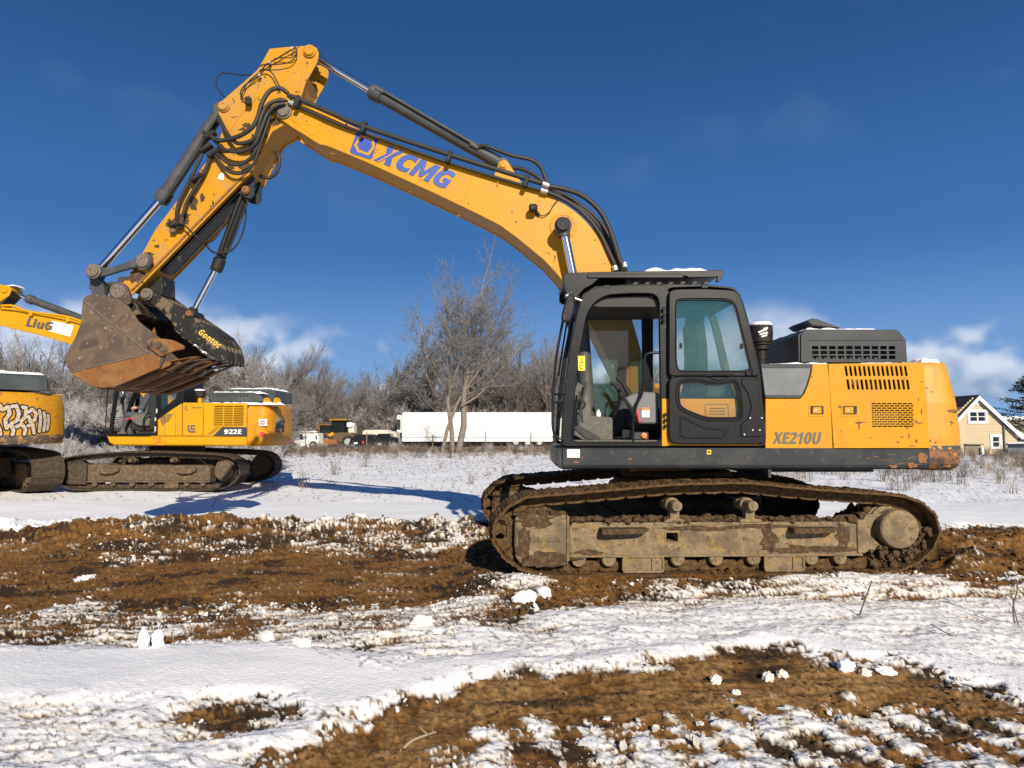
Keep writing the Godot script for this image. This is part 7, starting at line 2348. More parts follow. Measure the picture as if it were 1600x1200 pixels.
# surface nets over a smooth union of tapered bones [a, b, ra, rb]
func flesh(m: Mb, bones: Array, cell: float, blend: float) -> void:
	var lo := Vector3.ONE * 1e9
	var hi := -lo
	for q in bones:
		var r: float = maxf(q[2], q[3]) + cell * 2.0
		for e in [q[0], q[1]]:
			lo = lo.min(e - Vector3.ONE * r)
			hi = hi.max(e + Vector3.ONE * r)
	var n := Vector3i(((hi - lo) / cell).ceil()) + Vector3i.ONE
	var val := PackedFloat32Array()
	val.resize(n.x * n.y * n.z)
	val.fill(1.0)
	for q in bones:
		var r: float = maxf(q[2], q[3]) + blend + cell * 2.0
		var l0 := Vector3i((((q[0] as Vector3).min(q[1]) - Vector3.ONE * r - lo) / cell).floor()).clamp(Vector3i.ZERO, n - Vector3i.ONE)
		var h0 := Vector3i((((q[0] as Vector3).max(q[1]) + Vector3.ONE * r - lo) / cell).ceil()).clamp(Vector3i.ZERO, n - Vector3i.ONE)
		for z in range(l0.z, h0.z + 1):
			for y in range(l0.y, h0.y + 1):
				for x in range(l0.x, h0.x + 1):
					var d := capsule(lo + Vector3(x, y, z) * cell, q[0], q[1], q[2], q[3])
					var i := (z * n.y + y) * n.x + x
					var o := val[i]
					var k := maxf(blend - absf(o - d), 0.0) / blend
					val[i] = minf(o, d) - k * k * blend * 0.25
	var vert := {}
	var off := [0, 1, n.x, n.x + 1, n.x * n.y, n.x * n.y + 1, n.x * n.y + n.x, n.x * n.y + n.x + 1]
	for z in n.z - 1:
		for y in n.y - 1:
			for x in n.x - 1:
				var i := (z * n.y + y) * n.x + x
				var neg := 0
				for o in off:
					if val[i + o] < 0.0: neg += 1
				if neg == 0 or neg == 8: continue
				var s := Vector3.ZERO
				var cnt := 0
				for e in [[0, 1], [2, 3], [4, 5], [6, 7], [0, 2], [1, 3], [4, 6], [5, 7], [0, 4], [1, 5], [2, 6], [3, 7]]:
					var va := val[i + off[e[0]]]
					var vb := val[i + off[e[1]]]
					if (va < 0.0) != (vb < 0.0):
						var ca := Vector3(e[0] & 1, (e[0] >> 1) & 1, e[0] >> 2)
						var cb := Vector3(e[1] & 1, (e[1] >> 1) & 1, e[1] >> 2)
						s += ca.lerp(cb, va / (va - vb))
						cnt += 1
				vert[i] = lo + (Vector3(x, y, z) + s / cnt) * cell
	var sx := 1
	var sy := n.x
	var sz := n.x * n.y
	for i in vert:
		for ax in [[sx, sy, sz], [sy, sz, sx], [sz, sx, sy]]:
			var va := val[i]
			var vb := val[i + ax[0]]
			if (va < 0.0) == (vb < 0.0): continue
			if not (vert.has(i - ax[1]) and vert.has(i - ax[2]) and vert.has(i - ax[1] - ax[2])): continue
			var a: Vector3 = vert[i]
			var b: Vector3 = vert[i - ax[1]]
			var c: Vector3 = vert[i - ax[1] - ax[2]]
			var d: Vector3 = vert[i - ax[2]]
			if va < 0.0: m.quad(a, b, c, d)
			else: m.quad(a, d, c, b)

func seated_operator() -> void:
	# sits facing left; in local axes x is forward (to the left of the picture is -x)
	var hip: Vector3 = Vector3(-8.852,1.733,-17.3)
	var P := thing("person", Vector3(hip.x, 1.36, hip.z), "person in dark jacket sitting in the cab of the middle excavator, hand on a lever", "person")
	var chest := hip + Vector3(0.06, 0.42, 0)
	var neck := hip + Vector3(0.05, 0.58, 0)
	var bones := [[hip, hip + Vector3(0.03, 0.18, 0), 0.16, 0.145], [hip + Vector3(0.03, 0.18, 0), chest, 0.145, 0.16], [chest, neck, 0.14, 0.065], [neck, neck + Vector3(-0.01, 0.08, 0), 0.058, 0.055]]
	for s in [1, -1]:
		var sh: Vector3 = chest + Vector3(0.0, 0.08, s * 0.17)
		var el: Vector3 = sh + Vector3(-0.10, -0.27, s * 0.05)
		var wr: Vector3 = Vector3(-9.031,1.96,-17.05) if s > 0 else el + Vector3(-0.24, 0.03, 0.0)
		bones.append_array([[chest + Vector3(0, 0.06, 0), sh, 0.10, 0.075], [sh, el, 0.065, 0.050], [el, wr + Vector3(0.03, 0, 0), 0.050, 0.036]])
		var kn: Vector3 = hip + Vector3(-0.42, 0.06, s * 0.13)
		var an: Vector3 = kn + Vector3(-0.12, -0.36, 0)
		bones.append_array([[hip + Vector3(0, 0, s * 0.09), kn, 0.095, 0.066], [kn, an, 0.062, 0.042]])
	var m := Mb.new()
	flesh(m, bones, 0.022, 0.05)
	part(m, "body", M.cloth, P)
	var hd := Mb.new()
	var hc := neck + Vector3(-0.02, 0.19, 0)
	flesh(hd, [[hc, hc + Vector3(0.015, 0.035, 0), 0.085, 0.088], [hc + Vector3(-0.03, -0.06, 0), hc + Vector3(-0.045, -0.085, 0), 0.062, 0.045], [hc + Vector3(-0.085, -0.005, 0), hc + Vector3(-0.105, -0.03, 0), 0.012, 0.016], [hc + Vector3(0.0, -0.01, 0.08), hc + Vector3(0.0, -0.04, 0.085), 0.014, 0.012], [hc + Vector3(0.0, -0.01, -0.08), hc + Vector3(0.0, -0.04, -0.085), 0.014, 0.012], [neck, hc, 0.05, 0.05]], 0.012, 0.02)
	part(hd, "head", M.skin, P)
	var ha := Mb.new()
	flesh(ha, [[hc + Vector3(0.02, 0.04, 0), hc + Vector3(0.04, 0.02, 0), 0.093, 0.088], [hc + Vector3(-0.05, 0.07, 0), hc + Vector3(-0.12, 0.055, 0), 0.05, 0.03]], 0.014, 0.02)
	part(ha, "cap", M.jeans, P)
	for s in [1, -1]:
		var w: Vector3 = Vector3(-9.031,1.96,-17.05) if s > 0 else chest + Vector3(-0.34, -0.16, -0.22)
		var hb := [[w + Vector3(0.03, 0, 0), w + Vector3(-0.05, -0.005, 0), 0.030, 0.036]]
		for f in 4:
			var a := w + Vector3(-0.07, 0.0, (f - 1.5) * 0.020)
			var ln: float = [0.026, 0.032, 0.030, 0.022][f]
			hb.append([a, a + Vector3(-ln, -0.012, 0), 0.0095, 0.009])
			hb.append([a + Vector3(-ln, -0.012, 0), a + Vector3(-ln + 0.004, -0.042, 0), 0.009, 0.008])
		hb.append([w + Vector3(-0.03, 0, 0.032), w + Vector3(-0.065, -0.03, 0.042), 0.011, 0.009])
		var hm := Mb.new()
		flesh(hm, hb, 0.007, 0.008)
		part(hm, "hand", M.skin, P)
		var an: Vector3 = hip + Vector3(-0.54, -0.30, s * 0.13)
		var bm := Mb.new()
		flesh(bm, [[an, an + Vector3(-0.02, -0.08, 0), 0.05, 0.05], [an + Vector3(0.03, -0.09, 0), an + Vector3(-0.15, -0.095, 0), 0.045, 0.038]], 0.014, 0.02)
		part(bm, "boot", M.boot, P)

# ---------------------------------------------------------------- trees, scrub and everything beyond the field

# recursive bare tree; limbs go to t (trunk), fine branches to c (crown)
func grow(t: Mb, c: Mb, rng: RandomNumberGenerator, p: Vector3, d: Vector3, l: float, r: float, depth: int, o: Dictionary) -> void:
	var pts := [p]
	var q := p
	var dir := d
	var seg := 4 if depth < 2 else (3 if depth < 4 else 2)
	for i in seg:
		dir = (dir + Vector3(rng.randf_range(-1, 1), rng.randf_range(-0.6, 1) * o.lift, rng.randf_range(-1, 1)) * o.wander).normalized()
		q += dir * (l / seg)
		pts.append(q)
	var m := t if depth < o.split else c
	m.tube(pts, r, r * o.taper, 7 if depth == 0 else (5 if depth < 3 else 3))
	if depth >= o.depth: return
	var n: int = o.kids[mini(depth, o.kids.size() - 1)]
	for k in n:
		var f := lerpf(o.from if depth == 0 else 0.25, 1.0, (k + rng.randf()) / n)
		var at: Vector3 = pts[0].lerp(pts[-1], f)
		var fi := f * seg
		var ii := mini(int(fi), seg - 1)
		at = pts[ii].lerp(pts[ii + 1], fi - ii)
		var side := Vector3(rng.randf_range(-1, 1), rng.randf_range(-0.3, 0.3), rng.randf_range(-1, 1))
		side = (side - dir * side.dot(dir)).normalized()
		var ang: float = rng.randf_range(o.spread * 0.6, o.spread * 1.2)
		var nd: Vector3 = (dir * cos(ang) + side * sin(ang) + Vector3.UP * o.up).normalized()
		grow(t, c, rng, at, nd, l * rng.randf_range(o.len * 0.75, o.len * 1.1) * (1.0 - 0.25 * f if depth == 0 else 1.0), maxf(r * lerpf(1.0, o.taper, f) * o.thin, o.twig), depth + 1, o)
	if depth > 0 or o.lead:
		grow(t, c, rng, q, dir, l * o.len, maxf(r * o.taper, o.twig), depth + 1, o)

func tree_meshes(seed_: int, l: float, r: float, o: Dictionary, bark: Material, twig: Material) -> Array:
	var rng := RandomNumberGenerator.new()
	rng.seed = seed_
	var t := Mb.new()
	var c := Mb.new()
	grow(t, c, rng, Vector3(0, -0.2, 0), (Vector3.UP + Vector3(o.lean, 0, 0)).normalized(), l, r, 0, o)
	return [t.mesh(bark), c.mesh(twig)]

func plant_tree(meshes: Array, at: Vector3, scale: float, turn: float, label: String, group: String, called: String = "bare_tree", sy: float = 1.0) -> Node3D:
	var T := thing(called, at, label, "tree", group)
	T.rotation.y = turn
	T.scale = Vector3(scale, scale * sy, scale)
	piece(meshes[0], "trunk", T)
	piece(meshes[1], "crown", T)
	return T

func gy(d: float) -> float:
	return -0.0115 * (clampf(d, 20.0, 100.0) - 20.0)

func scatter(called: String, mesh: Mesh, xfs: Array, label: String, category: String) -> void:
	var mm := MultiMesh.new()
	mm.transform_format = MultiMesh.TRANSFORM_3D
	mm.mesh = mesh
	mm.instance_count = xfs.size()
	for i in xfs.size():
		mm.set_instance_transform(i, xfs[i])
	var o := MultiMeshInstance3D.new()
	o.name = numbered(called)
	o.multimesh = mm
	add_child(o)
	tag(o, label, category, "", "stuff")

func spot(rng: RandomNumberGenerator, x: float, y: float, d: float, s: float) -> Transform3D:
	return Transform3D(Basis(Vector3.UP, rng.randf() * TAU).scaled(Vector3(s, s * rng.randf_range(0.8, 1.2), s)), Vector3(x, y, -d))

func build_background() -> void:
	var rng := RandomNumberGenerator.new()
	rng.seed = 2024
	# the clump of tall trees in the middle of the picture
	var tall := {"depth": 5, "split": 2, "kids": [16, 6, 4, 4, 3], "from": 0.54, "spread": 0.88, "len": 0.48, "thin": 0.42, "taper": 0.45, "wander": 0.22, "lift": 0.6, "up": 0.16, "twig": 0.011, "lean": 0.06, "lead": true}
	var tall_m := tree_meshes(11, 8.6, 0.26, tall, M.bark, M.twig)
	var D := 50.0
	var g := gy(D)
	var clump := plant_tree(tall_m, Vector3(-3.825, g, -D), 1.0, 0.0, "tallest bare tree, leaning right, of the three in front of the white trailer", "bare trees in front of the trailer")
	var thin_o := tall.duplicate()
	thin_o.kids = [12, 4, 3, 3, 2]
	thin_o.from = 0.50
	thin_o.spread = 0.62
	thin_o.lean = -0.02
	var slim := tree_meshes(23, 8.2, 0.15, thin_o, M.bark, M.twig)
	plant_tree(slim, Vector3(-4.995, g, -D - 0.3), 0.95, 1.0, "thin straight tree, leftmost of the three in front of the white trailer", "bare trees in front of the trailer")
	var mid_m := tree_meshes(37, 8.2, 0.20, thin_o, M.bark, M.twig)
	plant_tree(mid_m, Vector3(-4.185, g, -D - 0.6), 0.95, 2.2, "forked tree between the thin tree and the tallest, before the trailer", "bare trees in front of the trailer")
	# a long low limb, reaching right
	var lim_t := Mb.new()
	var lim_c := Mb.new()
	var lo := tall.duplicate()
	lo.kids = [8, 3, 2, 2, 2]
	lo.depth = 4
	lo.from = 0.45
	lo.split = 1
	grow(lim_t, lim_c, rng, Vector3.ZERO, Vector3(0.80, 0.62, 0.1).normalized(), 5.0, 0.09, 0, lo)
	piece(lim_t.mesh(M.bark), "low_limb", clump, Transform3D(Basis.IDENTITY, Vector3(0.25, 3.3, 0.05)))
	piece(lim_c.mesh(M.twig), "low_limb_twigs", clump, Transform3D(Basis.IDENTITY, Vector3(0.25, 3.3, 0.05)))
	# wood: several kinds of round-headed bare trees, repeated
	var wood_o := {"depth": 5, "split": 2, "kids": [10, 5, 4, 3, 2], "from": 0.34, "spread": 0.98, "len": 0.55, "thin": 0.45, "taper": 0.55, "wander": 0.22, "lift": 0.5, "up": 0.16, "twig": 0.011, "lean": 0.0, "lead": true}
	var kinds := []
	kinds.append(tree_meshes(101, 5.0, 0.24, wood_o, M.bark_dark, M.twig))
	var w2 := wood_o.duplicate()
	w2.spread = 0.72
	w2.up = 0.3
	kinds.append(tree_meshes(102, 5.4, 0.22, w2, M.bark_dark, M.twig))
	var w3 := wood_o.duplicate()
	w3.from = 0.14
	w3.spread = 1.05
	w3.kids = [13, 5, 4, 3, 2]
	kinds.append(tree_meshes(103, 4.2, 0.22, w3, M.bark_dark, M.twig_light))
	kinds.append(tree_meshes(104, 4.6, 0.20, wood_o, M.bark_dark, M.twig_red))
	# individuals along the front of the wood: place, distance, size, kind, where it stands
	for q in [
		[-17.214, 85.0, 1.42, 1, "behind the cream caravan"], [-14.891, 88.0, 1.3, 1, "left of the trailer's front end"], [-21.242, 80.0, 1.12, 0, "behind the orange framed cab"], [-23.762, 80.0, 1.05, 2, "behind the white van"], [-25.976, 78.0, 1.10, 0, "rising over the middle excavator's exhaust"], [-27.704, 76.0, 1.05, 2, "behind the middle excavator's engine hood"],
		[-12.961, 90.0, 0.95, 3, "over the trailer's front corner"], [-10.45, 86.0, 1.5, 2, "over the trailer left of the thin tree"], [-7.561, 84.0, 1.75, 0, "right behind the clump of three tall trees"], [-4.257, 86.0, 1.75, 1, "over the trailer right of the tallest tree"], [-1.188, 88.0, 1.6, 0, "over the middle of the trailer"], [1.512, 84.0, 1.45, 3, "over the trailer, nearer the cab"], [4.059, 82.0, 1.6, 1, "beside the near excavator's cab"],
		[-24.842, 60.0, 0.98, 2, "behind the tip of the near excavator's thumb"], [-26.102, 58.0, 1.0, 0, "partly hidden by the raised bucket's lip"], [-36.633, 55.0, 1.15, 1, "under the arm cylinder of the middle excavator"], [-36.601, 52.0, 1.14, 2, "leftmost, above the graffitied excavator"], [-34.779, 56.0, 1.0, 2, "left of the raised bucket"],
	]:
		var lab: String = ["bare round-crowned brown tree at wood's edge, ", "bare steep-branched tree at wood's edge, ", "pale frosted tree at wood's edge, ", "reddish brown tree at wood's edge, "][q[3]] + q[4]
		plant_tree(kinds[q[3]], Vector3(q[0], gy(q[1]) - 0.1, -float(q[1])), q[2] * rng.randf_range(0.94, 1.05), rng.randf() * TAU, lab, "trees along the edge of the wood")
	var xf := [[], [], [], []]
	for i in 360:
		var d := rng.randf_range(84.0, 128.0)
		var x := rng.randf_range(-1.0, 0.8) * d * 0.9
		var s := rng.randf_range(0.88, 1.12) * d / 92.0
		# open towards the houses on the right, a gap left of the tall clump
		var u := x / d
		if u > 0.30: s *= 0.32
		elif u > -0.135 and u < -0.095: s *= 0.55
		elif u > -0.24 and u <= -0.135: s *= 0.86
		elif u > -0.095 and u < 0.12: s *= 1.12
		xf[rng.randi() % 4].append(spot(rng, x, gy(d) - 0.3, d, s))
	for i in 110:
		var d := rng.randf_range(54.0, 80.0)
		var x := rng.randf_range(-0.95, -0.32) * d
		xf[rng.randi() % 4].append(spot(rng, x, gy(d) - 0.3, d, rng.randf_range(0.80, 1.08)))
	for k in 4:
		scatter("wood_branches", kinds[k][1], xf[k], ["brown bare branches massed in the wood behind the field", "steep bare branches massed in the wood behind the field", "frosted pale branches massed in the wood behind the field", "reddish branches massed in the wood behind the field"][k], "wood")
		scatter("wood_trunks", kinds[k][0], xf[k], ["dark trunks with spreading limbs within the wood", "dark trunks with steep limbs within the wood", "low forked dark trunks within the wood", "slim dark trunks within the wood"][k], "wood")
	# undergrowth: brambles in front of the wood, the snowy thicket behind the machines on the left
	var bo := {"depth": 3, "split": 0, "kids": [9, 6, 5], "from": 0.1, "spread": 1.0, "len": 0.62, "thin": 0.5, "taper": 0.5, "wander": 0.35, "lift": 0.2, "up": 0.0, "twig": 0.008, "lean": 0.0, "lead": true}
	var bush := Mb.new()
	var bush_f := Mb.new()
	for k in 9:
		grow(bush, bush, rng, Vector3(rng.randf_range(-0.5, 0.5), 0, rng.randf_range(-0.5, 0.5)), Vector3(rng.randf_range(-0.8, 0.8), 1, rng.randf_range(-0.8, 0.8)).normalized(), rng.randf_range(0.5, 0.9), 0.014, 0, bo)
	for k in 9:
		grow(bush_f, bush_f, rng, Vector3(rng.randf_range(-0.5, 0.5), 0, rng.randf_range(-0.5, 0.5)), Vector3(rng.randf_range(-0.8, 0.8), 1, rng.randf_range(-0.8, 0.8)).normalized(), rng.randf_range(0.5, 0.9), 0.016, 0, bo)
	var bm := bush.mesh(M.twig_red)
	var bf := bush_f.mesh(M.twig_frost)
	var a1 := []
	var a2 := []
	var mound := Mb.new()
	var fn := noise(0.6, 55, 3)
	for i in 900:
		var d := rng.randf_range(22.5, 34.0)
		var x := rng.randf_range(-0.86, -0.36) * d
		var h := bank_height(x, d)
		(a1 if rng.randf() < 0.42 else a2).append(spot(rng, x, h - 0.15, d, rng.randf_range(0.45, 0.95)))
	for i in 900:
		var d := rng.randf_range(81.0, 96.0)
		var x := rng.randf_range(-0.40, 0.14) * d
		(a1 if rng.randf() < 0.7 else a2).append(spot(rng, x, gy(d) - 0.1, d, rng.randf_range(1.4, 3.0)))
	for i in 130:
		var d := rng.randf_range(52.0, 60.0)
		var x := rng.randf_range(-0.34, 0.10) * d
		(a1 if rng.randf() < 0.6 else a2).append(spot(rng, x, gy(d) - 0.15, d, rng.randf_range(0.22, 0.55)))
	for i in 10:
		var d := rng.randf_range(46.0, 56.0)
		var x := rng.randf_range(0.50, 0.95) * d
		(a1 if rng.randf() < 0.5 else a2).append(spot(rng, x, gy(d) - 0.15, d, rng.randf_range(0.25, 0.6)))
	scatter("bramble_thicket", bm, a1, "brown brambles and scrub round the edge of the field", "scrub")
	scatter("snowy_thicket", bf, a2, "snow covered brambles behind the machines on the left", "scrub")
	# earth bank under the thicket
	for j in 24:
		for i in 60:
			var c := []
			for o in [[0, 0], [1, 0], [1, 1], [0, 1]]:
				var d: float = 21.5 + (j + o[1]) * 0.6
				var x: float = lerpf(-0.92, -0.30, (i + o[0]) / 60.0) * d
				c.append(Vector3(x, bank_height(x, d) - 0.02, -d))
			mound.quad(c[0], c[1], c[2], c[3])
	top_mesh(mound, "terrain_bank", tex_mat(paint(Vector3(0.55, 0.55, 0.56), [[grey_image(0.02, 15, 4), 110, 150, Vector3(0.12, 0.075, 0.045), 0.9]]), 0.5, 0.9), "low bank under the snowy thicket on the left", "", "", "structure")
	# dry weeds over the field
	var tuft := Mb.new()
	var tuft_d := Mb.new()
	for k in 26:
		var a := rng.randf() * TAU
		var r := rng.randf() * 0.16
		var p := Vector3(cos(a) * r, -0.03, sin(a) * r)
		var h := rng.randf_range(0.12, 0.42)
		var bend := Vector3(rng.randf_range(-0.3, 0.3), 0, rng.randf_range(-0.3, 0.3)) * h
		var mm: Mb = tuft if k % 3 else tuft_d
		mm.tube([p, p + Vector3(0, h * 0.6, 0) + bend * 0.4, p + Vector3(0, h, 0) + bend], 0.0045, 0.002, 3)
	for k in 14:
		var a := rng.randf() * TAU
		var p := Vector3(cos(a), 0, sin(a)) * rng.randf() * 0.2
		var h := rng.randf_range(0.25, 0.65)
		var tip := p + Vector3(rng.randf_range(-0.2, 0.2), h, rng.randf_range(-0.2, 0.2))
		tuft_d.tube([p, tip], 0.004, 0.002, 3)
		for e in 4:
			var b := p.lerp(tip, rng.randf_range(0.4, 1.0))
			tuft_d.tube([b, b + Vector3(rng.randf_range(-0.12, 0.12), rng.randf_range(0.02, 0.12), rng.randf_range(-0.12, 0.12))], 0.003, 0.002, 3)
	var t1 := []
	var t2 := []
	for i in 5200:
		var u := rng.randf()
		var d := lerpf(15.0, 62.0, pow(u, 0.8))
		var x := rng.randf_range(-0.36, 0.85) * d
		# sparse near the machines, thick at the far edge and on the right
		var keep := clampf((d - 36.0) / 20.0, 0.02, 1.0)
		if x / d > 0.30: keep = clampf((d - 11.0) / 34.0, 0.12, 0.6)
		if rng.randf() > keep: continue
		(t1 if rng.randf() < 0.5 else t2).append(spot(rng, x, gy(d), d, rng.randf_range(0.6, 1.25)))
	var t3 := []
	for i in range(0, t1.size(), 3):
		t3.append(t1[i].translated(Vector3(0.15, -0.02, 0.1)))
	scatter("frosted_grass", tuft.mesh(M.twig_frost), t3, "frosted white grass stalks poking through the snow", "grass")
	scatter("dry_grass", tuft.mesh(M.straw), t1, "straw coloured dry grass poking through the snow", "grass")
	scatter("dry_weeds", tuft_d.mesh(M.straw_dark), t2, "dark dry weed stalks poking through the snow", "weeds")
	background_things(rng)

func bank_height(x: float, d: float) -> float:
	var s := smoothstep(22.0, 27.0, d) * smoothstep(-0.33, -0.42, x / d)
	return gy(d) + 1.35 * s - 0.16 * (1.0 - s) + 0.2 * sin(x * 0.9) * s

func simple_wheel(parent: Node3D, at: Vector3, r: float, w: float) -> void:
	var m := Mb.new()
	m.lathe(at - Vector3(0, 0, w / 2), Vector3(0, 0, 1), [0.0, 0.0, r * 0.9, 0.0, r, w * 0.2, r, w * 0.8, r * 0.9, w, r * 0.6, w, r * 0.58, w - 0.03], 18)
	var o := part(m, "wheel", M.tyre, parent)
	var h := Mb.new()
	h.cyl(at, at + Vector3(0, 0, w / 2 - 0.02), r * 0.56, 14)
	part(h, "rim", M.bright, o)

func background_things(rng: RandomNumberGenerator) -> void:
	var D := 76.0
	# white semi-trailer
	var x0 := -11.766
	var x1 := x0 + 16.1
	var yt := 2.97
	var yb := -0.069
	var T := thing("semi_trailer", Vector3(0.5 * (x0 + x1), gy(D), -D), "long white box trailer with a blue stripe parked beyond the field", "trailer")
	var m := Mb.new()
	m.box(Vector3(0.5 * (x0 + x1), 0.5 * (yt + yb), -D - 1.3), Vector3(x1 - x0, yt - yb, 2.6), 0.03)
	part(m, "box_body", M.white_paint, T)
	for k in 14:
		var p := Mb.new()
		p.box(Vector3(x0 + 0.6 + k * 1.145, 0.5 * (yt + yb) + 0.12, -D + 0.006), Vector3(1.125, yt - yb - 0.45, 0.02), 0.004)
		part(p, "side_panel", M.white_paint, T)
	for k in 9:
		var p := Mb.new()
		p.box(Vector3(0.5 * (x0 + x1), yt - 0.25 - k * 0.26, -D + 0.022), Vector3(x1 - x0 - 0.1, 0.018, 0.018))
		part(p, "side_rib", M.cream, T)
	var st := Mb.new()
	st.box(Vector3(0.5 * (x0 + x1), 0.408, -D + 0.02), Vector3(x1 - x0, 0.09, 0.02))
	part(st, "blue_stripe", M.shed, T)
	var sn := Mb.new()
	sn.box(Vector3(0.5 * (x0 + x1), yt + 0.04, -D - 1.3), Vector3(x1 - x0 - 0.1, 0.10, 2.5), 0.04)
	part(sn, "snow_layer", M.snow, T)
	var fr := Mb.new()
	fr.box(Vector3(x0 - 0.35, 0.5 * (yt + yb) + 0.35, -D - 1.3), Vector3(0.55, 1.9, 1.9), 0.06)
	part(fr, "cooling_unit", M.white_paint, T)
	var fg := Mb.new()
	fg.box(Vector3(x0 - 0.40, 0.5 * (yt + yb) + 0.3, -D - 0.34), Vector3(0.40, 1.1, 0.04))
	part(fg, "cooling_grille", M.void, T)
	var ch := Mb.new()
	ch.box(Vector3(0.5 * (x0 + x1), yb - 0.12, -D - 1.3), Vector3(x1 - x0 - 0.4, 0.24, 1.2), 0.02)
	ch.box(Vector3(x0 + 2.8, yb - 0.5, -D - 0.6), Vector3(0.14, 0.9, 0.14))
	part(ch, "chassis", M.void, T)
	for k in 3:
		simple_wheel(T, Vector3(x1 - 1.4 - k * 1.25, gy(D) + 0.5, -D - 0.3), 0.5, 0.35)
	# white van with a ladder rack
	D = 66.0
	var g := gy(D)
	var V := thing("van", Vector3(-19.366, g, -D), "white work van with a ladder rack parked beyond the field", "van")
	m = Mb.new()
	m.extrude(pp([-20.992,-0.453,-21.008,0.375,-20.778,0.789,-19.593,0.907,-18.049,0.907,-17.924,0.493,-17.79,-0.453]), -D, -D - 1.9, 0.06)
	part(m, "body", M.white_paint, V)
	var hp := Mb.new()
	hp.extrude(pp([-21.35,-0.335,-21.366,0.493,-20.659,0.789,-20.638,-0.335]), -D - 0.1, -D - 1.8, 0.05)
	part(hp, "bonnet", M.white_paint, V)
	var rk := Mb.new()
	rk.bar(Vector3(-20.97, 1.055, -D), Vector3(-18.059, 1.055, -D), 0.08, 0.08)
	part(rk, "ladder_rack", M.white_paint, V)
	for px in [-20.613, -19.722, -19.128, -18.356]:
		var b := Mb.new()
		b.bar(Vector3(px, 0.848, -D), Vector3(px, 1.263, -D), 0.05, 0.05)
		part(b, "rack_post", M.white_paint, V)
	var wn := Mb.new()
	wn.extrude(pp([-19.71,0.789,-19.413,0.789,-19.375,0.315,-19.701,0.315]), -D + 0.02, -D - 0.02)
	part(wn, "window", M.glass_dark, V)
	var wn2 := Mb.new()
	wn2.extrude(pp([-18.223,0.67,-18.105,0.67,-18.04,0.375,-18.218,0.375]), -D + 0.02, -D - 0.02)
	part(wn2, "window", M.glass_dark, V)
	for px in [-20.435, -18.415]:
		simple_wheel(V, Vector3(px, g + 0.36, -D + 0.02), 0.36, 0.25)
	# red machine end beside the van
	var R := thing("red_spreader", Vector3(-18.902, gy(60), -60.0), "small red implement standing in front of the white van", "implement")
	m = Mb.new()
	m.extrude(pp([-19.14,-0.115,-19.097,0.423,-18.775,0.531,-18.608,0.262,-18.601,-0.115]), -60.0, -61.0, 0.05)
	part(m, "hopper", M.decal_red, R)
	var rw := Mb.new()
	rw.extrude(pp([-18.6,-0.168,-18.607,0.208,-18.39,0.1,-18.331,-0.168]), -60.2, -60.8, 0.03)
	part(rw, "drawbar", M.orange, R)
	# wheel loader
	D = 68.0
	g = gy(D)
	var L := thing("wheel_loader", Vector3(-16.709, g, -D), "yellow wheel loader with a dark glass cab and orange plough, facing left", "loader")
	m = Mb.new()
	m.extrude(pp([-17.177,0.097,-17.189,0.889,-15.844,0.95,-15.17,0.828,-15.102,0.34,-15.892,-0.025]), -D, -D - 1.6, 0.06)
	part(m, "body", M.frame_far, L)
	var tk := Mb.new()
	tk.extrude(pp([-15.721,0.889,-15.732,1.683,-15.367,1.806,-15.118,1.561,-15.109,0.889]), -D - 0.1, -D - 1.4, 0.08)
	part(tk, "rear_tank", M.cream, L)
	var cb := Mb.new()
	cb.ring(pp([-17.222,1.011,-17.239,2.111,-15.799,2.111,-15.784,1.011]), pp([-17.101,1.103,-17.115,2.02,-15.921,2.02,-15.908,1.103]), -D + 0.1, -D - 1.4, 0.02)
	part(cb, "cab_frame", M.dark, L)
	var cg := Mb.new()
	cg.box(Vector3(-16.593,1.561,-68.4), Vector3(1.15, 0.9, 0.9), 0.01)
	part(cg, "cab_glass", M.glass_dark, L)
	var cr := Mb.new()
	cr.box(Vector3(-16.602,2.176,-68.4), Vector3(1.6, 0.14, 1.6), 0.05)
	part(cr, "cab_roof", M.yellow_far, L)
	for px in [-17.627, -15.607]:
		simple_wheel(L, Vector3(px, g + 0.62, -D + 0.1), 0.62, 0.45)
	var la := Mb.new()
	la.bar(Vector3(-17.042,0.89,-67.9), Vector3(-18.312,0.099,-67.9), 0.2, 0.32)
	part(la, "lift_arm", M.yellow_far, L)
	var lb := Mb.new()
	lb.extrude(pp([-19.253,-0.324,-19.079,0.222,-17.984,0.344,-16.582,0.344,-16.574,-0.142,-18.278,-0.324]), -67.4, -69.6, 0.05)
	part(lb, "plough", M.orange, L)
	var ls := Mb.new()
	ls.lump(Vector3(-15.556,1.684,-68.3), Vector3(0.45, 0.28, 0.5), noise(1.0, 4, 2), 0.3, 6)
	part(ls, "snow_cap", M.snow, L)
	# orange-framed cab of another machine behind the loader
	var O := thing("machine_cab", Vector3(-19.382, gy(74.0), -74.0), "orange framed cab of a machine behind the yellow loader", "machine")
	m = Mb.new()
	m.ring(pp([-20.168,0.703,-20.186,1.799,-18.587,1.799,-18.571,0.703]), pp([-20.004,0.836,-20.018,1.666,-18.719,1.666,-18.706,0.836]), -74.0, -75.2, 0.02)
	part(m, "cab_frame", M.orange, O)
	var og := Mb.new()
	og.box(Vector3(-19.535,1.232,-74.6), Vector3(1.3, 0.85, 0.9), 0.0)
	part(og, "cab_glass", M.glass_dark, O)
	var ob := Mb.new()
	ob.extrude(pp([-20.278,-0.69,-20.301,0.703,-18.438,0.703,-18.417,-0.69]), -74.0, -75.6, 0.04)
	part(ob, "body", M.dark, O)
	# cream caravan, black car and black pickup
	var Cv := thing("caravan", Vector3(-13.933, gy(72.0), -72.0), "cream caravan partly hidden behind the two black cars", "caravan")
	m = Mb.new()
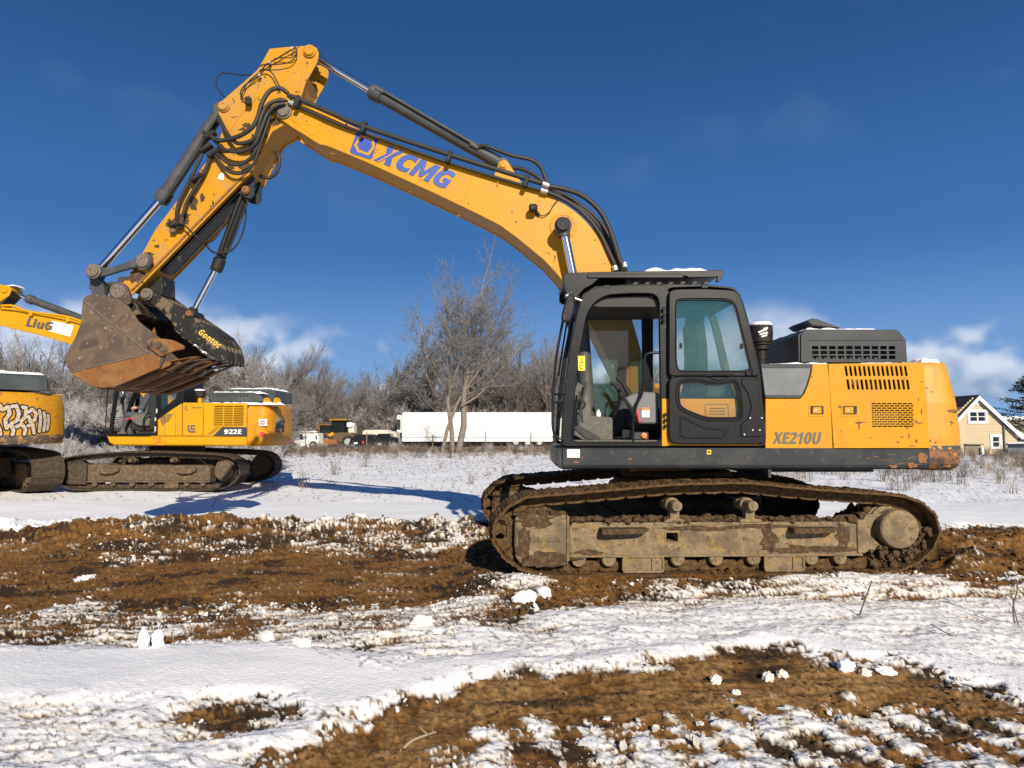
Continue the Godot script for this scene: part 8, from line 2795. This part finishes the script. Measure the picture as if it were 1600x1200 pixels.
	m.extrude(pp([-15.142,-0.244,-15.159,1.047,-14.966,1.144,-12.957,1.112,-11.79,1.015,-11.657,0.66,-11.648,-0.244]), -72.0, -74.2, 0.06)
	part(m, "body", M.cream, Cv)
	var cs := Mb.new()
	cs.box(Vector3(-13.739, 1.144, -73.0), Vector3(2.4, 0.08, 2.0), 0.03)
	part(cs, "snow_layer", M.snow, Cv)
	var Ca := thing("car", Vector3(-13.269, gy(63.0), -63.0), "black rounded car with a white number plate, left of the black pickup", "car")
	m = Mb.new()
	m.extrude(smooth_outline(pp([-14.378,-0.308,-14.385,0.2,-14.163,0.539,-13.713,0.765,-13.26,0.821,-12.75,0.765,-12.35,0.539,-12.12,0.2,-12.057,-0.308]), 3), -63.0, -66.8, 0.12)
	part(m, "body", M.black_paint, Ca)
	var np := Mb.new()
	np.box(Vector3(-13.812,0.059,-62.98), Vector3(0.30, 0.15, 0.03))
	part(np, "number_plate", M.decal_white, Ca)
	var tl := Mb.new()
	tl.box(Vector3(-13.191,0.144,-62.98), Vector3(0.18, 0.20, 0.03), 0.01)
	part(tl, "tail_lamp", M.decal_red, Ca)
	for px in [-14.176, -12.305]:
		simple_wheel(Ca, Vector3(px, gy(63.0) + 0.33, -63.1), 0.33, 0.2)
	var Pk := thing("pickup_truck", Vector3(-11.291, gy(64.0), -64.0), "black pickup truck between the black car and the white trailer", "truck")
	m = Mb.new()
	m.extrude(pp([-12.192,-0.279,-12.258,0.523,-12.09,0.868,-11.054,0.897,-10.82,0.581,-10.244,0.466,-10.179,-0.279]), -64.0, -65.8, 0.08)
	part(m, "body", M.black_paint, Pk)
	var pw := Mb.new()
	pw.extrude(pp([-12.028,0.523,-11.974,0.782,-11.168,0.782,-11.05,0.523]), -63.98, -64.02)
	part(pw, "window", M.glass_dark, Pk)
	for px in [-11.867, -10.599]:
		simple_wheel(Pk, Vector3(px, gy(64.0) + 0.38, -64.0), 0.38, 0.25)
	house(rng)
	# thin fence posts along the far edge
	for q in [[-16.23, "in front of the white van"], [-11.442, "in front of the black car"], [-6.25, "left of the three trees by the trailer"], [-2.016, "in front of the middle of the trailer"], [1.411, "nearest the cab"]]:
		var px: float = q[0]
		var f := Mb.new()
		var h := rng.randf_range(1.2, 1.7)
		f.cyl(Vector3(px, gy(56.0) - 0.1, -56.0), Vector3(px + rng.randf_range(-0.1, 0.1), gy(56.0) + h, -56.0), 0.045, 7)
		top_mesh(f, "fence_post", M.wood, "thin fence post in the far weeds, " + q[1], "post", "fence posts at the far edge of the field")

func house(rng: RandomNumberGenerator) -> void:
	var D := 48.0
	var g := gy(D)
	var H := thing("house", Vector3(32.403, g, -D), "tan clapboard house with white window frames and a dark gable roof", "house")
	var gable := pp([29.722,-0.865,29.835,2.147,31.448,3.575,34.112,1.069,33.943,-0.865])
	var m := Mb.new()
	m.extrude(gable, -D, -D - 8.0, 0.0)
	part(m, "wall", M.siding, H)
	# clapboards across the gable
	var yb := g
	var k := 0
	while yb < 3.445:
		var xl := 29.81
		var xr := 34.044
		var ye := 1.069
		if yb > ye:
			xr = lerpf(34.131, 31.366, (yb - ye) / (3.575 - ye))
		var yl := 2.147
		if yb > yl:
			xl = lerpf(29.81, 31.366, (yb - yl) / (3.575 - yl))
		if xr - xl > 0.2:
			var b := Mb.new()
			b.extrude(pp([xl, yb, xr, yb, xr, yb + 0.15, xl, yb + 0.15]), -D + 0.022, -D, 0.0)
			for i in b.v.size():
				if b.v[i].y > yb + 0.1 and b.v[i].z > -D + 0.01: b.v[i].z = -D + 0.006
			part(b, "clapboard", M.siding, H)
		yb += 0.152
		k += 1
	var rf := Mb.new()
	var rl := pp([29.697,1.931,31.451,3.662,34.403,0.811,34.268,0.681,31.443,3.445,29.779,1.802])
	rf.extrude(rl, -D + 0.25, -D - 8.2, 0.0)
	part(rf, "roof", M.roof, H)
	# the longer ridge running off to the left behind the gable
	var r2 := Mb.new()
	r2.extrude(pp([28.845,2.715,28.867,3.346,32.127,3.684,32.076,2.354]), -D - 2.0, -D - 6.0, 0.0)
	part(r2, "rear_roof", M.roof, H)
	for q in [pp([29.692,1.802,31.449,3.597,31.437,3.315,29.772,1.629]), pp([31.449,3.597,34.444,0.746,34.182,0.681,31.437,3.315])]:
		var tr := Mb.new()
		tr.extrude(q, -D + 0.30, -D + 0.24)
		part(tr, "barge_board", M.white_paint, H)
	var ev := Mb.new()
	ev.extrude(pp([33.906,1.284,34.45,0.897,34.099,0.768,33.891,0.94]), -D + 0.32, -D - 0.3, 0.01)
	part(ev, "eave_return", M.white_paint, H)
	var ve := Mb.new()
	var vc: Vector3 = Vector3(31.452,3.142,-48)
	ve.cyl(Vector3(vc.x, vc.y, -D), Vector3(vc.x, vc.y, -D + 0.06), 0.19, 20, 0.02)
	part(ve, "gable_vent", M.white_paint, H)
	window(H, 30.739, 1.716, 32.122, 2.666, 2, -D)
	window(H, 32.208, -0.007, 33.007, 1.004, 1, -D)
	var dp := Mb.new()
	dp.tube([Vector3(33.137, 1.845, -D + 0.1), Vector3(33.137, g + 0.2, -D + 0.1)], 0.05, 0.05, 6)
	part(dp, "downpipe", M.grey_panel, H)
	# lean-to with a dark grey opening in front of the house
	var P := thing("porch_screen", Vector3(29.243, gy(45.0), -45.0), "weathered grey screen with a white post in front of the tan house", "screen")
	m = Mb.new()
	m.box(Vector3(29.203, -0.154, -45.2), Vector3(1.0, 1.05, 0.1), 0.01)
	part(m, "panel", M.wood, P)
	var pp2 := Mb.new()
	pp2.bar(Vector3(29.729, gy(45.0), -45.0), Vector3(29.689, 0.208, -45.0), 0.14, 0.14)
	part(pp2, "post", M.white_paint, P)
	var pr := Mb.new()
	pr.box(Vector3(29.284, 0.39, -45.2), Vector3(1.05, 0.06, 0.4), 0.01)
	part(pr, "rail", M.grey_panel, P)
	# blue-grey shed
	var S := thing("shed", Vector3(29.94, gy(42.0), -42.0), "small blue grey shed with snow on its roof beside the house", "shed")
	m = Mb.new()
	m.extrude(pp([29.323,-0.569,29.366,0.445,31.14,0.445,31.095,-0.569]), -42.0, -44.0, 0.0)
	part(m, "wall", M.shed, S)
	var sw := Mb.new()
	sw.extrude(pp([29.58,0.144,29.882,0.144,29.869,-0.156,29.567,-0.156]), -49.97, -42.02)
	part(sw, "window", M.glass_dark, S)
	var sr := Mb.new()
	sr.extrude(pp([29.251,0.407,29.293,0.501,31.258,0.558,31.253,0.445]), -41.8, -44.2, 0.0)
	part(sr, "roof", M.hood, S)
	var ss := Mb.new()
	ss.extrude(pp([29.331,0.501,29.371,0.565,31.186,0.622,31.22,0.547]), -41.85, -44.1, 0.0)
	part(ss, "snow_layer", M.snow, S)
	S.rotation_degrees.y = -35.0
	# snow-covered roof further off
	var N2 := thing("barn", Vector3(57.245, gy(80.0), -80.0), "low building with a snow covered roof behind the tan house", "building")
	m = Mb.new()
	m.extrude(pp([54.627,-0.868,54.757,2.291,60.521,2.291,60.377,-0.868]), -80.0, -86.0, 0.0)
	part(m, "wall", M.wood, N2)
	var nr := Mb.new()
	nr.extrude(pp([54.394,2.219,54.918,2.687,57.08,2.687,60.518,2.219]), -79.7, -86.0, 0.0)
	part(nr, "roof", M.snow, N2)
	# conifer at the right edge
	var T := thing("conifer", Vector3(40.626, gy(56.0), -56.0), "dark evergreen conifer at the right edge beside the house", "tree")
	var tr2 := Mb.new()
	var tx: Vector3 = T.position
	tr2.tube([tx, tx + Vector3(0.1, 6.0, 0)], 0.2, 0.05, 8)
	part(tr2, "trunk", M.bark_dark, T)
	var cr := Mb.new()
	var rg := RandomNumberGenerator.new()
	rg.seed = 7
	for i in 120:
		var h := rg.randf_range(0.5, 5.8)
		var a := rg.randf() * TAU
		var l := (6.6 - h) * rg.randf_range(0.38, 0.62) + 0.2
		var p := tx + Vector3(0.02 * h, h, 0)
		var e := p + Vector3(cos(a) * l, rg.randf_range(-0.25, 0.25) * l + 0.1, sin(a) * l)
		cr.tube([p, e], 0.03, 0.01, 3)
		for j in 26:
			var q := p.lerp(e, rg.randf_range(0.2, 1.0))
			var w := Vector3(rg.randf_range(-1, 1), rg.randf_range(-0.7, 0.3), rg.randf_range(-1, 1)).normalized() * rg.randf_range(0.15, 0.34)
			cr.bar(q, q + w, 0.05, 0.012)
	part(cr, "crown", M.needle, T)

func window(H: Node3D, x0: float, y0: float, x1: float, y1: float, bays: int, z: float) -> void:
	var f := Mb.new()
	f.ring(pp([x0, y0, x1, y0, x1, y1, x0, y1]), pp([x0 + 0.15, y0 + 0.16, x1 - 0.15, y0 + 0.16, x1 - 0.15, y1 - 0.16, x0 + 0.15, y1 - 0.16]), z + 0.08, z - 0.02, 0.01)
	var o := part(f, "window", M.white_paint, H)
	var w := (x1 - x0 - 0.30) / bays
	for b in bays:
		var xa := x0 + 0.15 + b * w
		for r in 2:
			var ya := y0 + 0.16 + r * (y1 - y0 - 0.32) / 2
			var p := Mb.new()
			p.box(Vector3(xa + w / 2, ya + (y1 - y0 - 0.32) / 4, z + 0.045), Vector3(w - 0.10, (y1 - y0 - 0.32) / 2 - 0.05, 0.01))
			part(p, "pane", M.glass_dark, o)
	var mu := Mb.new()
	mu.box(Vector3(0.5 * (x0 + x1), 0.5 * (y0 + y1), z + 0.028), Vector3(x1 - x0 - 0.29, y1 - y0 - 0.31, 0.02))
	part(mu, "glazing_bar", M.white_paint, o)

# ---------------------------------------------------------------- clods, slabs of snow, sticks and weeds on the ground

func build_details() -> void:
	var rng := RandomNumberGenerator.new()
	rng.seed = 77
	var fn := noise(2.2, 19, 3)
	var lumps := []
	for k in 3:
		var m := Mb.new()
		m.lump(Vector3(k * 3.1, 0, 0), Vector3(1.0, 0.5, 0.8), fn, 0.55, 4)
		for i in m.v.size():
			m.v[i] -= Vector3(k * 3.1, 0, 0)
		# broken faces
		for i in range(0, m.v.size(), 3):
			var nn := (m.v[i + 2] - m.v[i]).cross(m.v[i + 1] - m.v[i]).normalized()
			for q in 3: m.n[i + q] = nn
		lumps.append(m)
	var snow := [[], [], []]
	var stained := [[], [], []]
	var mud := [[], [], []]
	for i in 26000:
		var d := 2.6 + 9.4 * pow(rng.randf(), 0.8)
		var x := rng.randf_range(-1, 1) * (0.8 + 0.78 * d)
		var s := field_at(x, d)
		var k := rng.randi() % 3
		var b := Basis(Vector3(rng.randf_range(-1, 1), rng.randf_range(-1, 1), rng.randf_range(-1, 1)).normalized(), rng.randf() * TAU)
		var big := pow(rng.randf(), 3.0)
		var near := fn.get_noise_2d(x * 0.5, d * 0.5)
		if s > -0.50 and s < 0.30 and near > 0.08:
			var r := 0.004 + 0.024 * big * big
			var xf := Transform3D(b.scaled(Vector3.ONE * r), Vector3(x, ground_y(x, d) + r * 0.35, -d))
			if rng.randf() < 0.45: snow[k].append(xf)
			else: stained[k].append(xf)
		elif s < -0.02 and near < 0.12:
			var r := (0.006 + 0.030 * big) * (0.45 if d < 5.4 else 1.0)
			mud[k].append(Transform3D(b.scaled(Vector3.ONE * r), Vector3(x, ground_y(x, d) + r * 0.3, -d)))
	for k in 3:
		scatter("snow_crumbs", lumps[k].mesh(M.snow), snow[k], "crumbs of white snow lying over the churned clay", "snow")
		scatter("stained_snow_crumbs", lumps[k].mesh(M.snow_dirty), stained[k], "crumbs of clay stained snow over the churned strip", "snow")
		scatter("clay_crumbs", lumps[k].mesh(M.mud), mud[k], "crumbs of orange brown clay over the churned strip", "clay")
	snow_blocks(fn)
	sticks(rng)

func snow_block(at: Vector2, size_: Vector3, turn: float, seed_: int, label: String, mat_: Material, fn: FastNoiseLite) -> void:
	# at: x and distance; a broken lump of packed snow with uneven faces
	var m := Mb.new()
	m.lump(Vector3(seed_ * 1.7, 0, 0), size_ * 0.5, fn, 0.36, 9)
	for i in m.v.size():
		var v := m.v[i] - Vector3(seed_ * 1.7, 0, 0)
		# squared off a little
		var lim := size_ * 0.60
		m.v[i] = v.clamp(-lim, lim)
	for i in range(0, m.v.size(), 3):
		var nn := (m.v[i + 2] - m.v[i]).cross(m.v[i + 1] - m.v[i]).normalized()
		for q in 3: m.n[i + q] = (m.n[i + q] + nn).normalized() if nn.length_squared() > 0.5 else m.n[i + q]
	var o := top_mesh(m, "snow_block", mat_, label, "snow block", "blocks of packed snow on the churned ground")
	o.position = Vector3(at.x, ground_y(at.x, at.y) + size_.y * 0.16, -at.y)
	o.rotation.y = turn

func snow_blocks(fn: FastNoiseLite) -> void:
	var a := pp([-2.452,4.82,-2.347,4.807,-4.435,7.478,-1.737,5.104,-0.662,5.341,2.048,4.45,2.138,4.394,2.276,4.427,1.192,4.254,1.522,4.317,1.622,4.361,1.258,4.085,0.11,6.206,0.28,6.32,-1.405,4.82,-0.912,5.104,-1.436,5.789])
	var sizes := [Vector3(0.085, 0.21, 0.07), Vector3(0.085, 0.18, 0.07), Vector3(0.34, 0.07, 0.12), Vector3(0.24, 0.10, 0.12), Vector3(0.20, 0.11, 0.14), Vector3(0.17, 0.13, 0.14), Vector3(0.10, 0.08, 0.09), Vector3(0.17, 0.09, 0.12), Vector3(0.11, 0.09, 0.09), Vector3(0.13, 0.10, 0.10), Vector3(0.10, 0.08, 0.08), Vector3(0.08, 0.06, 0.07), Vector3(0.32, 0.13, 0.18), Vector3(0.24, 0.11, 0.15), Vector3(0.18, 0.08, 0.10), Vector3(0.20, 0.09, 0.12), Vector3(0.16, 0.06, 0.10)]
	var labels := ["upright white slab of snow at left, left one of a pair", "upright white slab of snow at left, right one of a pair", "long rounded bar of snow lying on bare clay at far left", "grey white lump of snow left of the middle of the dark earth", "stained lump of snow in the middle of the churned strip", "biggest square block of snow above the clay wedge at right", "small block between the two larger snow blocks at right", "flat pale block of snow, right of the biggest square block", "lone small snow lump on the clay wedge, left of the cluster", "left snow lump of the cluster on the clay wedge", "right snow lump of the cluster on the clay wedge", "tiny snow lump lowest on the clay wedge", "wide heap of white snow in front of the track's front end", "smaller heap of white snow right beside the wide heap", "low stained lump at the lower rim of the dark earth", "rounded stained lump at the upper rim of the snow band", "thin flat flake of snow on the dark earth"]
	for k in a.size():
		snow_block(a[k], sizes[k] * (0.66 if k > 4 and k < 12 else 0.85), k * 0.9 - 0.4, k + 1, labels[k], M.snow_dirty if k in [3, 4, 6, 8, 9, 10, 11, 14, 15, 16] else M.snow, fn)

func sticks(rng: RandomNumberGenerator) -> void:
	var a := pp([2.696,5.637,3.835,5.511,3.832,5.459,-0.471,3.463,3.046,5.104,-0.146,5.511,-5.31,12.644])
	var defs := [
		[[Vector3(0, -0.03, 0), Vector3(0.06, 0.12, 0.0), Vector3(0.13, 0.27, -0.02)], 0.007, "thin bare stick leaning right in the snow before the track's rear"],
		[[Vector3(0, -0.03, 0), Vector3(-0.01, 0.12, 0), Vector3(0.03, 0.26, 0), Vector3(0.01, 0.32, 0)], 0.006, "forked twig standing in snow at the right edge, left stem"],
		[[Vector3(0, -0.03, 0), Vector3(-0.03, 0.10, 0), Vector3(-0.05, 0.24, 0)], 0.005, "forked twig standing in snow at the right edge, right stem"],
		[[Vector3(-0.05, 0.0, 0.05), Vector3(0.0, 0.03, 0), Vector3(0.10, 0.035, -0.08)], 0.009, "pale broken stick lying on the sandy clay wedge"],
		[[Vector3(-0.06, 0.06, -0.05), Vector3(0.0, 0.02, 0), Vector3(0.06, -0.01, 0.05)], 0.005, "short dark twig lying on the snow at right"],
		[[Vector3(-0.10, 0.01, 0.0), Vector3(0.0, 0.03, 0.02), Vector3(0.12, 0.01, -0.02)], 0.006, "crooked twig at the upper rim of the snow band"],
		[[Vector3(0, -0.03, 0), Vector3(0.10, 0.20, 0), Vector3(0.24, 0.26, 0)], 0.006, "thin weed stalk on the snow behind the earth bank at left"],
	]
	for k in a.size():
		var m := Mb.new()
		var pts := []
		for q in defs[k][0]: pts.append(q)
		m.tube(smooth_curve(pts, 4), defs[k][1], defs[k][1] * 0.6, 6)
		for e in 3:
			var p: Vector3 = pts[-1].lerp(pts[-2], rng.randf())
			m.tube([p, p + Vector3(rng.randf_range(-0.05, 0.05), rng.randf_range(0.0, 0.06), rng.randf_range(-0.03, 0.03))], defs[k][1] * 0.5, 0.002, 4)
		var o := top_mesh(m, "stick", M.straw if k == 3 else M.bark_dark, defs[k][2], "stick", "sticks and stalks in the snow")
		o.position = Vector3(a[k].x, ground_y(a[k].x, a[k].y), -a[k].y)
